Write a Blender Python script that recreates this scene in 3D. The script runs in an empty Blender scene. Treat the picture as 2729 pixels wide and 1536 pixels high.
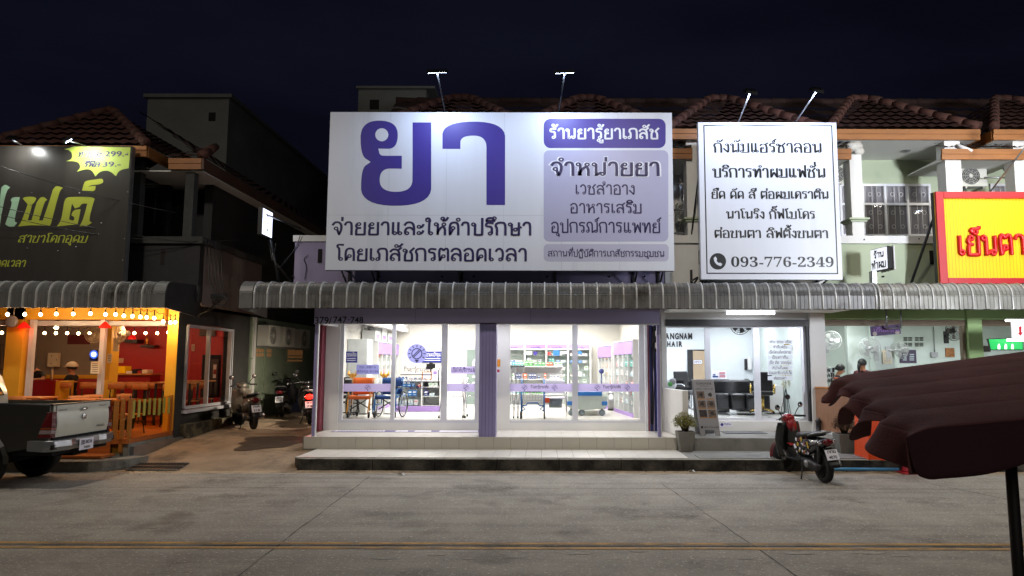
import bpy, math, random
from mathutils import Vector, Matrix
from mathutils.geometry import tessellate_polygon
random.seed(7)
S = bpy.context.scene
COL = S.collection
# ---------------------------------------------------------------- camera, sky, exposure
F, CX, CY, HZ, HC, ROLL = 1900.0, 1450.0, 768.0, 965.0, 2.0, 0.0022
PIT = math.atan((HZ - CY) / F)
cd = bpy.data.cameras.new('camera'); cam = bpy.data.objects.new('camera', cd); COL.objects.link(cam)
cd.sensor_width = 36; cd.lens = 36 * F / 2729; cd.shift_x = (1364.5 - CX) / 2729; cd.clip_start = 0.05; cd.clip_end = 2000
cam.matrix_world = Matrix.Translation((0, 0, HC)) @ Matrix.Rotation(math.pi / 2 + PIT, 4, 'X') @ Matrix.Rotation(ROLL, 4, 'Z')
S.camera = cam
W = bpy.data.worlds.new('World'); S.world = W; W.use_nodes = True
nt = W.node_tree; nt.nodes.clear()
out = nt.nodes.new('ShaderNodeOutputWorld'); bg = nt.nodes.new('ShaderNodeBackground')
sky = nt.nodes.new('ShaderNodeTexSky'); sky.sky_type = 'NISHITA'; sky.sun_disc = False
sky.sun_elevation = math.radians(-4.0); sky.sun_rotation = math.radians(200)
tc = nt.nodes.new('ShaderNodeTexCoord'); mp = nt.nodes.new('ShaderNodeMapping'); mp.inputs['Scale'].default_value = (1.2, 1.2, 4.0)
nz = nt.nodes.new('ShaderNodeTexNoise'); nz.inputs['Scale'].default_value = 1.7; nz.inputs['Detail'].default_value = 4
rp = nt.nodes.new('ShaderNodeValToRGB')
rp.color_ramp.elements[0].position = .35; rp.color_ramp.elements[0].color = (.0038, .0044, .0115, 1)
rp.color_ramp.elements[1].position = .75; rp.color_ramp.elements[1].color = (.0100, .0112, .0265, 1)
mx = nt.nodes.new('ShaderNodeMix'); mx.data_type = 'RGBA'; mx.blend_type = 'ADD'; mx.inputs[0].default_value = 0.05
L = nt.links.new
L(tc.outputs['Generated'], mp.inputs[0]); L(mp.outputs[0], nz.inputs['Vector']); L(nz.outputs['Fac'], rp.inputs[0])
L(rp.outputs[0], mx.inputs[6]); L(sky.outputs[0], mx.inputs[7]); L(mx.outputs[2], bg.inputs[0]); L(bg.outputs[0], out.inputs[0])
bg.inputs[1].default_value = 0.5
S.view_settings.view_transform = 'Standard'; S.view_settings.look = 'None'; S.view_settings.gamma = 1; S.view_settings.exposure = 0
cy = S.cycles
cy.use_denoising = True; cy.max_bounces = 6; cy.diffuse_bounces = 3; cy.glossy_bounces = 3; cy.transmission_bounces = 3; cy.transparent_max_bounces = 12
cy.caustics_reflective = False; cy.caustics_refractive = False; cy.sample_clamp_indirect = 4; cy.sample_clamp_direct = 30
sd = bpy.data.lights.new('street_glow', 'SUN'); sd.energy = .2; sd.angle = math.radians(25); sd.color = (1, .93, .84)
so = bpy.data.objects.new('street_glow', sd); COL.objects.link(so); so.rotation_euler = Vector((.16, .88, -.42)).to_track_quat('-Z', 'Y').to_euler()
for i, (x, y, z, p, tx, ty) in enumerate(((-9, 8.5, 9, 160, -8, 14), (2.0, 8.5, 9, 195, 2, 13.5), (13, 8.5, 9, 215, 12, 13.5))):     # the street's own lamps, above the road
    ld = bpy.data.lights.new('street_lamp_glow', 'AREA'); ld.energy = p; ld.size = .5; ld.color = (1, .90, .77); ld.spread = math.radians(150)
    lo = bpy.data.objects.new('street_lamp_glow', ld); COL.objects.link(lo); lo.location = (x, y, z); lo.rotation_euler = (Vector((tx, ty, 0)) - Vector((x, y, z))).to_track_quat('-Z', 'Y').to_euler()
# ---------------------------------------------------------------- pixel <-> place
CR, SR, CP, SP = math.cos(ROLL), math.sin(ROLL), math.cos(PIT), math.sin(PIT)
def ray(px, py):
    x, y = px - CX, py - CY
    a, b = x * CR + y * SR, y * CR - x * SR
    u, v = a / F, -b / F
    return Vector((u, CP - v * SP, SP + v * CP))
def at(px, py, Y):
    d = ray(px, py); t = Y / d.y
    return Vector((d.x * t, Y, HC + d.z * t))
def gz(px, py, z=0.0):
    d = ray(px, py); t = (z - HC) / d.z
    return Vector((d.x * t, d.y * t, z))
def AX(px, py, Y): return at(px, py, Y).x
def AZ(py, Y, px=1450): return at(px, py, Y).z
# ---------------------------------------------------------------- materials
MATS = {}
def lin(c):
    if isinstance(c, str):
        c = tuple(int(c[i:i + 2], 16) / 255 for i in (0, 2, 4))
        return tuple(x / 12.92 if x < .04045 else ((x + .055) / 1.055) ** 2.4 for x in c)
    return c
def M(name, col, rough=.55, metal=0., var=.10, scale=4., bump=0., bscale=None, spec=.5, stretch=(1, 1, 1), dark=None, dpos=.62, coat=0., alpha=1., detail=5):
    if name in MATS: return MATS[name]
    c = lin(col)
    m = bpy.data.materials.new(name); m.use_nodes = True; n = m.node_tree.nodes; l = m.node_tree.links.new
    b = n['Principled BSDF']; b.inputs['Roughness'].default_value = rough; b.inputs['Metallic'].default_value = metal
    b.inputs['Specular IOR Level'].default_value = spec; b.inputs['Coat Weight'].default_value = coat
    g = n.new('ShaderNodeTexCoord'); mpn = n.new('ShaderNodeMapping'); mpn.inputs['Scale'].default_value = stretch
    l(g.outputs['Object'], mpn.inputs[0])
    t = n.new('ShaderNodeTexNoise'); t.inputs['Scale'].default_value = scale; t.inputs['Detail'].default_value = detail; t.inputs['Roughness'].default_value = .6
    l(mpn.outputs[0], t.inputs['Vector'])
    r = n.new('ShaderNodeValToRGB'); e = r.color_ramp.elements
    e[0].position = .3; e[0].color = tuple(max(0, x * (1 - var)) for x in c) + (1,)
    e[1].position = .7; e[1].color = tuple(min(1, x * (1 + var)) for x in c) + (1,)
    l(t.outputs['Fac'], r.inputs[0]); src = r.outputs[0]
    if dark is not None:      # grime patches with a shape of their own
        t2 = n.new('ShaderNodeTexNoise'); t2.inputs['Scale'].default_value = scale * .45; t2.inputs['Detail'].default_value = 8; t2.inputs['Roughness'].default_value = .7
        l(mpn.outputs[0], t2.inputs['Vector'])
        r2 = n.new('ShaderNodeValToRGB'); r2.color_ramp.elements[0].position = dpos - .1; r2.color_ramp.elements[1].position = dpos + .08
        l(t2.outputs['Fac'], r2.inputs[0])
        mi = n.new('ShaderNodeMix'); mi.data_type = 'RGBA'; l(r2.outputs[0], mi.inputs[0]); l(src, mi.inputs[6]); mi.inputs[7].default_value = lin(dark) + (1,)
        src = mi.outputs[2]
    l(src, b.inputs['Base Color'])
    if bump:
        t3 = n.new('ShaderNodeTexNoise'); t3.inputs['Scale'].default_value = bscale or scale * 6; t3.inputs['Detail'].default_value = 4
        l(mpn.outputs[0], t3.inputs['Vector'])
        bm = n.new('ShaderNodeBump'); bm.inputs['Strength'].default_value = bump; bm.inputs['Distance'].default_value = .02
        l(t3.outputs['Fac'], bm.inputs['Height']); l(bm.outputs[0], b.inputs['Normal'])
    MATS[name] = m
    return m
def E(name, col, st, base=None):
    if name in MATS: return MATS[name]
    m = bpy.data.materials.new(name); m.use_nodes = True; b = m.node_tree.nodes['Principled BSDF']
    c = lin(col) + (1,)
    b.inputs['Base Color'].default_value = (lin(base) + (1,)) if base else c
    b.inputs['Emission Color'].default_value = c; b.inputs['Emission Strength'].default_value = st; b.inputs['Roughness'].default_value = .4
    MATS[name] = m; return m
def G(name, tint=(1, 1, 1), ior=1.45, rough=0., ref=1.0):
    if name in MATS: return MATS[name]
    m = bpy.data.materials.new(name); m.use_nodes = True; n = m.node_tree.nodes; l = m.node_tree.links.new; n.clear()
    o = n.new('ShaderNodeOutputMaterial'); tr = n.new('ShaderNodeBsdfTransparent'); tr.inputs[0].default_value = lin(tint) + (1,)
    gl = n.new('ShaderNodeBsdfGlossy'); gl.inputs['Roughness'].default_value = rough
    ge = n.new('ShaderNodeNewGeometry'); vd = n.new('ShaderNodeVectorMath'); vd.operation = 'DOT_PRODUCT'; l(ge.outputs['Normal'], vd.inputs[0]); l(ge.outputs['Incoming'], vd.inputs[1])
    src = vd.outputs['Value']; f0 = ((ior - 1) / (ior + 1)) ** 2
    for op, val in (('ABSOLUTE', None), ('SUBTRACT', 1.), ('POWER', 5.), ('MULTIPLY', (1 - f0) * ref), ('ADD', f0 * ref)):     # Schlick, the same from both sides of a thin pane
        q = n.new('ShaderNodeMath'); q.operation = op; q.use_clamp = op != 'ABSOLUTE'
        if op == 'SUBTRACT': q.inputs[0].default_value = 1.; l(src, q.inputs[1])
        else:
            l(src, q.inputs[0])
            if val is not None: q.inputs[1].default_value = val
        src = q.outputs[0]
    mi = n.new('ShaderNodeMixShader'); l(src, mi.inputs[0]); l(tr.outputs[0], mi.inputs[1]); l(gl.outputs[0], mi.inputs[2]); l(mi.outputs[0], o.inputs[0])
    MATS[name] = m; return m
def TL(name, col, fac=.55, tr=0.):      # thin printed film: lets light from behind glow through
    if name in MATS: return MATS[name]
    m = bpy.data.materials.new(name); m.use_nodes = True; n = m.node_tree.nodes; l = m.node_tree.links.new; n.clear(); c = lin(col) + (1,)
    o = n.new('ShaderNodeOutputMaterial'); a = n.new('ShaderNodeBsdfDiffuse'); b = n.new('ShaderNodeBsdfTranslucent'); mi = n.new('ShaderNodeMixShader'); a.inputs[0].default_value = c; b.inputs[0].default_value = c; mi.inputs[0].default_value = fac
    l(a.outputs[0], mi.inputs[1]); l(b.outputs[0], mi.inputs[2]); l(mi.outputs[0], o.inputs[0]); MATS[name] = m; return m
# ---------------------------------------------------------------- mesh builder
class MB:
    def __init__(s, m=None): s.v = []; s.f = []; s.fm = []; s.fs = []; s.m = m
    def face(s, pts, m=None, sm=False):
        i = len(s.v); s.v += [tuple(p) for p in pts]; s.f.append(tuple(range(i, i + len(pts)))); s.fm.append(m or s.m); s.fs.append(sm)
    def raw(s, vs, fs, m=None, sm=False):
        i = len(s.v); s.v += [tuple(p) for p in vs]
        for f in fs: s.f.append(tuple(i + k for k in f)); s.fm.append(m or s.m); s.fs.append(sm)
    def box(s, x0, x1, y0, y1, z0, z1, m=None):
        if x1 < x0: x0, x1 = x1, x0
        if y1 < y0: y0, y1 = y1, y0
        if z1 < z0: z0, z1 = z1, z0
        v = [(x0, y0, z0), (x1, y0, z0), (x1, y1, z0), (x0, y1, z0), (x0, y0, z1), (x1, y0, z1), (x1, y1, z1), (x0, y1, z1)]
        s.raw(v, [(0, 3, 2, 1), (4, 5, 6, 7), (0, 1, 5, 4), (1, 2, 6, 5), (2, 3, 7, 6), (3, 0, 4, 7)], m)
        return s
    def hexa(s, p, m=None):   # 8 points: bottom ring then top ring
        s.raw(p, [(0, 3, 2, 1), (4, 5, 6, 7), (0, 1, 5, 4), (1, 2, 6, 5), (2, 3, 7, 6), (3, 0, 4, 7)], m); return s
    def pbox(s, x0, y0, x1, y1, Ya, Yb, m=None):   # front face at depth Ya
        ym = (y0 + y1) / 2
        s.box(AX(x0, ym, Ya), AX(x1, ym, Ya), Ya, Yb, AZ(y0, Ya, (x0 + x1) / 2), AZ(y1, Ya, (x0 + x1) / 2), m); return s
    def tube(s, pts, r, n=8, m=None, cap=True, r1=None, closed=False):
        pts = [Vector(p) for p in pts]; N = len(pts); rings = []
        up = Vector((0, 0, 1)); prev = None
        for i, p in enumerate(pts):
            a = pts[(i - 1) % N] if (i or closed) else p; b = pts[(i + 1) % N] if (i < N - 1 or closed) else p
            d = (b - a)
            d = d.normalized() if d.length > 1e-9 else Vector((0, 0, 1))
            if prev is None:
                ref = up if abs(d.z) < .9 else Vector((1, 0, 0)); x = d.cross(ref).normalized()
            else: x = (prev - d * prev.dot(d)).normalized()
            prev = x; y = d.cross(x)
            rr = r if r1 is None else r + (r1 - r) * i / max(1, N - 1)
            if isinstance(r, (list, tuple)): rr = r[i]
            rings.append([p + x * (rr * math.cos(2 * math.pi * k / n)) + y * (rr * math.sin(2 * math.pi * k / n)) for k in range(n)])
        vs = [q for ring in rings for q in ring]; fs = []
        for i in range(N if closed else N - 1):
            j = (i + 1) % N
            for k in range(n): fs.append((i * n + k, i * n + (k + 1) % n, j * n + (k + 1) % n, j * n + k))
        if cap and not closed: fs += [tuple(range(n))[::-1], tuple((N - 1) * n + k for k in range(n))]
        s.raw(vs, fs, m, True); return s
    def lathe(s, c, prof, n=16, m=None, axis='Z', sm=True):
        c = Vector(c); vs = []; fs = []
        for (r, h) in prof:
            for k in range(n):
                a = 2 * math.pi * k / n; x, y = r * math.cos(a), r * math.sin(a)
                vs.append(c + (Vector((x, y, h)) if axis == 'Z' else Vector((x, h, y)) if axis == 'Y' else Vector((h, x, y))))
        for i in range(len(prof) - 1):
            for k in range(n): fs.append((i * n + k, i * n + (k + 1) % n, (i + 1) * n + (k + 1) % n, (i + 1) * n + k))
        fs += [tuple(range(n))[::-1], tuple((len(prof) - 1) * n + k for k in range(n))]
        s.raw(vs, fs, m, sm); return s
    def ball(s, c, r, m=None, n=12, k=8, sc=(1, 1, 1), rot=None):
        c = Vector(c); vs = []; fs = []
        for i in range(k + 1):
            t = math.pi * i / k
            for j in range(n):
                a = 2 * math.pi * j / n
                q = Vector((r * sc[0] * math.sin(t) * math.cos(a), r * sc[1] * math.sin(t) * math.sin(a), r * sc[2] * math.cos(t)))
                vs.append(c + (rot @ q if rot else q))
        for i in range(k):
            for j in range(n): fs.append((i * n + j, (i + 1) * n + j, (i + 1) * n + (j + 1) % n, i * n + (j + 1) % n))
        s.raw(vs, fs, m, True); return s
    def grid(s, fn, nu, nv, m=None, sm=True):
        vs = [fn(i / nu, j / nv) for j in range(nv + 1) for i in range(nu + 1)]
        fs = [(j * (nu + 1) + i, j * (nu + 1) + i + 1, (j + 1) * (nu + 1) + i + 1, (j + 1) * (nu + 1) + i) for j in range(nv) for i in range(nu)]
        s.raw(vs, fs, m, sm); return s
    def prism(s, loop, a, b, m=None, sm=False, side=None):
        """loop: 3D points of a planar outline; extruded from +a to +b vectors"""
        a, b = Vector(a), Vector(b); p = [Vector(q) for q in loop]; n = len(p)
        tri = tessellate_polygon([p])
        s.raw([q + a for q in p] + [q + b for q in p], [t for t in tri] + [tuple(n + k for k in t[::-1]) for t in tri], m)
        s.raw([q + a for q in p] + [q + b for q in p], [(i, (i + 1) % n, n + (i + 1) % n, n + i) for i in range(n)], side or m, sm); return s
    def xf(s, mat, i0=0):
        for i in range(i0, len(s.v)): s.v[i] = tuple(mat @ Vector(s.v[i]))
        return s
    def build(s, name, parent=None, bevel=0., solid=0.):
        me = bpy.data.meshes.new(name); off = Vector((0, 0, 0))
        if parent is not None and parent.get('_w'): off = Vector(parent['_w'])
        me.from_pydata([tuple(Vector(q) - off) for q in s.v], [], s.f)
        names = []
        for k in s.fm:
            if k not in names: names.append(k)
        for k in names: me.materials.append(MATS[k] if isinstance(k, str) else k)
        ix = {k: i for i, k in enumerate(names)}
        me.polygons.foreach_set('material_index', [ix[k] for k in s.fm]); me.polygons.foreach_set('use_smooth', s.fs)
        me.update()
        o = bpy.data.objects.new(name, me); COL.objects.link(o)
        if parent is not None: o.parent = parent
        if parent is not None and parent.get('_w'): o['_w'] = parent['_w']
        if solid: d = o.modifiers.new('solid', 'SOLIDIFY'); d.thickness = solid; d.offset = 0
        if bevel: d = o.modifiers.new('bevel', 'BEVEL'); d.width = bevel; d.segments = 2; d.limit_method = 'ANGLE'; d.angle_limit = .7
        return o
def tag(o, label=None, cat=None, group=None, kind=None):
    if label: o['label'] = label
    if cat: o['category'] = cat
    if group: o['group'] = group
    if kind: o['kind'] = kind
    return o
def thing(name, label, cat, loc=(0, 0, 0), rz=0., group=None, world=True):
    o = bpy.data.objects.new(name, None); COL.objects.link(o); o.empty_display_size = .1
    o.location = loc; o.rotation_euler = (0, 0, rz)
    if world: o['_w'] = [float(x) for x in loc]     # parts are given in world coordinates
    return tag(o, label, cat, group)
def solo(name, label, cat, mb, group=None, bevel=0., solid=0.):
    xs = [v[0] for v in mb.v]; ys = [v[1] for v in mb.v]; zs = [v[2] for v in mb.v]
    c = Vector(((min(xs) + max(xs)) / 2, (min(ys) + max(ys)) / 2, min(zs)))
    mb.v = [tuple(Vector(v) - c) for v in mb.v]
    o = mb.build(name, None, bevel, solid); o.location = c
    return tag(o, label, cat, group)
def struct(name, mb, bevel=0.): return tag(mb.build(name, None, bevel), kind='structure')
def dup(o, loc=None, rz=None, label=None, group=None, parent=None):
    c = o.copy(); COL.objects.link(c)
    if parent is not None: c.parent = parent
    if loc is not None: c.location = loc
    if rz is not None: c.rotation_euler = (0, 0, rz)
    if label: c['label'] = label
    if group: c['group'] = group
    for ch in list(o.children): dup(ch, parent=c)
    return c
def lamp(kind, name, loc, energy, col, parent=None, rot=None, size=.1, size_y=None, target=None, spot=None, blend=.5):
    d = bpy.data.lights.new(name, kind); d.energy = energy; d.color = lin(col)
    if kind == 'AREA':
        d.shape = 'RECTANGLE'; d.size = size; d.size_y = size_y or size
    else: d.shadow_soft_size = size
    if spot: d.spot_size = spot; d.spot_blend = blend
    o = bpy.data.objects.new(name, d); COL.objects.link(o); o.location = loc
    if target is not None: o.rotation_euler = (Vector(target) - Vector(loc)).to_track_quat('-Z', 'Y').to_euler()
    if parent is not None:
        o.parent = parent
        if parent.get('_w'): o.location = Vector(loc) - Vector(parent['_w'])
    return o
# ---------------------------------------------------------------- lettering
def chaikin(p, it=2, closed=False):
    p = [Vector(q) for q in p]
    for _ in range(it):
        q = []; n = len(p)
        if not closed: q.append(p[0])
        for i in range(n if closed else n - 1):
            a, b = p[i], p[(i + 1) % n]
            q += [a * .75 + b * .25, a * .25 + b * .75]
        if not closed: q.append(p[-1])
        p = q
    r = []
    for x in p:
        if not r or (x - r[-1]).length > 1e-5: r.append(x)
    return r
# strokes of each Thai letter: 'o x y' is a small head loop, others are pen paths ('d' doubles a point for a sharp corner)
TH = {
'ก': (7.6, '1 0,1 6,0 7,.6 9.7,3.7 10.4,6.6 9.7,6.6 0'), 'ข': (7.6, 'o 1.2 8.7|2.4 8.7,2.5 7,1.4 5.8,1.4 0d,6.4 0d,6.4 10'),
'ค': (7.6, 'o 3.1 5.6|3.1 4.5,1.1 0d,.8 6,1.6 10,5.4 10.4,6.6 8,6.6 0'), 'ง': (5.8, 'o 3.3 8.7|4.5 8.7,4.8 3,4.2 0d,.4 4.2'),
'จ': (7, 'o 2.5 5|3.3 4,4.6 0d,6 4,6 8,4.4 10.3,1.6 10.2,.3 8'), 'ช': (7.8, 'o 1.2 8.7|2.4 8.7,2.5 7,1.4 5.8,1.4 0d,6.2 0d,6.2 6,4.6 7.3,5.6 8.6,7.4 10.6'),
'ซ': (8.2, 'o 1 8.7|2.1 8.4,2.1 7.4,3 8.7,3.6 7.4,1.8 5.6,1.8 0d,6.4 0d,6.4 6,4.9 7.3,5.9 8.6,7.8 10.6'),
'ณ': (11, 'o 1.2 1.2|2.3 1.2,2.1 4.8,.3 7.2,1.2 10.2,4.4 10.4,5.4 8,5.4 0d,8.2 2|o 8.9 1.2|9.9 1.2,9.9 10'),
'ด': (7.6, 'o 3.6 3.8|2.7 3.2,1.2 0d,.8 6,1.6 10,5.4 10.4,6.6 8,6.6 0'), 'ต': (7.8, 'o 3.6 3.8|2.7 3.2,1.2 0d,.7 6,1 10.3,2.6 10.3,3.7 8.5,4.8 10.3,6.6 10.3,6.8 6,6.8 0'),
'ถ': (7.8, 'o 1.2 1.2|2.3 1.2,1.9 5.4,.2 7,.8 9.8,3.8 10.4,6.8 9.7,6.8 0'), 'ภ': (8.2, 'o .9 1.2|2 1.2,2.1 6,.8 7,1.4 9.8,4.3 10.4,7.2 9.7,7.2 0'),
'ท': (8, 'o 1.2 8.7|2.3 8.7,2.3 0d,4.6 8,6 10.4,7 8.6,7 0'), 'น': (8.6, 'o 1.2 8.7|2.3 8.7,2.3 0d,5.2 2.3|o 6.2 1.2|7.3 1.2,7.3 10'),
'บ': (8, 'o 1.2 8.7|2.3 8.7,2.3 0d,7 0d,7 10'), 'ป': (8, 'o 1.2 8.7|2.3 8.7,2.3 0d,7 0d,7 13.6'), 'ผ': (8, 'o 2.5 8.7|1.3 8.7,1.3 0d,4 5.8d,6.9 0d,6.9 10'),
'พ': (8.4, 'o 1.2 8.7|2.3 8.7,2.3 0d,4.8 8d,7.3 0d,7.3 10'), 'ฟ': (8.4, 'o 1.2 8.7|2.3 8.7,2.3 0d,4.8 8d,7.3 0d,7.3 13.6'),
'ม': (8.2, 'o 1.2 8.7|2.3 8.7,2.3 2|o .8 1.2|1.2 .05,7 .05d,7 10'), 'ย': (7.8, 'o 2.7 8.7|1.5 8.7,.8 7.2,1.6 5.5,3.8 5.4|1.9 5.4,1.1 4.2,1.1 0d,6.7 0d,6.7 10'),
'ร': (6, 'o 3.4 1.2|4.5 1.2,4.5 7,1 6.9,.5 8.6,1.6 10.3,5.2 9.7'), 'ล': (7.8, '6.7 0,6.7 8,4.8 10.4,1.8 10.2,.5 8|6.6 3.6,4.6 6,1.8 5.6,.8 3.2,.9 1.2|o 2 1.2'),
'ส': (8.2, '6.6 0,6.6 7,4.8 9.6,1.8 9.6,.5 7.6|6.5 3.6,4.6 6,1.8 5.6,.8 3.2,.9 1.2|o 2 1.2|5.2 8.4,7.8 11'), 'ว': (6.2, 'o 3.5 1.2|4.6 1.2,5.1 4,5 8,3.5 10.4,1.5 10.2,.3 8.2'),
'ษ': (8.6, 'o 1.2 8.7|2.3 8.7,2.3 0d,7 0d,7 10|o 4.7 4.4|5.4 5.2,8.4 6.4'), 'ห': (8.4, 'o 1.2 8.7|2.3 8.7,2.3 0d,2.5 3.4,5.4 7.2,7.1 5.4,7.1 0|o 6.3 8.6'),
'อ': (7.6, 'o 2.3 5.4|1.2 5.2,1.2 0d,6.4 0d,6.6 7.6,4.8 10.4,2 10.2,.6 8.4'), 'ฮ': (8, 'o 2.3 4.8|1.2 4.6,1.2 0d,6.4 0d,6.6 7,4.8 9.4,2 9.4,.6 7.8|5.2 8.8,6 9.6,7.8 10.6'),
'ฏ': (8, '1.6 0,1.6 5.6,.2 7,.8 9.8,3.8 10.4,6.8 9.7,6.8 -3.4|o 2.2 -1.2|2.6 -2.2,1.6 -3.6,4.2 -2,6.8 -3.4'),
'ะ': (5, 'o 1.3 6.6|2.2 6,3.4 6.6,4.1 8.4|o 1.3 1.4|2.2 .8,3.4 1.4,4.1 3.2'), 'า': (6, '.5 8,1.4 10.3,4.2 10.3,4.9 8,4.9 0'),
'ำ': (6, 'o -2 12.6|.5 8,1.4 10.3,4.2 10.3,4.9 8,4.9 0'), 'เ': (4, '1.1 10,1.1 1.2|o 2.2 1.2'), 'แ': (7.4, '1.1 10,1.1 1.2|o 2.2 1.2|4.6 10,4.6 1.2|o 5.7 1.2'),
'โ': (4.6, 'o 3.2 1.2|2.1 1.2,2.1 10.4,.6 11.6,.8 13.6,4.6 13.4'), 'ใ': (4.6, 'o 3.2 1.2|2.1 1.2,2.1 10,2.8 12,1.6 14,.2 13.2|o .9 12.2'), 'ไ': (4.6, 'o 3.2 1.2|2.1 1.2,2.1 10.4,.6 12,1.2 13.8,2.2 12.6,3.2 14'),
'ั': (0, 'o -4.6 12.5|-3.6 12,-2.2 12.2,-.6 14.2'), 'ิ': (0, '-6 11.6,-5.4 13.8,-2 14.2,-.6 11.6d,-6 11.6'), 'ี': (0, '-6 11.6,-5.4 13.8,-2 14.2,-.6 11.6d,-6 11.6|-.6 11.6,-.6 14.6'),
'ึ': (0, '-6 11.6,-5.4 13.8,-2 14.2,-.6 11.6d,-6 11.6|o -.8 13.8'), 'ื': (0, '-6 11.6,-5.4 13.8,-2 14.2,-.6 11.6d,-6 11.6|-.6 11.6,-.6 14.8|-2.3 13.4,-2.3 14.8'),
'็': (0, 'o -3.4 11.9|-4.4 11.6,-5.8 12,-5.6 13.6,-1.6 13.4,-1 14.8'), '่': (0, '-1.4 11.6,-1.4 14.2'), '้': (0, 'o -3.8 13.5|-3 13.2,-3.4 11.6d,-1.6 12,-.4 14.2'),
'๊': (0, '-5 11.8,-4.6 13.8,-3.6 12.2,-2.6 13.8,-1.8 11.9,-.2 14'), '์': (0, 'o -2.8 12.2|-1.9 12.6,-2.4 13.6,-.4 15'), 'ุ': (0, 'o -2.3 -1.9|-1.2 -1.9,-1.2 -4'), 'ู': (0, 'o -4.4 -1.8|-3.3 -1.8,-3.3 -4d,-1.2 -4d,-1.2 -1.4'),
'ญ': (10, 'o 1.2 1.2|2.3 1.2,2.1 4.8,.3 7.2,1.2 10.2,4.4 10.4,5.4 8,5.4 0d,8.6 0d,8.6 10|o 5.6 -2|6.6 -2,9 -3'), ' ': (4, '')}
TRACK = .9
UPPER = 'ัิีึื็'; TONE = '่้๊์'
def thai_strokes(s):
    x = 0.; res = []; last_upper = False; prev = ''
    for i, ch in enumerate(s):
        adv, body = TH[ch]; dx = x; dy = 0.
        if ch in UPPER + TONE and prev in 'ปฟ': dx -= 1.7
        if ch in TONE and last_upper: dy = 3.3
        if ch in TONE and i + 1 < len(s) and s[i + 1] == 'ำ': dy = 2.4
        for st in (body.split('|') if body else []):
            if st[0] == 'o':
                a, b = map(float, st[2:].split()); r = 1.15
                res.append(([(a + dx + r * math.cos(t * math.pi / 6), b + dy + r * math.sin(t * math.pi / 6)) for t in range(12)], True))
            else:
                pts = []
                for q in st.split(','):
                    d = q.endswith('d'); a, b = map(float, q.rstrip('d').split()); pts += [(a + dx, b + dy)] * (2 if d else 1)
                res.append(([tuple(q) for q in chaikin([(a, b, 0) for a, b in pts], 2)], False))
        last_upper = ch in UPPER
        if adv: prev = ch; x += TRACK
        x += adv
    return [([(p[0], p[1]) for p in st], c) for st, c in res], x
def ribbon(mb, pts, closed, wt, con, mp, m, k):
    n = len(pts); P = [Vector((a, b)) for a, b in pts]; Lf = []; Rt = []
    for i in range(n):
        a = P[(i - 1) % n] if (closed or i) else P[i]; b = P[(i + 1) % n] if (closed or i < n - 1) else P[i]
        d = b - a
        d = d.normalized() if d.length > 1e-9 else Vector((0, 1))
        nm = Vector((-d.y, d.x)); w = wt * .5 * (1 - con + con * abs(d.y) ** 1.3)
        e = Vector((0, 0))
        if not closed and i == 0: e = -d * wt * .28
        if not closed and i == n - 1: e = d * wt * .28
        Lf.append(mp(*(P[i] + nm * w + e), k)); Rt.append(mp(*(P[i] - nm * w + e), k))
    vs = Lf + Rt
    mb.raw(vs, [(i, (i + 1) % n, n + (i + 1) % n, n + i) for i in range(n if closed else n - 1)], m)
def th_fn(mb, s, mp, m, wt=1.5, con=0., only=None):
    sts, w = thai_strokes(s)
    for k, (p, c) in enumerate(sts): ribbon(mb, p, c, wt * (.6 if c else 1), con, mp, m, k)
def th(mb, s, Y, x0, x1, yb, yt, m, wt=1.5, con=0., shear=0., off=.0022, grow=0.):
    """Thai line on a wall facing the street at depth Y: pixel span x0..x1, baseline yb, letter top yt"""
    sts, w = thai_strokes(s)
    xs = [p[0] for st, c in sts for p in st]; a, b = min(xs) - wt / 2, max(xs) + wt / 2
    X0, X1 = AX(x0, yb, Y), AX(x1, yb, Y); xm = (x0 + x1) / 2; Z0, Z1 = AZ(yb, Y, xm), AZ(yt, Y, xm)
    sx = (X1 - X0) / (b - a); sz = (Z1 - Z0) / 10
    f = lambda u, v, k: (X0 + (u - a + shear * v) * sx, Y - off - .00012 * k, Z0 + v * sz)
    for k, (p, c) in enumerate(sts): ribbon(mb, p, c, wt * (.6 if c else 1) + grow, con, f, m, k)
_LC = {}
def lat_mesh(s, bold=0.):
    if (s, bold) in _LC: return _LC[(s, bold)]
    c = bpy.data.curves.new('t', 'FONT'); c.body = s; c.offset = bold; c.resolution_u = 4
    o = bpy.data.objects.new('t', c); COL.objects.link(o)
    dg = bpy.context.evaluated_depsgraph_get(); me = bpy.data.meshes.new_from_object(o.evaluated_get(dg))
    r = ([(v.co.x, v.co.y) for v in me.vertices], [tuple(p.vertices) for p in me.polygons])
    bpy.data.objects.remove(o); bpy.data.curves.remove(c); bpy.data.meshes.remove(me)
    _LC[(s, bold)] = r
    return r
def lat_map(mb, s, mp, m, bold=0.):
    vs, fs = lat_mesh(s, bold); xs = [v[0] for v in vs]; ys = [v[1] for v in vs]
    a, b, c, d = min(xs), max(xs), min(ys), max(ys)
    mb.raw([mp((x - a) / (b - a), (y - c) / (d - c)) for x, y in vs], fs, m)
def lat(mb, s, Y, x0, x1, yb, yt, m, bold=0., off=.0025, shear=0.):
    X0, X1 = AX(x0, yb, Y), AX(x1, yb, Y); xm = (x0 + x1) / 2; Z0, Z1 = AZ(yb, Y, xm), AZ(yt, Y, xm)
    lat_map(mb, s, lambda u, v: (X0 + u * (X1 - X0) + shear * v * (Z1 - Z0), Y - off, Z0 + v * (Z1 - Z0)), m, bold)
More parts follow.
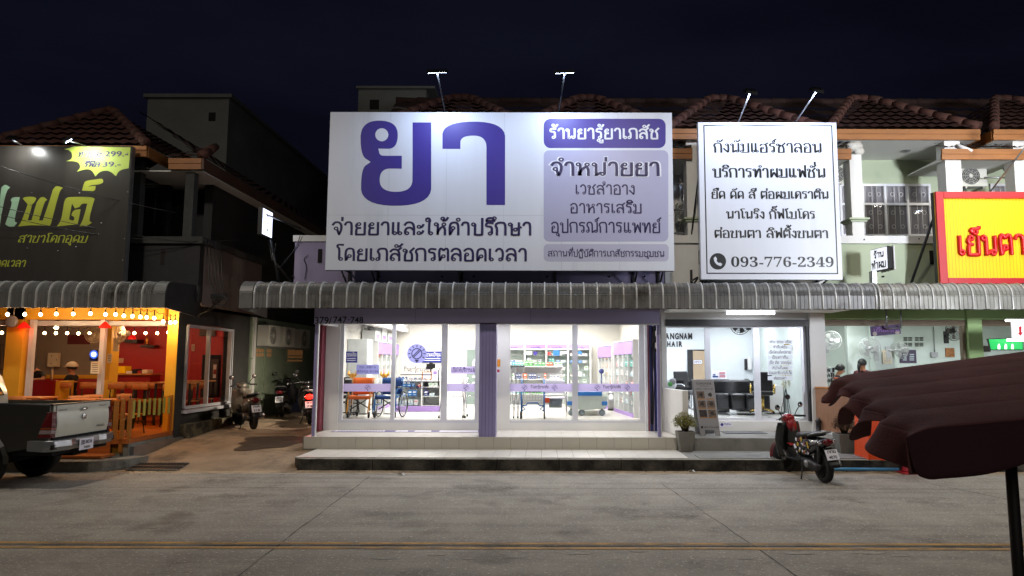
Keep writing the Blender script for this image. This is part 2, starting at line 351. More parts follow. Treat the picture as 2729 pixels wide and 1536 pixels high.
def fill(mb, loops, Y, m, off=.0022, back=None):
    """filled outline with holes, given in pixels, lying on the wall at depth Y"""
    L3 = [[at(a, b, Y) - Vector((0, off, 0)) for a, b in lp] for lp in loops]
    tri = tessellate_polygon([[Vector((p.x, p.z, 0)) for p in lp] for lp in L3]); flat = [p for lp in L3 for p in lp]
    mb.raw(flat, [tuple(t) for t in tri], m)
def rrect(x0, y0, x1, y1, r, n=5):
    res = []
    for cx, cyy, a in ((x1 - r, y0 + r, -90), (x1 - r, y1 - r, 0), (x0 + r, y1 - r, 90), (x0 + r, y0 + r, 180)):
        for i in range(n + 1):
            t = math.radians(a + 90 * i / n); res.append((cx + r * math.cos(t), cyy + r * math.sin(t)))
    return res
def disc(x, y, r, n=28): return [(x + r * math.cos(2 * math.pi * i / n), y + r * math.sin(2 * math.pi * i / n)) for i in range(n)]
def sm(pts, it=3):   # closed smooth outline in pixels; a third value doubles the point
    q = []
    for p in pts: q += [(p[0], p[1], 0)] * (2 if len(p) > 2 else 1)
    return [(p.x, p.y) for p in chaikin(q, it, True)]
# ---------------------------------------------------------------- materials in use
M('road', '9d988e', .75, var=.2, scale=1.3, bump=.7, bscale=70, dark='5d564e', dpos=.63, detail=9)
def road_detail():      # streaks along the lane and pale stone chips in the worn concrete
    n = MATS['road'].node_tree.nodes; l = MATS['road'].node_tree.links.new; b = n['Principled BSDF']; src = b.inputs['Base Color'].links[0].from_socket
    tc = n.new('ShaderNodeTexCoord'); m1 = n.new('ShaderNodeMapping'); m1.inputs['Scale'].default_value = (.10, 2.4, 1); l(tc.outputs['Object'], m1.inputs[0])
    def layer(src, vec, sc, p0, p1, col, fac, det=3):
        t = n.new('ShaderNodeTexNoise'); t.inputs['Scale'].default_value = sc; t.inputs['Detail'].default_value = det; l(vec, t.inputs['Vector'])
        r = n.new('ShaderNodeMapRange'); r.inputs[1].default_value = p0; r.inputs[2].default_value = p1; r.inputs[4].default_value = fac; l(t.outputs['Fac'], r.inputs[0])
        mi = n.new('ShaderNodeMix'); mi.data_type = 'RGBA'; l(r.outputs[0], mi.inputs[0]); l(src, mi.inputs[6]); mi.inputs[7].default_value = lin(col) + (1,); return mi.outputs[2]
    src = layer(src, m1.outputs[0], 1.6, .48, .72, '55514a', .32, 6); src = layer(src, tc.outputs['Object'], 26, .60, .68, 'd8d2c6', .75); src = layer(src, tc.outputs['Object'], 40, .62, .70, '2e2a26', .7); src = layer(src, tc.outputs['Object'], .9, .60, .70, '544c43', .5, 8)
    l(src, b.inputs['Base Color'])
road_detail()
M('alley_concrete', '93806a', .85, var=.25, scale=1.6, bump=.6, bscale=40, dark='463d34', dpos=.6, detail=9)
M('earth', '3a342e', .95, var=.3, scale=.5, bump=.4)
M('kerb_grime', '4b4842', .9, var=.5, scale=3, bump=.9, bscale=25, dark='141312', dpos=.5, detail=9)
M('kerb_top', '8d8a80', .85, var=.25, scale=5, bump=.6, bscale=40, dark='5a5a48', dpos=.62, detail=8)
M('pave_white', 'd6d4cc', .35, var=.06, scale=3, dark='a8a498', dpos=.7)
M('pave_grey', '83837f', .7, var=.16, scale=2.5, bump=.3, bscale=60, dark='5e5d59', dpos=.64, detail=8)
M('tile_joint', '77756d', .9)
M('tile_riser', 'bdb9ae', .3, var=.06, scale=2, dark='a09b8e', dpos=.72)
M('line_white', 'c9c1b4', .7, var=.25, scale=6, dark='8d857a', dpos=.55)
M('line_yellow', 'b88f50', .75, var=.25, scale=5, dark='7d6c55', dpos=.55)
M('crack', '3b362f', .95)
M('patch_pale', '9d978c', .7, var=.2, scale=20)
M('leaf_litter', '2d2416', .9, var=.4, scale=20)
M('paper_litter', 'd8d8d4', .8)
M('lilac_wall', '9f96b6', .75, var=.07, scale=1.5, bump=.15, dark='8276a0', dpos=.7)
M('purple_clad', '8a84b0', .45, var=.06, scale=2)
M('header_lilac_lit', 'b4aed6', .5, var=.05, scale=2); M('purple_dark', '6a6296', .5)
M('white_paint', 'd9d9d6', .55, var=.05, scale=1.5, dark='c4c4be', dpos=.72)
M('white_plain', 'dcdcdc', .55, var=.03)
M('white_alu', 'ccced4', .35, var=.04, metal=.1)
M('cream_wall', 'e8e6e0', .7, var=.03, scale=1)
M('floor_white', 'dedcd6', .22, var=.04, scale=2)
M('grey_wall_dark', '3a3a38', .85, var=.3, scale=1.4, bump=.4, dark='2c2c2b', dpos=.6, detail=8)
M('green_wall', 'afba9f', .75, var=.06, scale=1.2, dark='95a986', dpos=.7)
M('green_lintel', '9dbb80', .7, var=.06, scale=1.2)
M('green_alley', '86937e', .85, var=.14, scale=1.3, dark='5e6e5a', dpos=.66)
M('soffit', 'd6d6d2', .7, var=.04, scale=1)
M('fascia', '95602f', .55, var=.14, scale=2, stretch=(1, 1, 5))
M('roof_tile_unlit', '33201a', .9, var=.4, scale=5, bump=.2); M('roof_tile', '43241a', .8, var=.35, scale=6, bump=.2, dark='2e1a12', dpos=.6)
M('steel_rib_lit', 'b4b4b0', .4, metal=.15, var=.2, scale=3, dark='80705c', dpos=.66, detail=8); M('steel_sheet', '6a6a69', .45, metal=.2, var=.22, scale=2.2, dark='3a3630', dpos=.62, detail=9); M('fascia_shaded', '4a3020', .6, var=.2)
M('steel_sheet_pale', '86867f', .45, metal=.15, var=.16, scale=2.5, dark='5a5246', dpos=.62, detail=8)
M('steel_dark', '2c2b2d', .5, metal=.3, var=.2)
M('black_metal', '121213', .45, metal=.3)
M('galv', '9b9da0', .35, metal=.8, var=.1)
M('chrome', 'c9cbce', .12, metal=1.0, var=.03)
M('black_plastic', '0f0f10', .4)
M('rubber', '0b0b0b', .75, var=.2)
M('restaurant_black', '1d1b1c', .7, var=.2, scale=1.5, bump=.3, dark='171617', dpos=.6)
M('brown_wall', '6e625c', .85, var=.12, scale=1.3, dark='4d443f', dpos=.64)
M('amber_paint', 'dca62c', .5, var=.07, scale=2)
M('red_paint', 'a50f12', .5, var=.08, scale=2)
M('grey_room', '8d8175', .8, var=.06)
M('deck_wood', 'b2622a', .45, var=.2, scale=2.2, stretch=(1, 9, 9))
M('wood_amber', 'b5732f', .5, var=.18, scale=4, stretch=(1, 1, 6))
M('wood_dark', '2a1a10', .6, var=.2)
M('slat_lime', 'c0bb55', .7, var=.2, scale=9, stretch=(1, 1, .2))
M('brown_roll', '6f5f49', .6, var=.1)
M('slat_wood', 'a97d61', .55, var=.15, scale=5, stretch=(6, 6, 1))
M('gap_dark', '1a1512', .9)
G('glass', (1, 1, 1), 1.38, ref=.8); G('glass_dim', (.93, .95, .95), 1.45); G('acrylic', (.96, .80, .42), 1.45); G('glass_green', (.95, .985, .97), 1.3)
XL = -8.0                                   # plane of the restaurant's side wall along the alley
YK, YP, YG, ZS, ZP = 13.37, 14.8, 16.3, .22, .47
# ---------------------------------------------------------------- ground
g = MB('earth'); g.face([(-400, -300, -.06), (400, -300, -.06), (400, 700, -.06), (-400, 700, -.06)]); struct('ground', g)
g = MB('road'); g.grid(lambda u, v: (-45 + 90 * u, -12 + (YK + .3 + 12) * v, 0), 60, 20, sm=False); struct('road', g)
def strip(mb, pts, w, z, m, jit=0.):
    P = [Vector((p[0], p[1], 0)) for p in pts]
    if jit:
        q = [P[0]]
        for a, b in zip(P, P[1:]):
            n = max(2, int((b - a).length / .25))
            for i in range(1, n + 1): q.append(a.lerp(b, i / n) + (Vector((random.uniform(-jit, jit), random.uniform(-jit, jit), 0)) if i < n else Vector()))
        P = q
    for i in range(len(P) - 1):
        d = (P[i + 1] - P[i]).normalized(); n = Vector((-d.y, d.x, 0)); wa = w * (1 if not jit else random.uniform(.5, 1.2))
        mb.face([P[i] - n * wa / 2 + Vector((0, 0, z)), P[i + 1] - n * wa / 2 + Vector((0, 0, z)), P[i + 1] + n * wa / 2 + Vector((0, 0, z)), P[i] + n * wa / 2 + Vector((0, 0, z))], m)
g = MB('line_white')
strip(g, [(-9.5, 13.05), (30, 13.02)], .05, .004, 'line_white'); struct('road_edge_line', g)
g = MB('line_yellow')
strip(g, [(-40, 8.13), (40, 8.13)], .085, .004, 'line_yellow'); strip(g, [(-40, 7.93), (40, 7.93)], .085, .004, 'line_yellow'); struct('road_centre_lines', g)
g = MB('crack')
strip(g, [(-40, 8.03), (40, 8.03)], .035, .003, 'crack', .004)
for a, b in (((985, 1270), (600, 1560)), ((1765, 1290), (2160, 1560)), ((2480, 1290), (2729, 1340))):
    p, q = gz(*a), gz(*b); strip(g, [p, q], .012, .003, 'crack', .015)
strip(g, [(-30, 11.62), (30, 11.58)], .014, .003, 'crack', .02)
for i in range(26):
    x, y = random.uniform(-7, 9), random.uniform(7.2, 12.8); strip(g, [(x, y), (x + random.uniform(.1, .5), y + random.uniform(-.1, .1))], .008, .003, 'crack', .02)
struct('road_joints', g)
g = MB('patch_pale')
for px, py, r in ((1160, 1480, .07), (1340, 1478, .03), (1375, 1486, .06), (1545, 1476, .1), (1700, 1470, .07), (2320, 1475, .12), (2400, 1482, .08), (1985, 1490, .07), (2130, 1476, .1), (1020, 1489, .09), (1250, 1490, .05), (1640, 1491, .06)):
    c = gz(px, py); n = 12
    g.face([(c.x + r * 1.5 * math.cos(2 * math.pi * i / n) * random.uniform(.5, 1.2), c.y + .5 * r * math.sin(2 * math.pi * i / n) * random.uniform(.5, 1.2), .0045) for i in range(n)])
struct('road_worn_patches', g)
M('gutter_sand', 'a8957a', .9, var=.25, scale=4, bump=.4, bscale=80, dark='6f6454', dpos=.6, detail=9)
g = MB('gutter_sand'); g.grid(lambda u, v: (-9 + 24 * u, 13.08 + (.3 + .05 * math.sin(u * 60) + .03 * math.sin(u * 171)) * v, .0035 + .010 * v), 120, 2); struct('gutter', g)
# alley surface, rising from the street
AZP = [(13.1, -.01), (13.5, .03), (14.2, .14), (15.6, .30), (17, .38), (18.3, .43), (21, .46), (34, .5)]
def alley_z(y):
    for (a, b), (c, d) in zip(AZP, AZP[1:]):
        if y <= c: return b + (d - b) * max(0, (y - a)) / (c - a)
    return .5
g = MB('alley_concrete')
def al(u, v):
    y = 13.1 + 19 * v ** 1.5; x0 = XL - (.7 if y < 13.6 else .02); x1 = -4.55
    x = x0 + (x1 - x0) * u
    return (x, y, alley_z(y) + .012 * math.sin(x * 2.1 + y) * min(1, (y - 13.1)))
g.grid(al, 16, 60); struct('alley_ground', g)
g = MB('crack'); y = 16.4
strip(g, [(XL, y), (-4.7, y + .1)], .02, alley_z(y) + .022, 'crack', .015); struct('alley_joint', g)
M('damp_shadow_stain', '4a4037', .55, var=.35, scale=6)  # dark patch: a damp stain with part of a shadow painted in
g = MB('damp_shadow_stain'); cc = gz(745, 1188, .2)
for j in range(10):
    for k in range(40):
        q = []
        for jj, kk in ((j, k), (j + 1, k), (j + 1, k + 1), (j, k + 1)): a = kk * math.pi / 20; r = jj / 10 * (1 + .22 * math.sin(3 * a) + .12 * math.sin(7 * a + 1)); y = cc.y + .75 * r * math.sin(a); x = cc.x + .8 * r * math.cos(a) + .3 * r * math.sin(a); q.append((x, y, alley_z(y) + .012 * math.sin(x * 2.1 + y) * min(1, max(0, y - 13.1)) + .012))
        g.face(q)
struct('alley_damp_shadow_patch', g)
# pavement and kerb in front of the shops
g = MB('kerb_grime')
x0, x1 = -4.29, 14
for i in range(16):
    a = x0 + (x1 - x0) * i / 16; b = x0 + (x1 - x0) * (i + 1) / 16
    g.box(a + .006, b - .006, YK, YK + .14, -.05, ZS - .012, 'kerb_grime'); g.box(a + .006, b - .006, YK + .01, YK + .15, ZS - .012, ZS - .002, 'kerb_top')
n = 6
for i in range(n):      # rounded return of the kerb into the alley
    t0, t1 = math.pi / 2 * i / n, math.pi / 2 * (i + 1) / n
    for k, (za, zb, mm) in enumerate(((-.05, ZS - .012, 'kerb_grime'), (ZS - .012, ZS - .003, 'kerb_top'))):
        r0, r1 = .4, .26
        p = [(-4.29 - r * math.sin(t), YK + .4 - r * math.cos(t)) for r, t in ((r0, t0), (r0, t1), (r1, t1), (r1, t0))]
        g.hexa([(q[0], q[1], za) for q in p] + [(q[0], q[1], zb) for q in p], mm)
g.box(-4.69, -4.55, YK + .4, YP + .3, -.05, ZS - .012, 'kerb_grime')
struct('kerb', g)
g = MB('pave_white')
g.box(-4.60, 2.72, YK + .15, YP, -.05, ZS + .002, 'tile_joint')
xs = [-4.62 + .305 * i for i in range(24)]
for a in xs:
    for yy in ((YK + .155, YK + .74), (YK + .748, YP - .004)):
        if a + .3 < 2.74: g.box(a + .003, a + .302, yy[0], yy[1], ZS, ZS + .008 + random.uniform(0, .002))
struct('pavement_tiles', g)
g = MB('pave_grey')
g.box(2.72, 14, YK + .15, YP + .02, -.05, ZS, 'pave_grey'); g.box(2.9, 14, YK + .15, YK + .62, ZS, ZS + .012, 'pave_grey')
for y in (YK + .33, YK + .5, YK + .9): strip(g, [(2.8, y), (13, y)], .012, ZS + .016, 'crack', .004)
struct('pavement', g)
# ---------------------------------------------------------------- drain grate, litter
t = thing('drain_grate', 'rusty iron drain grate set in the mouth of the alley', 'drain grate', (-7, 13.4, .03))
a, b = gz(392, 1261, .01), gz(527, 1240, .05)
f = MB('steel_dark'); X0, X1, Y0, Y1 = -7.6, -6.72, 13.28, 13.72
for k in range(17):
    x = X0 + (X1 - X0) * k / 16; f.hexa([(x - .012, Y0, .018), (x + .012, Y0, .018), (x + .012, Y1, .075), (x - .012, Y1, .075), (x - .012, Y0, .036), (x + .012, Y0, .036), (x + .012, Y1, .092), (x - .012, Y1, .092)])
f.build('grating', t)
f = MB('galv')
for k, (yy, zz) in enumerate(((Y0, .03), (Y1, .085), ((Y0 + Y1) / 2, .058))): f.box(X0 - .03, X1 + .03, yy - .02, yy + .02, zz - .01, zz + .012)
f.build('frame', t)
p = MB('gap_dark'); p.face([(X0, Y0, .012), (X1, Y0, .012), (X1, Y1, .066), (X0, Y1, .066)]); p.build('pit', t)
for i, (px, py, z, lb) in enumerate(((1070, 1266, .01, 'crumpled white paper scrap on the road below the pharmacy step'), (1843, 1258, .01, 'small flat white litter scrap by the kerb near the planter'), (553, 1197, .12, 'pale litter scrap on the alley ramp left of the lamp shadow'), (770, 1217, .05, 'white scrap lying beside the rounded kerb corner'))):
    c = gz(px, py, z); m = MB('paper_litter'); n = 9
    m.grid(lambda u, v: (c.x + .09 * (u - .5) * (1.4 if v < .5 else 1), c.y + .06 * (v - .5), c.z + .02 + .02 * math.sin(u * 5) * math.cos(v * 4)), 6, 4)
    solo('paper_scrap', lb, 'litter', m, 'paper litter in the street')
m = MB('leaf_litter')
for i in range(420):
    x = random.uniform(-4.5, 10); y = YK - abs(random.gauss(0, .06)) - .01; a = random.uniform(0, 6.28); r = random.uniform(.008, .03)
    z = .006 + random.uniform(0, .008)
    m.face([(x + r * math.cos(a), y + r * .4 * math.sin(a), z), (x - r * .4 * math.sin(a), y + r * .4 * math.cos(a), z + .006), (x - r * math.cos(a), y - r * .4 * math.sin(a), z)])
for i in range(160):
    x = random.uniform(-9.2, -6.6); y = 13.2 + random.gauss(0, .12); r = random.uniform(.008, .03); a = random.uniform(0, 6.28); z = alley_z(y) + .012
    m.face([(x + r * math.cos(a), y + r * .4 * math.sin(a), z), (x - r * .4 * math.sin(a), y + r * .4 * math.cos(a), z + .006), (x - r * math.cos(a), y - r * .4 * math.sin(a), z)])
tag(m.build('leaf_litter'), 'dry leaf crumbs and grit gathered along the foot of the kerb', 'leaf litter', kind='stuff')
# ---------------------------------------------------------------- corrugated rolled awnings
def awning_mesh(X0, X1, Yf, Yb, Zt, Zb, m, pitch=.268, R=.27):
    prof = []; nb = 14
    prof.append((Yb, Zt + .05, 0, 1, 0)); prof.append((Yf + R, Zt, 0, 1, 0))
    for i in range(1, nb * 2):
        t = i / (nb * 2); a = t * math.pi / 2
        prof.append((Yf + R - R * math.sin(a), Zt - R + R * math.cos(a), -math.sin(a), math.cos(a), (.0055 if i % 2 else -.0055)))
    prof.append((Yf, Zt - R, -1, 0, 0)); prof.append((Yf, Zb, -1, 0, 0))
    cols = []; x = X0
    while x < X1 - .02:
        for dx, h in ((0, 0), (.010, .030), (.030, .030), (.040, 0), (.10, 0), (.104, .009), (.114, .009), (.118, 0), (.185, 0), (.189, .009), (.199, .009), (.203, 0)):
            if x + dx < X1: cols.append((x + dx, h))
        x += pitch * random.uniform(.985, 1.015)
    cols.append((X1, 0))
    vs = []
    for (x, h) in cols:
        j = random.uniform(-.004, .004)
        for k, (y, z, ny, nz, c) in enumerate(prof):
            e = h + (c if h < .02 else c * .25) + (j if k == len(prof) - 1 else 0)
            vs.append((x, y + ny * e, z + nz * e + (j * 2 if k == len(prof) - 1 else 0)))
    P = len(prof); mb = MB(m)
    for rib in (False, True):
        ii = [i for i in range(len(cols) - 1) if (max(cols[i][1], cols[i + 1][1]) > .02) == rib]; rv = [v for i in ii for v in vs[i * P:(i + 2) * P]]
        mb.raw(rv, [(j * 2 * P + k, j * 2 * P + P + k, j * 2 * P + P + k + 1, j * 2 * P + k + 1) for j in range(len(ii)) for k in range(P - 1)], 'steel_rib_lit' if rib else m, False)  # ribs paler than the flats, painting the light they catch
    return mb
YA = 14.4
zt, zb = AZ(755, YA + .2, 1400), AZ(822, YA, 1400)
def awning(label, px0, px1, m, mb_extra=None, zt=zt, zb=zb):
    X0, X1 = AX(px0, 790, YA), AX(px1, 790, YA)
    t = thing('corrugated_awning', label, 'awning', ((X0 + X1) / 2, YA, zb), 0, 'rolled metal awnings over the shop fronts')
    awning_mesh(X0, X1, YA, 15.85, zt, zb, m).build('sheet', t)
    u = MB('steel_dark')
    for yy in (YA + .12, 15.1, 15.7): u.box(X0 + .05, X1 - .05, yy, yy + .05, zb + (.0 if yy < 14.7 else .33), zb + (.05 if yy < 14.7 else .38))
    n = max(2, int((X1 - X0) / 2.2))
    for k in range(n + 1):
        x = X0 + .1 + (X1 - X0 - .2) * k / n; u.box(x - .02, x + .02, YA + .17, 15.8, zb + .32, zb + .36)
    u.build('frame', t)
    return t, X0, X1
def end_plate(t, X, sgn, m, lip, name='end_plate'):
    p = []; R = .27
    for i in range(9):
        a = math.pi / 2 * i / 8; p.append((YA - .02 + R - R * math.sin(a), zt + .012 - R + R * math.cos(a)))
    p += [(YA - .02, zb - .01), (15.85, zb - .12), (15.85, zt + .06)]
    e = MB(m); e.prism([(X, y, z) for y, z in p], (0, 0, 0), (sgn * .012, 0, 0), m)
    # lip wrapping over the front
    for i in range(8):
        (y0, z0), (y1, z1) = p[i], p[i + 1]; e.face([(X, y0 - .012, z0 + .012), (X - sgn * lip, y0 - .012, z0 + .012), (X - sgn * lip, y1 - .012, z1 + .006), (X, y1 - .012, z1 + .006)], 'steel_sheet', True)
    e.face([(X, YA - .032, zt - R + .012), (X - sgn * lip, YA - .032, zt - R + .012), (X - sgn * lip, YA - .032, zb - .01), (X, YA - .032, zb - .01)], 'steel_sheet')
    e.build(name, t)
t, X0, X1 = awning('dark grey ribbed awning over the restaurant, left of the alley', -260, 442, 'steel_sheet'); end_plate(t, X1, 1, 'steel_dark', .24)
t, X0, X1 = awning('long grey ribbed awning running over pharmacy and hair salon', 640, 2340, 'steel_sheet'); end_plate(t, X0, -1, 'steel_sheet', .26)
t, X0, X1 = awning('paler ribbed awning over the noodle shop, right of the small lightbox sign', 2342, 2980, 'steel_sheet_pale')
# ---------------------------------------------------------------- roofs with waved tiles
def tile_slope(mb, a, b, c, d, m='roof_tile', pu=.26, pv=.30, amp=.035):
    """a,b lower edge; c,d upper edge (c above b, d above a)"""
    a, b, c, d = map(Vector, (a, b, c, d)); nrm = (b - a).cross(d - a)
    nrm = nrm.normalized() if nrm.length > 1e-6 else Vector((0, 0, 1))
    if nrm.z < 0: nrm = -nrm
    W0 = (b - a).length; H = ((d + c) / 2 - (a + b) / 2).length; nv = max(1, int(H / pv)); nu = max(2, int(W0 / pu * 6))
    for j in range(nv):
        v0, v1 = j / nv, (j + 1) / nv; vs = []
        for v, lift in ((v0, .045), (v0 + (v1 - v0) * .5, .022), (v1, 0.)):
            for i in range(nu + 1):
                p = a.lerp(d, v); q = b.lerp(c, v); u = i / nu; pt = p.lerp(q, u)
                x = (pt - a).dot((b - a).normalized()); ph = x / pu * 2 * math.pi
                vs.append(pt + nrm * (lift + amp * (.5 + .5 * math.sin(ph))))
        K = nu + 1
        mb.raw(vs, [(r * K + i, r * K + i + 1, (r + 1) * K + i + 1, (r + 1) * K + i) for r in range(2) for i in range(nu)], m, True)
def ridge_caps(mb, a, b, m='roof_tile', r=.10, step=.34):
    a, b = Vector(a), Vector(b); n = max(2, int((b - a).length / step))
    for i in range(n):
        p, q = a.lerp(b, i / n), a.lerp(b, (i + 1.12) / n); mb.tube([p, q], r * 1.15, 10, m, True, r * .85)
def hip_bay(T, X0, X1, Ye, Ze, Xa, Ya_, Za, m='roof_tile', back=None):
    """projecting hipped bay: eave X0..X1 at depth Ye, apex line Xa..Xb"""
    r = MB(m); Xb = Xa[1]; Xa0 = Xa[0]
    tile_slope(r, (X0, Ye, Ze), (X1, Ye, Ze), (Xb, Ya_, Za), (Xa0, Ya_, Za))
    Yb = Ya_ + 3.2
    tile_slope(r, (X0, Yb, Ze), (X0, Ye, Ze), (Xa0, Ya_, Za), (Xa0, Yb, Za)); tile_slope(r, (X1, Ye, Ze), (X1, Yb, Ze), (Xb, Yb, Za), (Xb, Ya_, Za))
    for p, q in (((X0, Ye, Ze + .06), (Xa0, Ya_, Za + .06)), ((X1, Ye, Ze + .06), (Xb, Ya_, Za + .06)), ((Xa0, Ya_, Za + .05), (Xb + .01, Ya_, Za + .05))): ridge_caps(r, p, q)
    o = r.build('roof', T)
    f = MB('fascia'); h = .24
    for dz0, dz1, dy in ((-h, -h * .48, .02), (-h * .47, -.005, 0.)): f.box(X0 - .02, X1 + .02, Ye + dy, Ye + .06 + dy, Ze + dz0, Ze + dz1)
    for X in (X0, X1): f.box(X - .03 + (.001 if X == X0 else 0), X + .03, Ye + .08, Yb, Ze - h, Ze - .005)
    f.build('fascia', T)
# ================================================================ the row of shop-houses to the right of the alley
YU = 15.9            # balcony / parapet plane
YW = 17.4            # upper storey wall
row = thing('shophouse_row', 'two storey row of white and green shop houses with orange tiled hipped roofs', 'building', (3, 17, 0))
Ze = AZ(344, 15.7, 2400); Za = AZ(268, 17.9, 2350); Zr = AZ(276, 20.5, 2000)
bays = [(-3.95, -.35), (-.55, 2.75), (2.85, 6.22), (6.5, 9.86), (10.2, 13.6)]
for i, (a, b) in enumerate(bays):
    m = (a + b) / 2; hip_bay(row, a, b, 15.7, Ze, (m - .22, m + .22), 17.9, Za)
r = MB('roof_tile_unlit'); tile_slope(r, (-4.4, 17.6, Ze + .1), (16, 17.6, Ze + .1), (16, 20.5, Zr), (-4.4, 20.5, Zr), 'roof_tile_unlit', pu=.5, pv=.6); ridge_caps(r, (-4.4, 20.5, Zr + .05), (16, 20.5, Zr + .05), 'roof_tile_unlit', step=.6); r.build('main_roof', row)  # main roof in a darker copy of the tile, painting its lack of light
s = MB('soffit'); zs = Ze - .235
for a, b in bays: s.box(a + .03, b - .03, 15.76, YW, zs, zs + .03)
s.build('soffit', row)
# lower roofs between the bays
zl = AZ(398, 15.75, 2600)
for a, b in ((2.72, 3.35), (6.02, 6.95), (9.0, 10.9)):
    lo = MB('roof_tile'); lf = MB('fascia'); tile_slope(lo, (a, 15.75, zl), (b, 15.75, zl), (b, 16.6, zl + .42), (a, 16.6, zl + .42)); lf.box(a, b, 15.74, 15.8, zl - .24, zl - .12); lf.box(a, b, 15.72, 15.78, zl - .119, zl - .003); lf.box(a, b, 15.81, 17.3, zl - .22, zl - .19, 'soffit'); lo.build('lower_roof', row); lf.build('lower_fascia', row)

# party piers
c = MB('white_paint')
for a, b, z1 in ((AX(2268, 520, 15.85), AX(2300, 520, 15.85), zl - .1), (AX(2520, 450, 15.85), AX(2562, 450, 15.85), zs), (AX(2704, 460, 15.85), AX(2740, 460, 15.85), zs), (AX(1828, 500, 15.95), AX(1864, 500, 15.95), zs)):
    c = MB('white_paint'); c.box(a, b, 15.85, 16.2, 4.8, z1)
    for dz, e in ((0, .09), (.045, .05)):
        zc = AZ(582, 15.85, 2280); c.box(a - e, b + e, 15.85 - e, 16.2 + e, zc - dz - .04, zc - dz, 'green_wall')
    c.build('column', row)
# upper walls
u = MB('green_wall')
u.box(6.3, 16, YW, YW + .2, 4.3, zs); u.build('upper_wall', row)
u = MB('white_paint'); u.box(-4.4, 6.29, YW, YW + .2, 4.0, zs); u.box(-4.4, -4.2, YU + .3, 30, 2.9, zs + .3); u.build('upper_wall_white', row)
# balcony parapets
p = MB('lilac_wall'); zc = AZ(645, YU, 1200); zcap = AZ(628, YU, 800)
p.box(-5.62, 2.7, YU, YU + .2, 3.3, zc, 'lilac_wall'); p.box(-5.66, 2.7, YU - .03, YU + .24, zc, zcap, 'white_paint'); p.box(-5.3, 2.7, YU - .05, YU + .01, 3.3, 3.66, 'lilac_wall'); p.build('parapet', row)
q = MB('gap_dark'); q.pbox(847, 664, 858, 701, YU - .012, YU + .05)
for px in (780, 915, 1011, 1178, 1262, 1458, 1624, 1718): v = at(px, 737, YU - .055); q.lathe((v.x, v.y, v.z), [(.022, 0), (.022, .04)], 10, 'gap_dark', 'Y')
q.build('drain_hole', row)
p = MB('white_paint'); zc2 = AZ(650, YU, 2400); zk2 = AZ(630, YU, 2400)
p.box(2.72, 6.3, YU, YU + .2, 3.3, zc2); p.box(6.31, 16, YU, YU + .2, 3.3, zc2, 'green_wall'); p.box(2.72, 16, YU - .06, YU + .26, zc2, zk2, 'white_paint'); p.build('parapet', row)
q = MB('gap_dark')
for x in (2478, 1862): q.pbox(x, 668, x + 10, 705, YU - .01, YU + .05)
for x, y in ((2352, 738), (2300, 640), (2446, 638)): v = at(x, y, YU - .005); q.lathe((v.x, v.y - .06, v.z), [(.018, 0), (.018, .07)], 8, 'gap_dark', 'Y')
q.build('drain_hole', row)
# upper windows with white grilles and curtains
M('curtain', '8f8a90', .9, var=.25, scale=9, stretch=(9, 9, .4)); M('window_dark', '20242a', .15, var=.1)
def upper_window(px0, py0, px1, py1, cols, label):
    Y = YW - .03; X0, X1, Z1, Z0 = AX(px0, py0, Y), AX(px1, py1, Y), AZ(py0, Y, px0), AZ(py1, Y, px0)
    w = MB('white_alu'); zm = Z0 + (Z1 - Z0) * .62
    for z in (Z0, zm, Z1): w.box(X0 - .03, X1 + .03, Y - .04, Y + .02, z - .03, z + .03)
    for k in range(cols + 1):
        x = X0 + (X1 - X0) * k / cols; w.box(x - .03, x + .03, Y - .042, Y + .018, Z0 - .03, Z1 + .03)
    o = w.build('window', row)
    gl = MB('glass_dim'); gl.face([(X0, Y, Z0), (X1, Y, Z0), (X1, Y, Z1), (X0, Y, Z1)]); gl.build('pane', o)
    cu = MB('curtain'); cu.grid(lambda a, b: (X0 + (X1 - X0) * a, Y + .024 + .004 * math.sin(a * 70), Z0 + (Z1 - Z0) * b), 120, 1); cu.build('curtain', o)
    gr = MB('white_plain')
    for k in range(cols):
        xa, xb = X0 + (X1 - X0) * k / cols + .05, X0 + (X1 - X0) * (k + 1) / cols - .05; xm = (xa + xb) / 2
        for za, zb_ in ((Z0 + .04, zm - .04), (zm + .04, Z1 - .04)):
            for x in (xm - .06, xm + .06): gr.tube([(x, Y - .05, za), (x, Y - .05, zb_)], .007, 5)
            for x in (xa, xb): gr.tube([(x, Y - .05, za), (x, Y - .05, zb_)], .005, 5)
            for zz in (.25, .75) if zb_ - za > .6 else (.5,):
                z = za + (zb_ - za) * zz
                for sx in (-1, 1):
                    gr.tube([(xm + sx * (.11 + .045 * math.cos(t)), Y - .05, z + .05 * math.sin(t)) for t in [i * math.pi / 5 for i in range(10)]], .006, 5, closed=True)
    gr.build('grille', o)
upper_window(2238, 494, 2482, 628, 4, 'x'); upper_window(2640, 494, 2760, 628, 2, 'x'); upper_window(1812, 470, 1856, 600, 1, 'x')
lt = MB('galv'); v = at(2396, 386, 16.9); lt.lathe((v.x, 16.6, zs - .012), [(.11, 0), (.11, .014)], 16); lt.build('downlight', row)
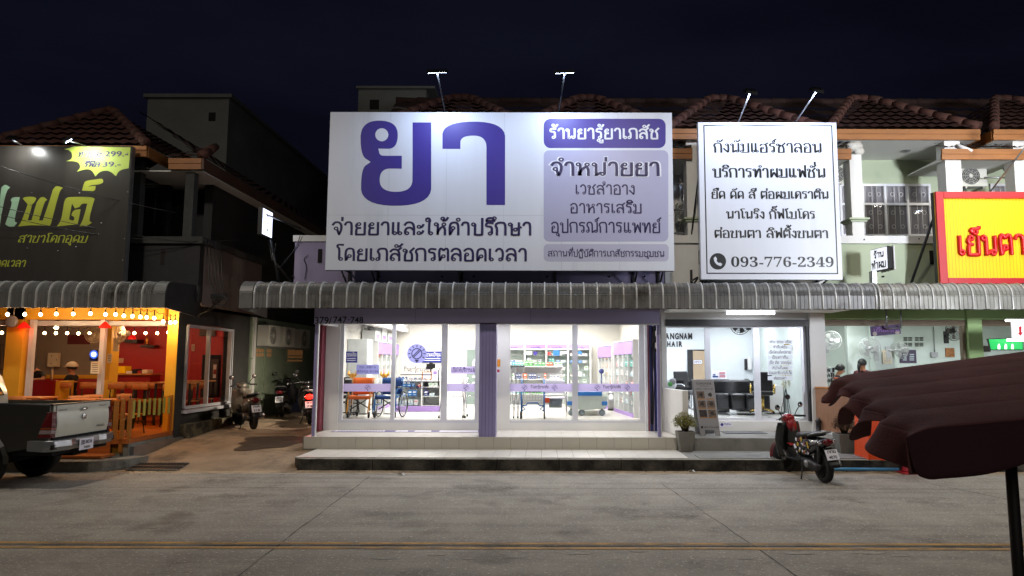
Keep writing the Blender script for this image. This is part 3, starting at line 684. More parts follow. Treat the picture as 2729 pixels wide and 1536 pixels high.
# ---------------------------------------------------------------- pharmacy ground floor
ph = thing('pharmacy_shop', 'white lit pharmacy shop front with purple header and sliding glass doors', 'shop', (-1.2, 15.6, ZP))
XA, XB = AX(905, 1000, YG), AX(1716, 1000, YG)
f = MB('tile_joint'); f.box(-4.92, 2.72, YP + .01, YG + .05, -.05, ZP - .006)
for i in range(22):
    a = -4.9 + .352 * i
    f.box(a + .003, min(a + .349, 2.72), YP, YP + .02, ZS + .01, ZP - .012, 'tile_riser')
    for y0, y1 in ((YP - .006, YP + .5), (YP + .506, YP + 1.0), (YP + 1.006, YG + .04)): f.box(a + .002, min(a + .35, 2.74), y0, y1, ZP - .008, ZP, 'floor_white')
f.build('porch_floor', ph)
zh0, zh1 = AZ(862, YP + .1, 1300), AZ(815, YP + .1, 1300)
h = MB('purple_clad'); hx0, hx1 = AX(838, 840, YP + .06), AX(1758, 840, YP + .06)
h.box(hx0, hx1, YP + .06, YP + .2, zh0, zh1 + .18, 'header_lilac_lit'); h.box(hx0, hx1, YP + .05, YP + .21, zh0 - .025, zh0, 'white_alu')  # header paler than the column, making up in colour for the awning's shade
for i in range(1, 3): x = hx0 + (hx1 - hx0) * i / 3 - .3; h.box(x, x + .006, YP + .058, YP + .07, zh0 + .01, zh1 + .1, 'purple_dark')
h.build('header', ph)
s = MB('white_plain'); s.box(hx0 + .02, hx1 - .02, YP + .22, YG + .2, zh0 + .14, zh0 + .17); s.box(hx0, hx0 + .1, YP + .21, YG + .1, zh0 - .02, zh0 + .14, 'white_alu'); s.build('porch_ceiling', ph)
tx = MB('black_plastic')
lat(tx, '379/', YP + .05, 839, 884, 864, 845, 'black_plastic', .01); lat(tx, '747', YP + .05, 888, 924, 862, 844, 'black_plastic', .01); lat(tx, '748', YP + .05, 934, 968, 862, 845, 'black_plastic', .01); lat(tx, '-', YP + .05, 926, 933, 854, 851, 'purple_dark', .01)
tx.build('lettering', ph)
col = MB('purple_clad'); ca, cb = AX(1277, 1000, YP + .06), AX(1322, 1000, YP + .06)
col.box(ca, cb, YP + .05, YP + .42, ZP, zh0 - .001)
for k in range(1, 5): x = ca + (cb - ca) * k / 5; col.box(x - .004, x + .004, YP + .044, YP + .06, ZP, zh0, 'purple_dark')
col.build('column', ph)
for px in (840, 1755):
    c = MB('purple_clad'); x = AX(px, 1000, YP + .12); c.box(x - .03, x + .03, YP + .1, YP + .16, ZP - .03, zh0, 'purple_clad'); c.box(x + .031, x + .05, YP + .1, YP + .16, ZP - .03, zh0, 'white_alu'); c.build('pole', ph)
# front wall with glazing
Zg0, Zg1 = AZ(1120, YG, 1300), zh0 + .14
w = MB('white_paint'); w.box(XA - .1, XB + .05, YG - .03, YG + .12, ZP, Zg0 - .06, 'white_paint'); w.box(XA - .32, XA, YG - .05, YG + .15, ZP, Zg1, 'white_paint'); w.box(XA - .40, XA - .33, YG - .3, YG + .1, ZP, Zg1, M('maroon_edge', '7a2f3f', .5)); w.box(XA - .47, XA - .41, YG - .32, YG + .1, ZP, Zg1 - .03, 'lilac_wall')
w.box(ca - .05, cb + .22, YG - .04, YG + .14, ZP, Zg1, 'white_paint'); w.build('front_wall', ph)
sh = MB(M('shutter_blue', '343a78', .45, var=.15, scale=4, stretch=(8, 8, 1)))
xr = AX(1716, 1000, YG)
sh.box(xr, xr + .05, YG - .25, YG + .1, ZP, Zg1, 'white_alu'); sh.box(xr + .05, xr + .09, YG - .2, YG + .1, ZP, Zg1, 'maroon_edge')
for k in range(7): sh.box(xr + .09 + .03 * k, xr + .112 + .03 * k, YG - .16 - .03 * (k % 2), YG + .08, ZP, Zg1, 'shutter_blue' if k % 3 else 'lilac_wall')
sh.build('folded_shutter', ph)
P3 = [(905, 915), (1043, 1053), (1176, 1192), (1266, 1278), (1343, 1353), (1525, 1540), (1703, 1716)]
fr = MB('white_alu')
for a, b in P3: fr.box(AX(a, 1000, YG), AX(b, 1000, YG), YG - .03, YG + .06, Zg0 - .06, Zg1)
fr.box(XA, XB, YG - .028, YG + .058, Zg0 - .06, Zg0); fr.box(XA, XB, YG - .028, YG + .058, Zg1 - .05, Zg1)
fr.build('window_frame', ph)
LILAC = TL('decal_lilac', 'b9aedb', .45); VIO = M('ink_violet', '3a2f86', .6, var=.03); INK = M('ink_dark', '201a4a', .6, var=.03); M('decal_white', 'e2e2ee', .6, var=.02); TL('decal_pale', '9a9ddb', .35)
def bulb_logo(mb, px, py, r, Y, m, off=.01, n=9):
    lat_r = r * .52
    c = at(px, py, Y); s = (at(px + 1, py, Y).x - c.x)
    def pt(dx, dy, o=0): return (c.x + dx * s, Y - off - o, c.z - dy * s)
    ring = [pt(lat_r * math.cos(t * math.pi / 12), lat_r * math.sin(t * math.pi / 12)) for t in range(24)]
    w = r * .045
    def seg(a, b, o):
        A, B = Vector((a[0], a[1])), Vector((b[0], b[1])); d = (B - A).normalized(); nn = Vector((-d.y, d.x)) * w
        mb.face([pt(*(A - nn), o), pt(*(B - nn), o), pt(*(B + nn), o), pt(*(A + nn), o)], m)
    for t in range(24):
        a, b = t * math.pi / 12, (t + 1) * math.pi / 12; mb.face([pt((lat_r - w) * math.cos(a), (lat_r - w) * math.sin(a)), pt((lat_r - w) * math.cos(b), (lat_r - w) * math.sin(b)), pt((lat_r + w) * math.cos(b), (lat_r + w) * math.sin(b)), pt((lat_r + w) * math.cos(a), (lat_r + w) * math.sin(a))], m)
    for k in range(n):
        a = math.radians(-210 + 240 * k / (n - 1)); seg((r * .66 * math.cos(a), r * .66 * math.sin(a)), (r * .9 * math.cos(a), r * .9 * math.sin(a)), .0006)
    seg((-lat_r * .6, lat_r * .7), (lat_r * .7, -lat_r * .6), .0012); seg((-lat_r * .8, lat_r * .5), (lat_r * .5, -lat_r * .8), .0014)
    for k, ww in enumerate((.2, .14, .06)): seg((-r * ww, r * (.66 + .1 * k)), (r * ww, r * (.66 + .1 * k)), .0018)
PANES = [(915, 1043), (1053, 1176), (1192, 1266), (1353, 1525), (1540, 1703)]
for i, (a, b) in enumerate(PANES):
    X0, X1 = AX(a, 1000, YG), AX(b, 1000, YG)
    gl = MB('glass'); gl.box(X0, X1, YG + .01, YG + .016, Zg0, Zg1 - .05); o = gl.build('pane', ph)
    d = MB('decal_lilac')
    if i != 1: fill(d, [[(a, 1023), (b, 1023), (b, 1044), (a, 1044)]], YG, 'decal_lilac', .002)
    if i == 0:
        bulb_logo(d, 980, 1033, 10, YG, 'ink_violet', .005); fill(d, [[(950, 972), (1010, 972), (1010, 998), (950, 998)]], YG, 'decal_pale', .002)
        lat(d, '药房 | 保健产品', YG, 958, 1002, 983, 976, 'ink_violet', 0, .005); lat(d, '营养补充品 | 医疗器械', YG, 952, 1009, 995, 987, 'ink_violet', 0, .005)
    if i == 1:
        fill(d, [disc(1111, 943, 26)], YG, 'decal_pale', .002); bulb_logo(d, 1111, 943, 26, YG, 'ink_dark', .006)
        th(d, 'ร้านยารู้ยาเภสัช', YG, 1076, 1144, 990, 981, 'ink_dark', 1.6); fill(d, [[(1067, 998), (1152, 998), (1152, 1000.5), (1067, 1000.5)]], YG, 'ink_dark', .004)
        th(d, 'เปิดให้บริการทุกวัน', YG, 1079, 1138, 1018, 1011, 'ink_violet', 1.5); lat(d, '07:30 - 19:30', YG, 1081, 1127, 1037, 1029, 'ink_violet', .01); th(d, 'น', YG, 1130, 1136, 1037, 1031, 'ink_violet')
    if i == 2:
        fill(d, [[(1201, 977), (1266, 977), (1266, 997), (1201, 997)]], YG, 'decal_lilac', .002); th(d, 'เปิดให้บริการแล', YG, 1204, 1265, 992, 983, 'ink_violet', 1.9); bulb_logo(d, 1242, 1033, 10, YG, 'ink_violet', .005)
    if i == 3:
        bulb_logo(d, 1398, 1033, 10, YG, 'ink_violet', .005); bulb_logo(d, 1478, 1033, 10, YG, 'ink_violet', .005); th(d, 'ร้านยารู้ยาเภสัช', YG, 1414, 1462, 1035, 1029, 'ink_dark', 1.6)
    if i == 4:
        bulb_logo(d, 1592, 1033, 10, YG, 'ink_violet', .005); bulb_logo(d, 1672, 1033, 10, YG, 'ink_violet', .005); th(d, 'ร้านยารู้ยาเภสัช', YG, 1607, 1655, 1035, 1029, 'ink_dark', 1.6)
    d.build('decal', o)
hd = MB('black_plastic'); v = at(1171, 1000, YG - .05); hd.tube([(v.x, YG - .04, v.z - .25), (v.x - .01, YG - .1, v.z - .2), (v.x - .01, YG - .1, v.z + .1), (v.x, YG - .04, v.z + .15)], .012, 8); hd.build('door_handle', ph)
st = MB('decal_white'); fill(st, [[(1323, 958), (1333, 958), (1333, 978), (1323, 978)]], YG - .04, M('sticker_orange', 'd98a1e', .6), .004); fill(st, [[(1323, 982), (1332, 982), (1332, 998), (1323, 998)]], YG - .04, 'decal_white', .004); fill(st, [disc(1327.5, 989, 4)], YG - .04, M('sticker_red', 'b03040', .6), .006); st.build('sticker', ph)
# pharmacy room
ZF, ZC, YB = .70, 3.25, 22.3
PX0, PX1 = XA - .25, 2.36
rm = MB('cream_wall')
rm.box(PX0 - .1, PX0, YG + .16, YB, ZF, ZC); rm.box(PX1, PX1 + .1, YG + .1, YB, ZF, ZC); rm.box(PX0, PX1, YB, YB + .1, ZF, ZC); rm.build('room_wall', ph)
rm = MB('white_plain'); rm.box(PX0, PX1, YG + .13, YB, ZC, ZC + .08); rm.build('room_ceiling', ph)
rm = MB('floor_white'); rm.box(PX0, PX1, YG + .13, YB, ZF - .1, ZF); rm.build('room_floor', ph)
for x in (-3.4, -1.2, 1.0):
    for y in (17.3, 19.2, 21.1):
        p = MB(E('panel_light', 'fffdf6', 6)); p.box(x - .55, x + .55, y - .12, y + .12, ZC - .03, ZC - .005); pl = p.build('ceiling_light', ph)
        lamp('AREA', 'ceiling_light_glow', (x, y, ZC - .06), 54, 'fffaf0', ph, (0, 0, 0), 1.1, .24)
# fill lights added under the pharmacy's porch ceiling
for x in (-3.2, -1.0, 1.2):
    p = MB('panel_light'); p.box(x - .3, x + .3, YP + .7, YP + .76, zh0 + .10, zh0 + .12); p.build('porch_fill', ph)
    lamp('AREA', 'porch_fill_glow', (x, YP + .73, zh0 + .09), 14, 'f4f4ff', ph, (0, 0, 0), .6, .06)
# ---------------------------------------------------------------- hair salon ground floor
hs = thing('hair_salon_shop', 'white hair salon shop front with sliding glass doors and grey porch', 'shop', (4.5, 15.6, ZP))
hx0_, hx1_ = 2.78, AX(2152, 1000, YG)
f = MB('pave_grey'); f.box(2.73, 6.55, YP - .08, YG + .1, -.05, ZP, 'pave_grey'); f.build('porch_floor', hs, .01)
b = MB('white_paint'); zt_ = AZ(868, YG, 1950)
b.box(hx0_, hx1_ + .1, YG - .1, YG + .12, ZP, ZP + .22); b.box(hx1_ + .02, hx1_ + .36, YG - .2, YG + .3, ZP, 3.5); b.box(hx0_ - .05, hx1_ + .36, YG - .06, YG + .2, zt_ + .1, 3.5); b.box(2.66, 2.78, YG - .1, YG + .3, ZP, 3.5)
b.box(hx0_ - .05, 6.55, YP + .2, YG - .07, 3.12, 3.16, 'soffit'); b.build('front_wall', hs)
z0_ = ZP + .22
lw = MB('white_paint'); lw.hexa([(2.66, YG, ZP), (2.74, YG, ZP), (2.98, 14.86, ZP), (2.86, 14.86, ZP), (2.66, YG, 1.42), (2.74, YG, 1.42), (2.98, 14.86, 1.42), (2.86, 14.86, 1.42)]); lw.build('low_wall', hs, .008)
fr = MB('white_alu')
for a, c in ((1757, 1765), (1880, 1894), (2010, 2026), (2138, 2150)): fr.box(AX(a, 1000, YG), AX(c, 1000, YG), YG - .02, YG + .05, z0_, zt_)
fr.box(hx0_, hx1_, YG - .018, YG + .048, z0_, z0_ + .06); fr.box(hx0_, hx1_, YG - .018, YG + .048, zt_ - .05, zt_); fr.build('window_frame', hs)
ro = MB('steel_dark'); ro.box(hx0_ - .02, hx1_ + .01, YG - .15, YG - .05, zt_ - .02, zt_ + .13)
for k in range(4): ro.box(hx0_ - .02, hx1_ + .01, YG - .165, YG - .15, zt_ + .0 + .03 * k, zt_ + .02 + .03 * k)
ro.box(hx1_ - .03, hx1_ + .03, YG - .14, YG - .04, z0_, zt_, 'steel_dark'); ro.build('roller_shutter', hs)
for k, (a, c) in enumerate(((1765, 1880), (1894, 2010), (2026, 2138))):
    gl = MB('glass'); gl.box(AX(a, 1000, YG), AX(c, 1000, YG), YG + .01, YG + .016, z0_ + .06, zt_ - .05); o = gl.build('pane', hs)
    if k == 2:
        d = MB('decal_pale'); TL('decal_grey', 'd0d3da', .5); M('ink_black', '17171a', .5)
        for j, tx_ in enumerate(('สระ ซอย เซ็ต', 'ทำสีแฟชั่น', 'ยืดโคนดัดปลาย', 'ยืดเคราติน', 'ยืด ดัด วอลลุ่ม', 'สปาเส้นผม', 'ต่อผมเคราติน นาโนริง กิ๊ฟ', 'ต่อขนตา')):
            y = 912 + 13.8 * j; fill(d, [[(2046, y - 6), (2112, y - 6), (2112, y + 5), (2046, y + 5)]], YG, 'decal_grey', .002)
            tx_ = ''.join(ch for ch in tx_ if ch in TH); wd = min(60, 5 + 4.6 * sum(1 for ch in tx_ if TH[ch][0])); th(d, tx_, YG, 2079 - wd / 2, 2079 + wd / 2, y + 3, y - 3, 'ink_black', 1.4)
        d.build('decal', o)
sg = MB('decal_white'); fill(sg, [[(1918, 1127), (1950, 1125), (1950, 1137), (1918, 1139)]], YG - .1, 'decal_white', .004); fill(sg, [disc(1924, 1132, 4)], YG - .1, 'ink_violet', .006); th(sg, 'ร้านทำผม', YG - .1, 1930, 1948, 1133, 1129, 'ink_violet', 1.3, 0, 0, .008); sg.build('notice_plate', hs)
HB = 20.6
rm = MB(M('salon_wall', 'd4dade', .7, var=.03)); rm.box(hx0_ - .1, hx0_, YG + .3, HB, z0_, 3.2); rm.box(hx1_ + .2, hx1_ + .3, YG + .31, HB, z0_, 3.2); rm.box(hx0_, hx1_ + .2, HB, HB + .1, z0_, 3.2); rm.build('room_wall', hs)
rm = MB('white_plain'); rm.box(hx0_, hx1_ + .2, YG + .21, HB, 3.2, 3.28); rm.build('room_ceiling', hs)
rm = MB('floor_white'); rm.box(hx0_, hx1_ + .2, YG + .13, HB, z0_ - .1, z0_); rm.build('room_floor', hs)
for x in (3.6, 5.4):
    for y in (17.4, 19.4):
        p = MB('panel_light'); p.box(x - .3, x + .3, y - .3, y + .3, 3.17, 3.19); p.build('ceiling_light', hs); lamp('AREA', 'ceiling_light_glow', (x, y, 3.15), 31, 'eef4ff', hs, (0, 0, 0), .6)
tb = MB(E('tube_white', 'f6f8ff', 9)); v0, v1 = at(1937, 835, 15.6), at(2064, 835, 15.6); tb.tube([(v0.x, 15.6, v0.z), (v1.x, 15.6, v1.z)], .028, 10); o = tb.build('tube_light', hs)
lamp('AREA', 'tube_light_glow', ((v0.x + v1.x) / 2, 15.6, v0.z - .05), 30, 'f0f4ff', hs, (0, 0, 0), 1.1, .06)
# ---------------------------------------------------------------- noodle shop ground floor
ns = thing('noodle_shop', 'green fronted open noodle shop behind the maroon parasol', 'shop', (9, 16, ZP))
f = MB('pave_grey'); f.box(6.56, 14, YP + .03, YG + .1, -.05, ZP - .01); f.build('porch_floor', ns)
nx0, nx1, nx2 = AX(2190, 950, YG), AX(2574, 900, YG), AX(2612, 900, YG)
b = MB('green_lintel'); zl0 = AZ(852, YG, 2400)
b.box(nx0 - .3, nx2 + 3, YG - .03, YG + .2, zl0, 3.6); b.box(nx1, nx2, YG - .1, YG + .25, ZP, 3.55); b.build('front_wall', ns)
b = MB('brown_roll')
for a, c in ((nx0, nx1 - .01), (nx2 + .01, nx2 + 3)):
    for k in range(3): b.box(a, c, YG - .02 + .01 * (k % 2), YG + .15, zl0 - .14 + .045 * k, zl0 - .1 + .045 * k)
b.box(nx1 - .08, nx1 - .02, YG, YG + .12, ZP, zl0 - .15); b.build('roller_shutter', ns)
b = MB('white_paint'); b.box(nx0 - .32, nx0 - .02, YG - .12, YG + .3, ZP, 3.5); b.build('pillar', ns)
NB = 20.4
rm = MB(M('noodle_wall', 'bcc6c2', .75, var=.05)); rm.box(nx0 - .2, nx0 - .1, YG + .31, NB, ZP, 3.3); rm.box(nx0 - .1, 14, NB, NB + .1, ZP, 3.3); rm.box(14, 14.1, YG, NB, ZP, 3.3)
rm.box(AX(2260, 950, 18.6), AX(2345, 950, 18.6), 18.6, 18.75, ZP, 3.3); rm.box(AX(2332, 950, 18.3), AX(2384, 950, 18.3), 18.3, 18.6, ZP, 3.3); rm.build('room_wall', ns)
rm = MB('white_plain'); rm.box(nx0 - .1, 14, YG + .21, NB, 3.3, 3.38); rm.build('room_ceiling', ns)
rm = MB('floor_white'); rm.box(nx0 - .1, 14, YG + .11, NB, ZP - .1, ZP); rm.build('room_floor', ns)
q = MB('gap_dark')
for bx in (2408, 2438):
    for by in (899, 914):
        for i in range(2):
            for j in range(3): q.pbox(bx + 12.5 * i, by + 3.6 * j, bx + 12.5 * i + 10.5, by + 3.6 * j + 2.4, NB - .006, NB + .05)
q.build('vent_block', ns)
v = at(2248, 863, 17.6); p = MB('tube_white'); p.lathe((v.x, 17.6, 3.24), [(.02, 0), (.19, .0), (.19, .05)], 16); p.build('ceiling_light', ns)
lamp('AREA', 'ceiling_light_glow', (v.x, 17.8, 3.2), 44, 'eef4ee', ns, (0, 0, 0), .4); lamp('AREA', 'ceiling_light_glow', (9, 18.6, 3.26), 54, 'eef4ee', ns, (0, 0, 0), .6); lamp('AREA', 'ceiling_light_glow', (11.6, 18, 3.26), 55, 'eef4ee', ns, (0, 0, 0), .6)
# ================================================================ restaurant building left of the alley
rb = thing('restaurant_building', 'dark two storey corner restaurant with orange lit ground floor and tiled roof', 'building', (-10, 16, .3))
YR = 15.6
ze2 = AZ(388, 15.3, 300)
XE0, XE1 = AX(-40, 385, 15.3), AX(388, 385, 15.3)
ap = at(295, 300, 17.0)
hip_bay(rb, XE0, XE1, 15.3, ze2, (ap.x - .05, ap.x + .05), 17.0, ap.z)
r = MB('roof_tile'); zl2 = AZ(422, 15.6, 500); ra, rbx = AX(450, 420, 15.6), AX(538, 420, 15.6)
tile_slope(r, (ra, 15.6, zl2), (rbx, 15.6, zl2), (rbx, 16.4, zl2 + .45), (ra + .35, 16.4, zl2 + .45)); ridge_caps(r, (rbx, 15.6, zl2 + .06), (rbx - .1, 16.4, zl2 + .5))
tile_slope(r, (rbx, 15.6, zl2), (rbx, 27, zl2), (rbx - 2.2, 27, zl2 + 1.5), (rbx - 2.2, 15.6 + 1.2, zl2 + 1.5), pu=.5, pv=.6); r.build('lower_roof', rb)
f = MB('fascia'); f.box(ra, rbx, 15.58, 15.64, zl2 - .12, zl2 - .005); f.box(ra, rbx - .01, 15.6, 15.66, zl2 - .25, zl2 - .121); f.box(rbx, rbx + .05, 15.6, 27, zl2 - .25, zl2 - .005, 'fascia_shaded'); f.box(XE1 - .5, rbx, 15.7, 27, zl2 - .28, zl2 - .255, 'soffit'); f.build('lower_fascia', rb)  # alley-side fascia darker than the front one, its shade painted in
u = MB('restaurant_black'); u.box(-22, XE1 - .3, 16.9, 17.1, 4.4, ze2 - .2); u.box(XL - .2, XL, 16.9, 34, 3.2, zl2 - .25); u.box(-22, XL - .21, 17.4, 17.6, 3.2, zl2 - .25); u.build('upper_wall', rb)
c = MB('grey_wall_dark'); v = AX(505, 550, 15.8)
c.box(v - .1, v + .1, 15.75, 15.95, 4.6, zl2 - .25); c.build('column', rb); c = MB('grey_wall_dark'); c.box(AX(360, 550, 15.8) - .12, AX(360, 550, 15.8) + .12, 15.75, 15.95, 4.6, ze2 - .2); c.build('column', rb)
p = MB('restaurant_black'); zc3, zt3 = AZ(650, 15.7, 430), AZ(632, 15.7, 430); zb3 = 3.3
xr3 = AX(532, 690, 15.7)
p.box(-22, xr3, 15.7, 15.9, zb3, zc3); p.box(-22, xr3 + .08, 15.62, 15.95, zc3, zt3, 'grey_wall_dark'); p.box(-22, xr3 + .05, 15.6, 15.7, zb3, zb3 + .35, 'grey_wall_dark'); p.box(xr3 - .2, xr3, 15.91, 19.2, 3.25, zc3, 'brown_wall'); p.box(xr3 - .22, xr3 + .06, 15.96, 19.3, zc3, zt3, 'grey_wall_dark'); p.build('parapet', rb)
q = MB('gap_dark'); q.pbox(428, 666, 438, 706, 15.69, 15.75); q.build('drain_hole', rb)
wf = MB('grey_wall_dark')
for x in (372, 410): wf.pbox(x, 490, x + 3, 600, 16.86, 16.9)
for y in (490, 533): wf.pbox(372, y, 413, y + 3, 16.85, 16.89)
wf.build('window_frame', rb)
# side wall on the alley
yw0, yw1 = 15.98, 18.3; zw0, zw1 = .97, 2.78
sw = MB('grey_wall_dark')
sw.box(XL - .2, XL, YR + .02, yw0, .2, 3.3); sw.box(XL - .2, XL, yw0, yw1, .2, zw0 - .08); sw.box(XL - .2, XL, yw0, yw1, zw1 + .06, 3.3); sw.box(XL - .2, XL, yw1, 19.4, .2, 3.3)
sw.box(XL - .02, XL + .22, YR + .3, 18.4, .1, .62, M('stain_yellow', '8a8062', .9, var=.35, scale=3, dark='33302a', dpos=.5, detail=9)); sw.build('side_wall', rb)
gwm = MB('green_alley'); gwm.box(XL - .2, XL + .04, 19.41, 33, .2, 3.2); gwm.box(XL + .04, XL + .07, 19.41, 33, 2.05, 2.1); gwm.box(XL + .04, XL + .1, 20.3, 20.4, .2, 3.2)
gwm.box(XL + .04, XL + .1, 19.5, 19.62, .2, 3.2, 'white_paint'); gwm.build('rear_wall', rb)
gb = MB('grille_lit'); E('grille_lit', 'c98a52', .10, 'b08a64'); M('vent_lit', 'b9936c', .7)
for ya, yb, za, zb_ in ((19.75, 20.9, 2.12, 2.36), (22.2, 23.6, 1.98, 2.38)):
    for i in range(6):
        for j in range(2): gb.box(XL + .045, XL + .055, ya + (yb - ya) * i / 6 + .02, ya + (yb - ya) * (i + 1) / 6 - .02, za + (zb_ - za) * j / 2 + .015, za + (zb_ - za) * (j + 1) / 2 - .015, 'grille_lit')
gb.build('vent_block', rb)
wn = MB('white_alu')
for z in (zw0, zw1): wn.box(XL - .04, XL + .06, yw0, yw1, z - .03, z + .03)
for y in (yw0, (yw0 + yw1) / 2 - .1, yw1 - .1, yw1): wn.box(XL - .042, XL + .05, y - .024, y + .024, zw0, zw1)
wn.box(XL - .05, XL + .12, yw0 - .05, yw1 + .05, zw0 - .12, zw0 - .051); o = wn.build('window', rb)
gl = MB('glass_dim'); gl.box(XL - .004, XL + .002, yw0, yw1, zw0, zw1); gl.build('pane', o)
# unseen fill lamp added on the pharmacy's outer wall to brighten the alley
bl_ = thing('alley_fill_lamp', 'small round fill lamp added unseen on the alley side of the pharmacy wall', 'lamp', (-5.02, 17.9, 2.1)); q = MB('galv'); q.lathe((-4.99, 17.9, 2.2), [(.11, -.0), (.11, -.03)], 16, 'galv', 'X'); q.build('base', bl_); q = MB('panel_light'); q.ball((-5.03, 17.9, 2.2), .08, 'panel_light', 12, 8, (.6, 1, 1)); q.build('globe', bl_); lamp('AREA', 'alley_fill_glow', (-5.15, 17.9, 2.15), 34, 'ffeed6', bl_, size=.15, target=(-6.2, 18.3, 1.5)).data.spread = math.radians(105)
# front columns, beams and frame of the dining room
c = MB('amber_paint')
for a, b_ in ((440, 480), (8, 52), (265, 291)):
    Yc = YR if a != 265 else 17.6
    xa, xb = AX(a, 1000, Yc), AX(b_, 1000, Yc); xa = min(xb - .3, xa) if a == 440 else xa
    c = MB('amber_paint'); c.box(xa, min(xb, XL - .001) if a == 440 else xb, Yc, Yc + .35, .5, 3.25); c.build('column', rb)
c = MB('amber_paint'); z0 = AZ(852, YR, 200); c.box(-22, XL - .32, YR, YR + .2, z0, 3.3); c.box(-22, XL - .35, 14.6, YR - .01, 3.36, 3.4, 'amber_paint'); c.box(-22, XL - .4, YR + .21, YR + .5, z0 - .12, z0 - .02, 'white_alu'); c.build('beam', rb)
fr = MB('white_alu')
for a, b_ in ((60, 72), (252, 264)): fr = MB('white_alu'); fr.box(AX(a, 1000, YR), AX(b_, 1000, YR), YR + .1, YR + .2, .5, z0); fr.build('door_frame', rb)
rm = MB('grey_room'); RBY = 20.2; xs_ = AX(285, 950, RBY)
rm.box(-20, xs_, RBY, RBY + .1, .5, 3.2, 'grey_room'); rm.box(xs_, XL - .21, RBY - .05, RBY + .1, .5, 3.2, 'red_paint'); rm.box(-20, xs_ - .01, RBY - .06, RBY, .5, 1.50, 'red_paint'); rm.box(-20, xs_ - .02, RBY - .05, RBY, 1.51, 1.61, 'amber_paint')
rm.box(-20.1, -20, YR, RBY, .5, 3.2, 'grey_room'); rm.box(XL - .26, XL - .21, YR + .4, 15.97, .5, 3.2, 'red_paint'); rm.box(XL - .26, XL - .21, 18.35, RBY - .06, .5, 3.2, 'red_paint'); rm.build('room_wall', rb)
rm = MB(M('ceiling_brown', '6a5440', .8)); rm.box(-20, XL - .21, YR + .51, RBY, 3.2, 3.26); rm.build('room_ceiling', rb)
rm = MB('deck_wood'); rm.box(-20, XL - .21, YR + .02, RBY, .4, .5); rm.build('room_floor', rb)
dk = MB('deck_wood'); dk.box(-20, XL, 13.9, YR + .01, .42, .51); dk.box(-20, XL - .3, 13.88, 13.9, .24, .505); dk.box(-20, XL - .2, 13.45, 13.89, .2, .245)
for k in range(14): dk.box(-20, XL - .01, 13.95 + .12 * k, 13.954 + .12 * k, .511, .512, 'wood_dark')
dk.build('deck', rb)
dk = MB('kerb_top'); dk.box(-20, XL + .02, 13.95, YR, -.02, .415); dk.box(XL + .03, XL + .1, 14.0, YR + .3, .1, .36, 'galv')
dk.box(-20, XL - .45, 13.12, 13.44, -.02, .19)
n = 6
for i in range(n):
    t0, t1 = math.pi / 2 * i / n, math.pi / 2 * (i + 1) / n
    p = [(XL - .45 + r_ * math.sin(t), 13.95 - .83 + r_ - r_ * math.cos(t) if False else 13.97 - r_ * math.cos(t)) for r_, t in ((.85, t0), (.85, t1), (.5, t1), (.5, t0))]
    dk.hexa([(q_[0], q_[1], -.02) for q_ in p] + [(q_[0], q_[1], .19) for q_ in p])
dk.build('deck_base', rb)
# stair tower behind
tw = thing('stair_tower', 'tall weathered concrete block rising dark behind the restaurant roof', 'tower block', (-11, 24, 0))
M('tower_concrete', '74756f', .9, var=.15, scale=.9, bump=.2, dark='6e6d66', dpos=.6, detail=8)
xa, xb = AX(392, 300, 23), AX(609, 300, 23); zt5 = AZ(262, 23, 500)
m = MB('tower_concrete'); m.box(xa, xb, 23, 40, 0, zt5); m.build('wall', tw)
m = MB('tower_concrete'); m.box(xa - .1, xb + .12, 22.9, 40.1, zt5, zt5 + .12); m.build('coping', tw)
m = MB('gap_dark'); m.pbox(556, 300, 574, 323, 22.99, 23.05)
for y in (27, 31, 35): m.box(xb - .02, xb + .012, y, y + .6, 7.5, 8.3)
m.build('window', tw)
tw = thing('rooftop_block', 'faint pale concrete roof block far behind the pharmacy billboard', 'tower block', (-8, 27, 0))
m = MB('tower_concrete'); m.box(AX(955, 260, 26), AX(1136, 260, 26), 26, 32, 3, AZ(238, 26, 1050)); m.build('wall', tw)
m = MB('tower_concrete'); m.box(AX(950, 260, 26), AX(1160, 260, 26), 25.9, 32.1, AZ(238, 26, 1050), AZ(232, 26, 1050)); m.build('coping', tw)
m = MB('gap_dark'); m.pbox(985, 266, 1010, 292, 25.99, 26.05); m.build('window', tw)
bw = MB('grey_wall_dark'); bw.box(XL - .3, -3.5, 33.1, 33.3, 0, 5.2); solo('rear_house', 'dark house wall closing the far end of the alley', 'house', bw)
# ================================================================ billboards and small signs
M('panel_white', 'd4d9e4', .38, var=.04, scale=.8, stretch=(2.5, 2.5, .35), dark='c2c8d2', dpos=.66, detail=7); M('panel_seam', 'b2b8c2', .5); M('print_purple', '34268a', .45, var=.03); M('print_navy', '1c1550', .45, var=.03); M('print_lilac', 'a9aac8', .4, var=.02); M('print_lilac_low', 'b4b5cc', .4, var=.02); M('print_pale', 'dfe3f0', .4, var=.02)
M('print_black', '0e0e10', .45); M('board_dark', '3a3734', .30, var=.12, scale=1.2, stretch=(4, 4, .4)); M('print_lime', 'a9b03e', .45, var=.12, scale=1.2); M('print_mint', '9fc3a4', .45, var=.1); M('burst_lime', 'b7cc5c', .4, var=.05); M('print_violet', '4a4468', .5)
M('sign_red', 'b3121c', .4, var=.05); M('sign_yellow', 'f0c400', .45, var=.03, spec=.3); M('sign_yellow_groove', 'c49a00', .5); M('letter_red', 'c5060f', .35, var=.04)
YS = 15.1
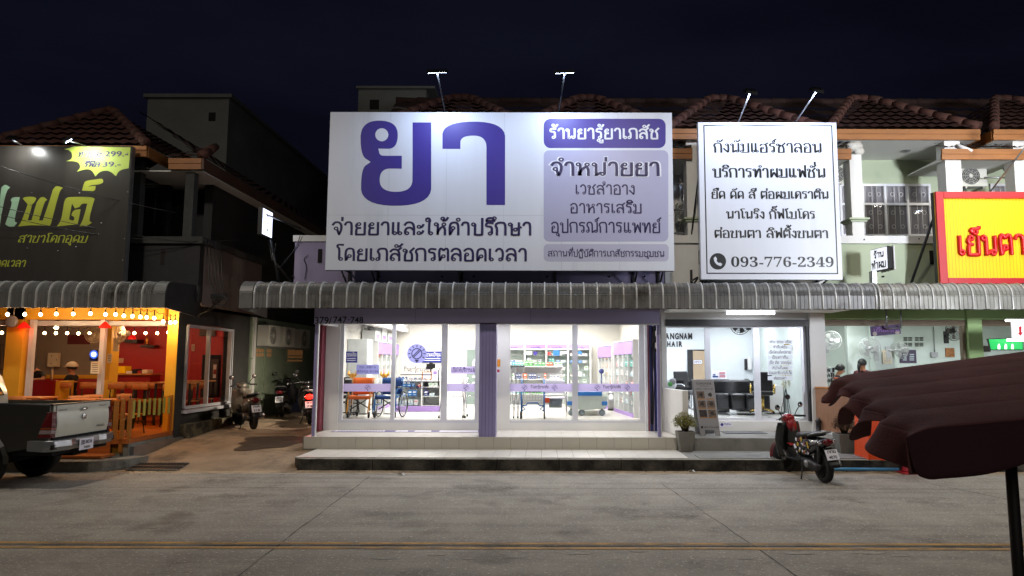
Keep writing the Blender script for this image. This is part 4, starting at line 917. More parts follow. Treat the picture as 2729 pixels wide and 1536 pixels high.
def board(name, label, px0, py0, px1, py1, Y, m, edge, depth=.14, cat='billboard'):
    pm = (py0 + py1) / 2; X0, X1 = AX(px0, pm, Y), AX(px1, pm, Y); xm = (px0 + px1) / 2; Z1, Z0 = AZ(py0, Y, xm), AZ(py1, Y, xm)
    t = thing(name, label, cat, ((X0 + X1) / 2, Y, Z0))
    p = MB(m); p.box(X0, X1, Y, Y + .02, Z0, Z1); p.build('panel', t)
    e = MB(edge); w = .045
    for a in ((X0 - .004, X0 + w), (X1 - w, X1 + .004)): e.box(a[0], a[1], Y + .021, Y + depth, Z0 - .004, Z1 + .004)
    for a in ((Z0 - .004, Z0 + w), (Z1 - w, Z1 + .004)): e.box(X0, X1, Y + .022, Y + depth - .001, a[0], a[1])
    n = max(2, int((X1 - X0) / 1.2))
    for k in range(1, n): x = X0 + (X1 - X0) * k / n; e.box(x - .02, x + .02, Y + .022, Y + .08, Z0, Z1)
    for k in range(1, 4): z = Z0 + (Z1 - Z0) * k / 4; e.box(X0, X1, Y + .081, Y + .12, z - .02, z + .02)
    e.build('frame', t)
    return t, X0, X1, Z0, Z1
def bracket(mb, X, Y, Z0, Yw, drop=.5):
    mb.tube([(X, Y + .1, Z0 + .05), (X, Yw, Z0 + .05)], .022, 6); mb.tube([(X, Y + .1, Z0 + .03), (X, Yw, Z0 - drop)], .02, 6); mb.box(X - .025, X + .025, Yw - .06, Yw - .02, Z0 - drop - .02, Z0 + .3)
def flood(T, base, head, tgt, W_, col='d2e0ff', w=.30, pole_m='galv', hm='black_metal', es=30):
    pl = MB(pole_m); pl.tube([base, Vector(base).lerp(Vector(head), .5), head], .017, 7); pl.build('flood_arm', T)
    h = Vector(head); d = (Vector(tgt) - h).normalized(); q = d.to_track_quat('-Z', 'Y').to_matrix().to_4x4(); mt = Matrix.Translation(h) @ q
    b = MB(hm); b.box(-w / 2, w / 2, -.07, .07, .012, .05); b.box(-w / 2 - .012, w / 2 + .012, -.082, .082, .0, .013)
    for k in range(7): b.box(-w / 2 + .03 + k * (w - .07) / 6, -w / 2 + .04 + k * (w - .07) / 6, -.06, .06, .05, .075)
    b.xf(mt); o = b.build('floodlight', T)
    e = MB(E('flood_lens', col, es)); e.face([(-w / 2 + .02, -.055, -.004), (-w / 2 + .02, .055, -.004), (w / 2 - .02, .055, -.004), (w / 2 - .02, -.055, -.004)]); e.xf(mt); e.build('lens', o)
    lamp('AREA', 'floodlight_glow', h + d * .03, W_, col, T, size=w * .8, size_y=.1, target=h + d)
# ---- pharmacy billboard
t, X0, X1, Z0, Z1 = board('pharmacy_billboard', 'huge white billboard with big purple Thai letters above the pharmacy', 873.5, 300, 1794, 721, YS, 'panel_white', 'galv')
tx = MB('print_purple')
z = lambda pts: [(850 + a[0] / 2.5, 170 + a[1] / 2.5) + (tuple(a[2:]) if len(a) > 2 else ()) for a in pts]
outer = sm(z([(345, 655, 1), (278, 610), (278, 380), (525, 380), (525, 568), (396, 566, 1), (405, 612), (445, 614, 1), (552, 614, 1), (552, 700, 1), (405, 698), (405, 854), (622, 854), (624, 690), (624, 392, 1), (748, 392, 1), (748, 700), (748, 945), (281, 948), (281, 700)]))
fill(tx, [outer, disc(850 + 419 / 2.5, 170 + 474 / 2.5, 17.5)[::-1]], YS, 'print_purple')
fill(tx, [sm(z([(823, 568, 1), (823, 387), (1240, 387), (1240, 600), (1240, 942, 1), (1116, 942, 1), (1116, 640), (1116, 480), (944, 480), (942, 568, 1)]))], YS, 'print_purple')
th(tx, 'จ่ายยาและให้คำปรึกษา', YS, 883, 1416, 626, 594, 'print_navy', 1.65); th(tx, 'โดยเภสัชกรตลอดเวลา', YS, 895, 1404, 695, 664, 'print_navy', 1.65)
fill(tx, [rrect(1449, 317, 1774, 395, 18)], YS, 'print_purple', .0015); fill(tx, [rrect(1449, 401, 1781, 644, 14)], YS, 'print_lilac', .0015); fill(tx, [rrect(1449, 651, 1782, 697, 11)], YS, 'print_lilac_low', .0015)
th(tx, 'ร้านยารู้ยาเภสัช', YS, 1464, 1758, 370, 344, 'print_pale', 1.75, off=.0035)
th(tx, 'จำหน่ายยา', YS, 1463, 1761, 468.5, 434, 'print_pale', 1.75, off=.003, grow=.75); th(tx, 'จำหน่ายยา', YS, 1466, 1758, 468, 434.5, 'print_navy', 1.75, off=.006)
th(tx, 'เวชสำอาง', YS, 1534, 1692, 518, 494, 'print_navy', 1.5, off=.0035); th(tx, 'อาหารเสริม', YS, 1519, 1710, 568, 544, 'print_navy', 1.5, off=.0035)
th(tx, 'อุปกรณ์การแพทย์', YS, 1468, 1764, 620, 594, 'print_navy', 1.5, off=.0035); th(tx, 'สถานที่ปฏิบัติการเภสัชกรรมชุมชน', YS, 1460, 1770, 684, 670, 'print_navy', 1.4, off=.0035)
tx.build('lettering', t)
b = MB('panel_seam')
for k in range(1, 6): x = X0 + (X1 - X0) * k / 6 + .07; b.box(x, x + .005, YS - .0012, YS + .001, Z0 + .02, Z1 - .02)
b.box(X0 + .02, X1 - .02, YS - .001, YS + .001, Z0 + 1.19, Z0 + 1.195); b.build('seam', t)
b = MB('steel_dark')
for px in (905, 985, 1220, 1480, 1700, 1770): bracket(b, AX(px, 720, YS), YS, Z0, YU, .35)
b.build('bracket', t)
for hx, hy, bx in ((1165, 194, 1187), (1505, 195, 1489)):
    h = at(hx, hy, 14.0); flood(t, at(bx, 300, YS + .05), h, (h.x + .1, YS, h.z - 2.5), 43, 'ccdfff', w=.42, pole_m='black_metal', es=60)
# ---- hair billboard
t, X0, X1, Z0, Z1 = board('salon_billboard', 'white portrait billboard with black Thai lettering, thin black border and phone number', 1865, 327, 2237, 745, YS, 'panel_white', 'white_alu')
tx = MB('print_black'); xi0, xi1 = 1877.5, 2226
def frame_px(mb, a, b_, c, d, w, m): fill(mb, [[(a, b_), (c, b_), (c, d), (a, d)], [(a + w, b_ + w), (a + w, d - w), (c - w, d - w), (c - w, b_ + w)]], YS, m)
a0, a1, c0, c1 = X0 + .11, X1 - .09, Z0 + .115, Z1 - .06
for (p, q, r, s_) in ((a0, a1, c1 - .025, c1), (a0, a1, c0, c0 + .025), (a0, a0 + .025, c0 + .025, c1 - .025), (a1 - .025, a1, c0 + .025, c1 - .025)): tx.face([(p, YS - .002, r), (q, YS - .002, r), (q, YS - .002, s_), (p, YS - .002, s_)])
for s_, a, b_, yb, yt in (('กังนัมแฮร์ซาลอน', 1901, 2190, 406.5, 383), ('บริการทำผมแฟชั่น', 1897, 2200, 473, 450), ('ยืด ดัด สี ต่อผมเคราติน', 1896, 2208, 529.6, 511), ('นาโนริง กิ๊ฟไมโคร', 1934, 2173, 583, 564), ('ต่อขนตา ลิฟติ้งขนตา', 1904, 2207, 634, 615)): th(tx, s_, YS, a, b_, yb, yt, 'print_black', 2.05, .5)
lat(tx, '𝟎𝟗𝟑-𝟕𝟕𝟔-𝟐𝟑𝟒𝟗', YS, 1949, 2222, 712, 684.5, 'print_black')
fill(tx, [disc(1913, 697, 22)], YS, 'print_black'); fill(tx, [sm([(1902, 688, 1), (1907, 684, 1), (1911, 691, 1), (1909, 695), (1915, 702), (1919, 700, 1), (1925, 704, 1), (1921, 710, 1), (1910, 706), (1903, 697)], 2)], YS, 'panel_white', .004)
tx.build('lettering', t)
b = MB('steel_dark')
for px in (1862, 1890, 2215): bracket(b, AX(px, 740, YS), YS, Z0, YU, .1)
b.tube([(X0 + .05, YS + .1, Z0 + 2.6), (X0 - .05, YU + .1, Z0 + .8)], .018, 6); b.tube([(X1 - .05, YS + .1, Z0 + 2.6), (X1, YU + .1, Z0 + 3)], .018, 6); b.build('bracket', t)
for hx, hy, bx, by in ((1999, 248, 1968, 325), (2176, 244, 2122, 323)):
    h = at(hx, hy, 14.35); flood(t, at(bx, by, YS + .05), h, (h.x - .2, YS, h.z - .95), 41, w=.26)
# ---- restaurant billboard
t, X0, X1, Z0, Z1 = board('restaurant_billboard', 'dark billboard with large lime Thai letters and a yellow-green price burst', -420, 389, 340, 755, 15.0, 'board_dark', 'galv'); YB_ = 15.0
tx = MB('print_lime')
fill(tx, [sm([(171, 398, 1), (190, 402), (194, 424), (176, 430, 1), (208, 430), (216, 446), (205, 458, 1), (232, 450), (246, 455), (254, 471, 1), (268, 456), (292, 455), (309, 470, 1), (318, 454), (343, 449, 1), (348, 393, 1), (198, 391, 1)], 2)], YB_, 'burst_lime', .0015)
for g_, m_, o_ in ((.5, 'print_pale', .003), (.35, 'print_violet', .0075)):
    th(tx, 'ท่านละ', YB_, 205, 270, 419, 405.5, m_, 1.6, 0, .25, o_, g_); th(tx, 'รีฟิล', YB_, 222, 264, 445, 434, m_, 1.7, 0, .25, o_, g_)
lat(tx, '299.-', YB_, 279, 341, 418, 403.5, 'print_violet', .02, .004); lat(tx, '39.-', YB_, 273, 322, 445, 431, 'print_violet', .02, .004)
th(tx, 'สาขาโคกอุดม', YB_, 46, 230, 646.5, 628.5, 'print_lime', 1.7, .4, .22); th(tx, 'ตลอดเวลา', YB_, -46, 66, 711, 695, 'print_lime', 1.9, .1, .22)
B_ = lambda pts, m_: fill(tx, [sm(pts, 2)], YB_, m_, .002)
B_([(-14, 612, 1), (-4, 560), (4, 500, 1), (14, 491), (27, 500, 1), (17, 510), (6, 560), (-2, 612, 1)], 'print_mint')
B_([(28, 534, 1), (34, 526), (53, 526, 1), (50, 540), (37, 590), (46, 594, 1), (38, 604, 1), (24, 605), (14, 598, 1), (22, 575), (33, 540)], 'print_mint')
B_([(61, 530, 1), (66, 525), (92, 525), (97, 530, 1), (92, 540), (86, 545, 1), (74, 588, 1), (84, 588, 1), (98, 540, 1), (107, 527), (117, 525), (126, 533, 1), (119, 538), (104, 588, 1), (114, 588, 1), (131, 540), (141, 506, 1), (150, 495), (168, 501, 1), (160, 508), (152, 535), (136, 597, 1), (132, 603, 1), (90, 600), (48, 604, 1), (58, 590), (74, 545, 1)], 'print_lime')
B_([(151, 604, 1), (163, 590), (171, 540, 1), (176, 528), (188, 525), (240, 525), (253, 530, 1), (249, 540), (236, 590), (246, 593, 1), (232, 603), (212, 603, 1), (222, 585), (233, 543, 1), (218, 543), (212, 552, 1), (200, 556, 1), (192, 543, 1), (184, 585, 1), (196, 590), (200, 580), (190, 574, 1), (196, 560), (215, 558, 1), (212, 575), (207, 598, 1), (180, 601)], 'print_lime')
B_([(219, 508, 1), (224, 488), (230, 482), (266, 477, 1), (274, 477), (276, 487), (264, 492, 1), (240, 494), (233, 502, 1), (238, 497), (255, 496, 1), (254, 507), (248, 510, 1)], 'print_lime')
tx.build('lettering', t)
b = MB('galv')
for a_, b_ in ((85, 514), (212, 515), (82, 546), (270, 595), (73, 662), (203, 659), (155, 669), (340, 410), (341, 512), (332, 637), (327, 694)): v = at(a_, b_, YB_); b.lathe((v.x, YB_ - .012, v.z), [(.014, 0), (.014, .012)], 8, 'galv', 'Y')
b.build('bolt', t)
h = at(183, 376, 14.55); flood(t, at(232, 389, YB_ + .05), h, (h.x + .5, YB_, h.z - .8), 16, 'f2f6e0', .2); h = at(33, 372, 14.6); flood(t, at(60, 388, YB_ + .05), h, (h.x - .1, YB_, h.z - .9), 15, 'f4f4e8', .2)
# ---- yellow noodle sign
YN = 15.0
t, X0, X1, Z0, Z1 = board('noodle_billboard', 'bright yellow signboard in a thick red frame with raised red Thai letters', 2496, 513, 2960, 757, YN, 'sign_yellow', 'steel_dark')
fr = MB('sign_red'); w = .17
fr.box(X0, X0 + w, YN - .06, YN, Z0, Z1); fr.box(X1 - w, X1, YN - .06, YN, Z0, Z1); fr.box(X0 + w, X1 - w, YN - .059, YN - .001, Z0, Z0 + .12); fr.box(X0 + w, X1 - w, YN - .059, YN - .001, Z1 - w * .85, Z1); fr.build('border', t, .008)
gr = MB('sign_yellow_groove'); x = X0 + w + .06
while x < X1 - w: gr.box(x, x + .007, YN - .003, YN + .001, Z0 + .12, Z1 - w * .85); x += .072
gr.build('groove', t)
le = MB('letter_red'); sts, wd = thai_strokes('เย็นตาโฟ'); s0 = AX(2552, 680, YN); sx = (AX(2806, 680, YN) - s0) / wd; zb_ = AZ(680, YN, 2600); sz = (AZ(629, YN, 2600) - zb_) / 10
for p, c in sts: le.tube([(s0 + u * sx, YN - .03, zb_ + v_ * sz) for u, v_ in p], .042 if not c else .034, 8, closed=c)
le.build('lettering', t)
b = MB('steel_dark'); b.tube([at(2490, 575, 15.2), at(2428, 757, 15.75)], .03, 8); b.build('bracket', t)
for k, (bx, by, hx, hy) in enumerate(((2640, 510, 2770, 345), (2840, 505, 2930, 370))):
    h = at(hx, hy, 13.9); flood(t, at(bx, by, YN + .05), h, (h.x, YN, h.z - 1.7), 22, 'fff4dc', .26)
# ---- pharmacy projecting lightbox over the alley
X = -6.22; y0, y1 = 15.5, 16.08; zt_, zb_ = AZ(553, y0, 689), AZ(624, y0, 689)
t = thing('pharmacy_lightbox', 'glowing white lightbox with a light bulb emblem hanging over the alley', 'lightbox', (X, y0, zb_))
b = MB('black_metal'); b.box(X - .1, X - .006, y0, y1, zb_, zt_); b.build('casing', t)
b = MB(E('lightbox_white', 'dfe6ff', 2.2)); b.face([(X, y0 + .01, zb_ + .01), (X, y1 - .01, zb_ + .01), (X, y1 - .01, zt_ - .01), (X, y0 + .01, zt_ - .01)]); b.build('panel', t)
lamp('AREA', 'lightbox_glow', (X + .02, (y0 + y1) / 2, (zb_ + zt_) / 2), 5, 'dfe6ff', t, size=.5, target=(X + 1, (y0 + y1) / 2, (zb_ + zt_) / 2))
d = MB('print_lilac'); yc, zc = (y0 + y1) / 2, zb_ + (zt_ - zb_) * .62
for k in range(12): a = 2 * math.pi * k / 12; d.face([(X + .004, yc + r_ * math.cos(a + e), zc + r_ * math.sin(a + e)) for r_, e in ((.12, -.04), (.18, -.03), (.18, .03), (.12, .04))])
for k in range(20): a, a2 = 2 * math.pi * k / 20, 2 * math.pi * (k + 1) / 20; d.face([(X + .0045, yc + r_ * math.cos(q), zc + r_ * math.sin(q)) for r_, q in ((.08, a), (.1, a), (.1, a2), (.08, a2))])
d.box(X + .003, X + .006, yc - .025, yc + .025, zc - .25, zc - .2, 'print_violet')
th_fn(d, 'ร้านยารู้ยาเภสัช', lambda u, v_, k: (X + .005, y0 + .05 + u * .0052, zb_ + .05 + v_ * .0065), 'print_violet', 1.6); d.build('lettering', t)
b = MB('black_metal'); b.tube([(X - .05, y0 + .5, zb_), (X + .1, y0 + .4, zb_ - .5), (X + .6, YU, 3.7)], .03, 8); b.tube([(X - .05, y0 + .2, zt_ - .1), (-5.5, YU, zt_ - .4)], .02, 6); b.build('bracket', t)
# ---- salon projecting lightbox
ya, yb = 14.7, 15.3; xa, xb = 7.16, 7.07; zt_, zb_ = AZ(655, ya, 2372), AZ(717, ya, 2372)
t = thing('salon_lightbox', 'small white rounded lightbox sign on a grey post above the awning joint', 'lightbox', (7.1, 15, zb_ - .5))
b = MB('black_metal'); b.hexa([(xa, ya, zb_), (xa + .12, ya + .02, zb_), (xb + .12, yb + .02, zb_), (xb, yb, zb_), (xa, ya, zt_), (xa + .12, ya + .02, zt_), (xb + .12, yb + .02, zt_), (xb, yb, zt_)]); b.build('casing', t, .02)
P_ = lambda u, v_, o: (xb + (xa - xb) * u - o, yb + (ya - yb) * u - o * .15, zb_ + (zt_ - zb_) * v_)
b = MB(E('lightbox_soft', 'f4f6ff', .72)); b.face([P_(.03, .03, .004), P_(.97, .03, .004), P_(.97, .97, .004), P_(.03, .97, .004)]); b.build('panel', t)
b = MB('white_plain'); b.box(xa + .125, xa + .15, ya, yb, zb_ - .01, zt_ + .01); b.build('rim', t, .006)
d = MB('print_black')
for s_, v0, u0, u1, hgt in (('ร้าน', .58, .22, .82, .22), ('ทำผม', .12, .08, .92, .26)):
    sts, wd = thai_strokes(s_)
    for k, (p, c) in enumerate(sts): ribbon(d, p, c, 1.9, 0, lambda a, c_, kk: P_(u0 + (u1 - u0) * a / wd, v0 + hgt * c_ / 10, .007 + .0003 * kk), 'print_black', k)
d.build('lettering', t)
b = MB('galv'); v = at(2328, 740, 15.0); b.box(v.x - .05, v.x + .05, 14.95, 15.1, zb_ - .55, zb_ - .01); b.box(v.x - .12, v.x + .1, 14.9, 15.15, zb_ - .62, zb_ - .45); b.build('post', t, .006)
# ---- hanging menu lightbox at the right edge
Yq = 14.6; t = thing('menu_lightbox', 'small hanging white menu panel with red arrow between two glowing tubes', 'lightbox', (AX(2725, 880, Yq), Yq, AZ(905, Yq, 2725)))
xl, xr = AX(2699, 880, Yq), AX(2790, 880, Yq); zu, zd = AZ(856, Yq, 2720), AZ(903, Yq, 2720)
b = MB(E('menu_panel', 'e8e2e8', .75)); b.box(xl, xr, Yq, Yq + .05, zd, zu); b.build('panel', t)
for z_ in (zu + .01, zd - .03):
    b = MB('tube_white'); b.tube([(xl - .15, Yq - .03, z_), (xr, Yq - .03, z_)], .022, 8); b.build('tube_light', t)
    lamp('AREA', 'tube_light_glow', ((xl + xr) / 2, Yq - .06, z_), 6, 'f0ecff', t, size=.7, size_y=.05, target=((xl + xr) / 2, Yq - 2, z_ - .4))
d = MB('sign_red'); fill(d, [[(2715, 871), (2722, 869), (2722, 886), (2727, 886), (2719, 896), (2711, 887), (2716, 887)]], Yq, 'sign_red', .005); d.build('arrow', t)
b = MB('black_metal'); b.tube([(xl - .3, 15.8, 3.45), (xl + .2, Yq + .1, 3.6), (xr, Yq, 3.7)], .02, 6); b.tube([(xr, Yq, 3.7), (xr - .1, Yq + .02, zu)], .01, 5); b.build('bracket', t)
# ---- purple banner hanging under the awning
Yq = 15.7; M('banner_purple', '3a1c54', .6, var=.2); M('banner_print', '8a5fa8', .6)
t = thing('purple_banner', 'tilted dark purple food banner hung on two rods under the awning', 'banner', (AX(2360, 880, Yq), Yq, AZ(895, Yq, 2360)))
b = MB('banner_purple'); b.prism([at(2319, 870, Yq), at(2399, 865, Yq), at(2401, 890, Yq), at(2322, 897, Yq)], (0, 0, 0), (0, .02, 0), 'banner_purple'); b.build('panel', t)
d = MB('banner_print'); th(d, 'เย็นตาโฟ', Yq, 2328, 2394, 885, 877, 'banner_print', 1.6, off=.012)
for a_, b_ in ((2331, 890), (2391, 886)): fill(d, [disc(a_, b_, 6, 14)], Yq, M('bowl_print', 'a59a94', .6), .006)
d.build('lettering', t)
b = MB('galv')
for px in (2362, 2400): b.tube([at(px, 826, 15.5), at(px + 1, 876, 15.6)], .02, 8)
b.tube([at(2361, 876, 15.6), at(2402, 874, 15.6)], .016, 6); b.build('rod', t)
# ---- overhead cables
for i, (a_, b_, s_, lb) in enumerate(((at(-60, 423, 14.3), at(470, 568, 15.3), .08, 'topmost thin black cable crossing the dark restaurant billboard'), (at(-60, 536, 14.3), at(620, 660, 15.9), .12, 'middle thin black cable crossing the dark restaurant billboard'), (at(-60, 556, 14.3), at(640, 640, 15.9), .25, 'lowest thin black cable crossing the dark restaurant billboard'))):
    m = MB('black_plastic'); m.tube([a_.lerp(b_, k / 14) - Vector((0, 0, s_ * 4 * (k / 14) * (1 - k / 14))) for k in range(15)], .007, 5); solo('overhead_cable', lb, 'cable', m, 'cables over the restaurant')
m = MB('black_plastic')
for k in range(5):
    xs_ = 556 + 9 * k; y_ = 15.65 + .02 * k
    m.tube([at(xs_ - 4, 640, y_), at(xs_, 740, y_), at(572 + 6 * k, 790, y_ - .1), at(565 + 5 * k, 806, y_ - .1), at(575 - 9 * k, 822 + 3 * k, y_ - .05), at(528, 838 + 2 * k, y_)], .011, 5)
for k in range(2): m.tube([at(590 + 16 * math.cos(a * .7), 800 + 14 * math.sin(a * .7) + 3 * k, 15.5) for a in range(9)], .01, 5, closed=True)
m.pbox(561, 783, 600, 797, 15.5, 15.6); solo('cable_bundle', 'tangle of black cables and a small junction hanging from the brown wall', 'cables', m)
m = MB('black_plastic')
for q in (((735, 650), (728, 700), (745, 720), (790, 660), (800, 628)), ((735, 745), (752, 700), (790, 665), (806, 630)), ((812, 745), (818, 710), (808, 690), (820, 680))): m.tube(chaikin([at(a_, b_, YU - .03) for a_, b_ in q], 2), .009, 5)
m.tube([at(722, 640, 15.6), at(742, 752, 15.5)], .03, 7); solo('wall_cables', 'loose black cables drooping over the lilac parapet wall', 'cables', m)

# street light from the far kerb reaching the right hand facade
gl_ = lamp('AREA', 'street_lamp_glow', (11, 3.0, 4.0), 250, 'f2f6ff', None, size=1.2, target=(8.6, 16, 6.1)); gl_.data.spread = math.radians(62)
# ================================================================ vehicles
def loft(mb, rings, m=None, cap=True, smooth=True):
    n = len(rings[0]); vs = [p for r in rings for p in r]
    fs = [(i * n + k, i * n + (k + 1) % n, (i + 1) * n + (k + 1) % n, (i + 1) * n + k) for i in range(len(rings) - 1) for k in range(n)]
    if cap: fs += [tuple(range(n))[::-1], tuple((len(rings) - 1) * n + k for k in range(n))]
    mb.raw(vs, fs, m, smooth); return mb
def ringY(y, cx, cz, w, h, n=16, e=2.6):   # superellipse section at y
    r = []
    for k in range(n):
        a = 2 * math.pi * k / n; c, s = math.cos(a), math.sin(a)
        r.append((cx + w / 2 * abs(c) ** (2 / e) * (1 if c >= 0 else -1), y, cz + h / 2 * abs(s) ** (2 / e) * (1 if s >= 0 else -1)))
    return r
def wheel(parent, name, c, r, w, axis='X', tm='rubber', rm='galv', spokes=8, local=True):
    t = MB(tm); rr = r * .70
    prof = [(rr, -w * .5), (r * .9, -w * .5), (r * .98, -w * .36), (r, -w * .12), (r, w * .12), (r * .98, w * .36), (r * .9, w * .5), (rr, w * .5), (rr, -w * .5)]
    t.lathe(c, prof, 28, tm, axis); o = t.build(name, parent)
    m = MB(rm); m.lathe(c, [(rr * .88, -w * .4), (rr * 1.005, -w * .45), (rr * 1.005, w * .45), (rr * .88, w * .4), (rr * .88, -w * .4)], 28, rm, axis)
    m.lathe(c, [(.02, -w * .55), (r * .2, -w * .5), (r * .2, w * .5), (.02, w * .55)], 12, rm, axis)
    for k in range(spokes):
        a = 2 * math.pi * k / spokes; ca, sa = math.cos(a), math.sin(a); q = [(r * .15, 0), (rr * .9, 0)]
        pts = [(Vector(c) + (Vector((0, ca * u, sa * u)) if axis == 'X' else Vector((ca * u, 0, sa * u)))) for u, _ in q]; m.tube(pts, r * .045, 5)
    m.build('rim', o); return o
def scooter(label, loc, rz, body, shield, accent, fender, seat_m, lit=False, plate='', decal=None, lean=.0, steer=.0, group='scooters and motorbikes parked by the shops', name='scooter', cat='scooter'):
    t = thing(name, label, cat, loc, rz, group, world=False); t.rotation_euler = (0, -lean, rz)
    wheel(t, 'front_wheel', (0, .62, .27), .27, .085); wheel(t, 'rear_wheel', (0, -.62, .27), .27, .10)
    f = MB(fender)
    f.grid(lambda u, v: ((v - .5) * .15 * (1 - .5 * abs(u - .5)), .62 + (.305 + .02 * math.cos((v - .5) * 3)) * math.cos(math.pi * (-.02 + .75 * u)), .27 + .305 * math.sin(math.pi * (-.02 + .75 * u))), 14, 6); f.build('front_fender', t, 0, .012)
    s = MB(shield)     # leg shield
    s.grid(lambda u, v: (.24 * (1 - .35 * abs(v - .55) ** 1.5 * 2) * math.sin((u - .5) * math.pi), .50 - .12 * v - .10 * math.cos((u - .5) * math.pi * .95) + .12, .30 + .62 * v), 14, 12); s.build('leg_shield', t, 0, .025)
    s = MB(accent); loft(s, [ringY(.37 + .05 * k, 0, .86 + .028 * k, .20 - .01 * k, .22 - .02 * k) for k in range(4)], accent); s.ball((0, .47, .99), .12, accent, 14, 9, (1.1, .9, .7)); s.build('handlebar_cowl', t)
    h = MB('chrome'); h.ball((0, .565, .97), .07, 'chrome', 12, 8, (1.1, .6, 1)); h.build('headlight', t)
    b = MB(body)       # rear body
    loft(b, [ringY(.05, 0, .50, .20, .30), ringY(-.05, 0, .53, .27, .36), ringY(-.25, 0, .56, .31, .34), ringY(-.45, 0, .60, .31, .28), ringY(-.65, 0, .645, .27, .21), ringY(-.80, 0, .68, .20, .15), ringY(-.86, 0, .69, .12, .09)], body); b.build('body_panel', t)
    b = MB('black_plastic'); b.box(-.15, .15, -.1, .43, .285, .33); loft(b, [ringY(.42, 0, .30, .28, .06), ringY(.52, 0, .42, .30, .06)], 'black_plastic'); b.build('floorboard', t, .012)
    b = MB(seat_m); loft(b, [ringY(.10, 0, .70, .14, .05), ringY(.04, 0, .735, .20, .09), ringY(-.2, 0, .75, .26, .10), ringY(-.36, 0, .775, .26, .10), ringY(-.55, 0, .80, .23, .09), ringY(-.68, 0, .805, .15, .05)], seat_m); b.build('seat', t)
    b = MB('galv'); b.tube([(-.12, -.42, .77), (-.14, -.62, .82), (-.1, -.78, .85), (.1, -.78, .85), (.14, -.62, .82), (.12, -.42, .77)], .016, 7); b.build('grab_rail', t)
    b = MB(E('tail_red_on', 'ff1a10', 7) if lit else M('tail_red', '5a0710', .2, coat=.6)); b.ball((0, -.85, .69), .085, None or ('tail_red_on' if lit else 'tail_red'), 14, 8, (1.1, .6, .75)); b.build('tail_light', t)
    b = MB('chrome')
    for s_ in (-1, 1): b.ball((s_ * .12, -.80, .69), .045, 'chrome', 10, 6, (.9, 1, .8))
    b.build('indicator', t)
    b = MB('black_plastic'); b.grid(lambda u, v: ((v - .5) * .17, -.80 - .19 * u - .02, .60 - .30 * u), 6, 4); b.build('mudguard', t, 0, .012)
    p = MB('decal_white'); pm = Matrix.Translation((0, -.935, .50)) @ Matrix.Rotation(-.45, 4, 'X'); p.box(-.105, .105, -.004, .004, -.09, .09); p.xf(pm); o = p.build('licence_plate', t)
    if plate:
        d = MB('print_black')
        top, bot = plate
        th_fn(d, top, lambda u, v, k: tuple(pm @ Vector((-.07 + u * .0058, -.0065 - .0002 * k, .03 + v * .0040))), 'print_black', 2.0); lat_map(d, bot, lambda u, v: tuple(pm @ Vector((-.07 + .14 * u, -.0065, -.07 + .055 * v))), 'print_black', .02)
        for z0, z1 in ((.088, .092), (-.092, -.088)): d.raw([tuple(pm @ Vector(q)) for q in ((-.105, -.0062, z0), (.105, -.0062, z0), (.105, -.0062, z1), (-.105, -.0062, z1))], [(0, 1, 2, 3)])
        d.build('lettering', o)
    b = MB('steel_dark'); loft(b, [ringY(-.1, -.06, .30, .14, .16), ringY(-.35, -.09, .29, .13, .18), ringY(-.62, -.10, .27, .10, .14), ringY(-.72, -.10, .27, .06, .08)], 'steel_dark'); b.ball((-.15, -.33, .29), .065, 'galv', 12, 8, (.4, 1, 1)); b.tube([(-.06, -.62, .27), (-.11, -.72, .6)], .03, 8); b.box(-.05, .05, -.2, .05, .34, .5); b.build('engine', t)
    b = MB('galv'); b.tube([(.05, -.1, .22), (.12, -.3, .2), (.15, -.5, .25), (.15, -.85, .33)], [.02, .025, .05, .055], 10); b.build('exhaust', t)
    b = MB('galv')
    for s_ in (-1, 1): b.tube([(s_ * .065, .62, .27), (s_ * .06, .50, .62), (s_ * .04, .46, .8)], .022, 8)
    b.build('fork', t)
    b = MB('black_plastic'); b.tube([(-.34, .36, 1.0), (-.2, .43, 1.02), (0, .46, 1.03), (.2, .43, 1.02), (.34, .36, 1.0)], [.022, .014, .014, .014, .022], 8)
    for s_ in (-1, 1): b.tube([(s_ * .2, .47, 1.0), (s_ * .33, .45, .985)], .007, 5)
    b.build('handlebar', t)
    for s_ in (-1, 1):
        b = MB('black_plastic'); b.tube([(s_ * .16, .45, 1.02), (s_ * .22, .45, 1.10), (s_ * .27, .43, 1.17)], .008, 6); b.ball((s_ * .30, .42, 1.21), .062, 'black_plastic', 12, 8, (1, .3, .85)); b.ball((s_ * .30, .405, 1.21), .053, 'chrome', 12, 8, (1, .2, .85)); b.build('mirror', t)
    b = MB('black_metal'); b.tube([(-.1, -.12, .27), (-.2, -.2, .015)], .013, 6); b.box(-.24, -.18, -.22, -.18, .0, .015); b.build('side_stand', t)
    if steer:
        pv = Vector((0, .47, 0))
        for ch in t.children:
            if ch.name.split('.')[0] in ('front_wheel', 'front_fender', 'fork', 'handlebar', 'handlebar_cowl', 'headlight', 'mirror'): ch.rotation_euler.z = steer; ch.location = pv - Matrix.Rotation(steer, 3, 'Z') @ pv
    if decal:
        d = MB(decal[0]); random.seed(3)
        for k in range(46):
            y = random.uniform(-.48, .0); a = random.uniform(-.75, .9); w = random.uniform(.012, .045)
            x = -.158 * (1 - .25 * abs(a) ** 2) - .004 - (.0 if y > -.4 else -.005); z = .56 + .15 * a - .06 * y
            q = random.uniform(0, 3.1); m = random.choice(decal)
            cxx = [(x - .002 * (k % 4), y + w * math.cos(q + e) * (1 if i % 2 else .72), z + w * math.sin(q + e) * (1 if i % 2 else .72)) for i, e in enumerate([j * math.pi / 4 for j in range(8)])]
            d.face(cxx, m)
        d.build('decal', t)
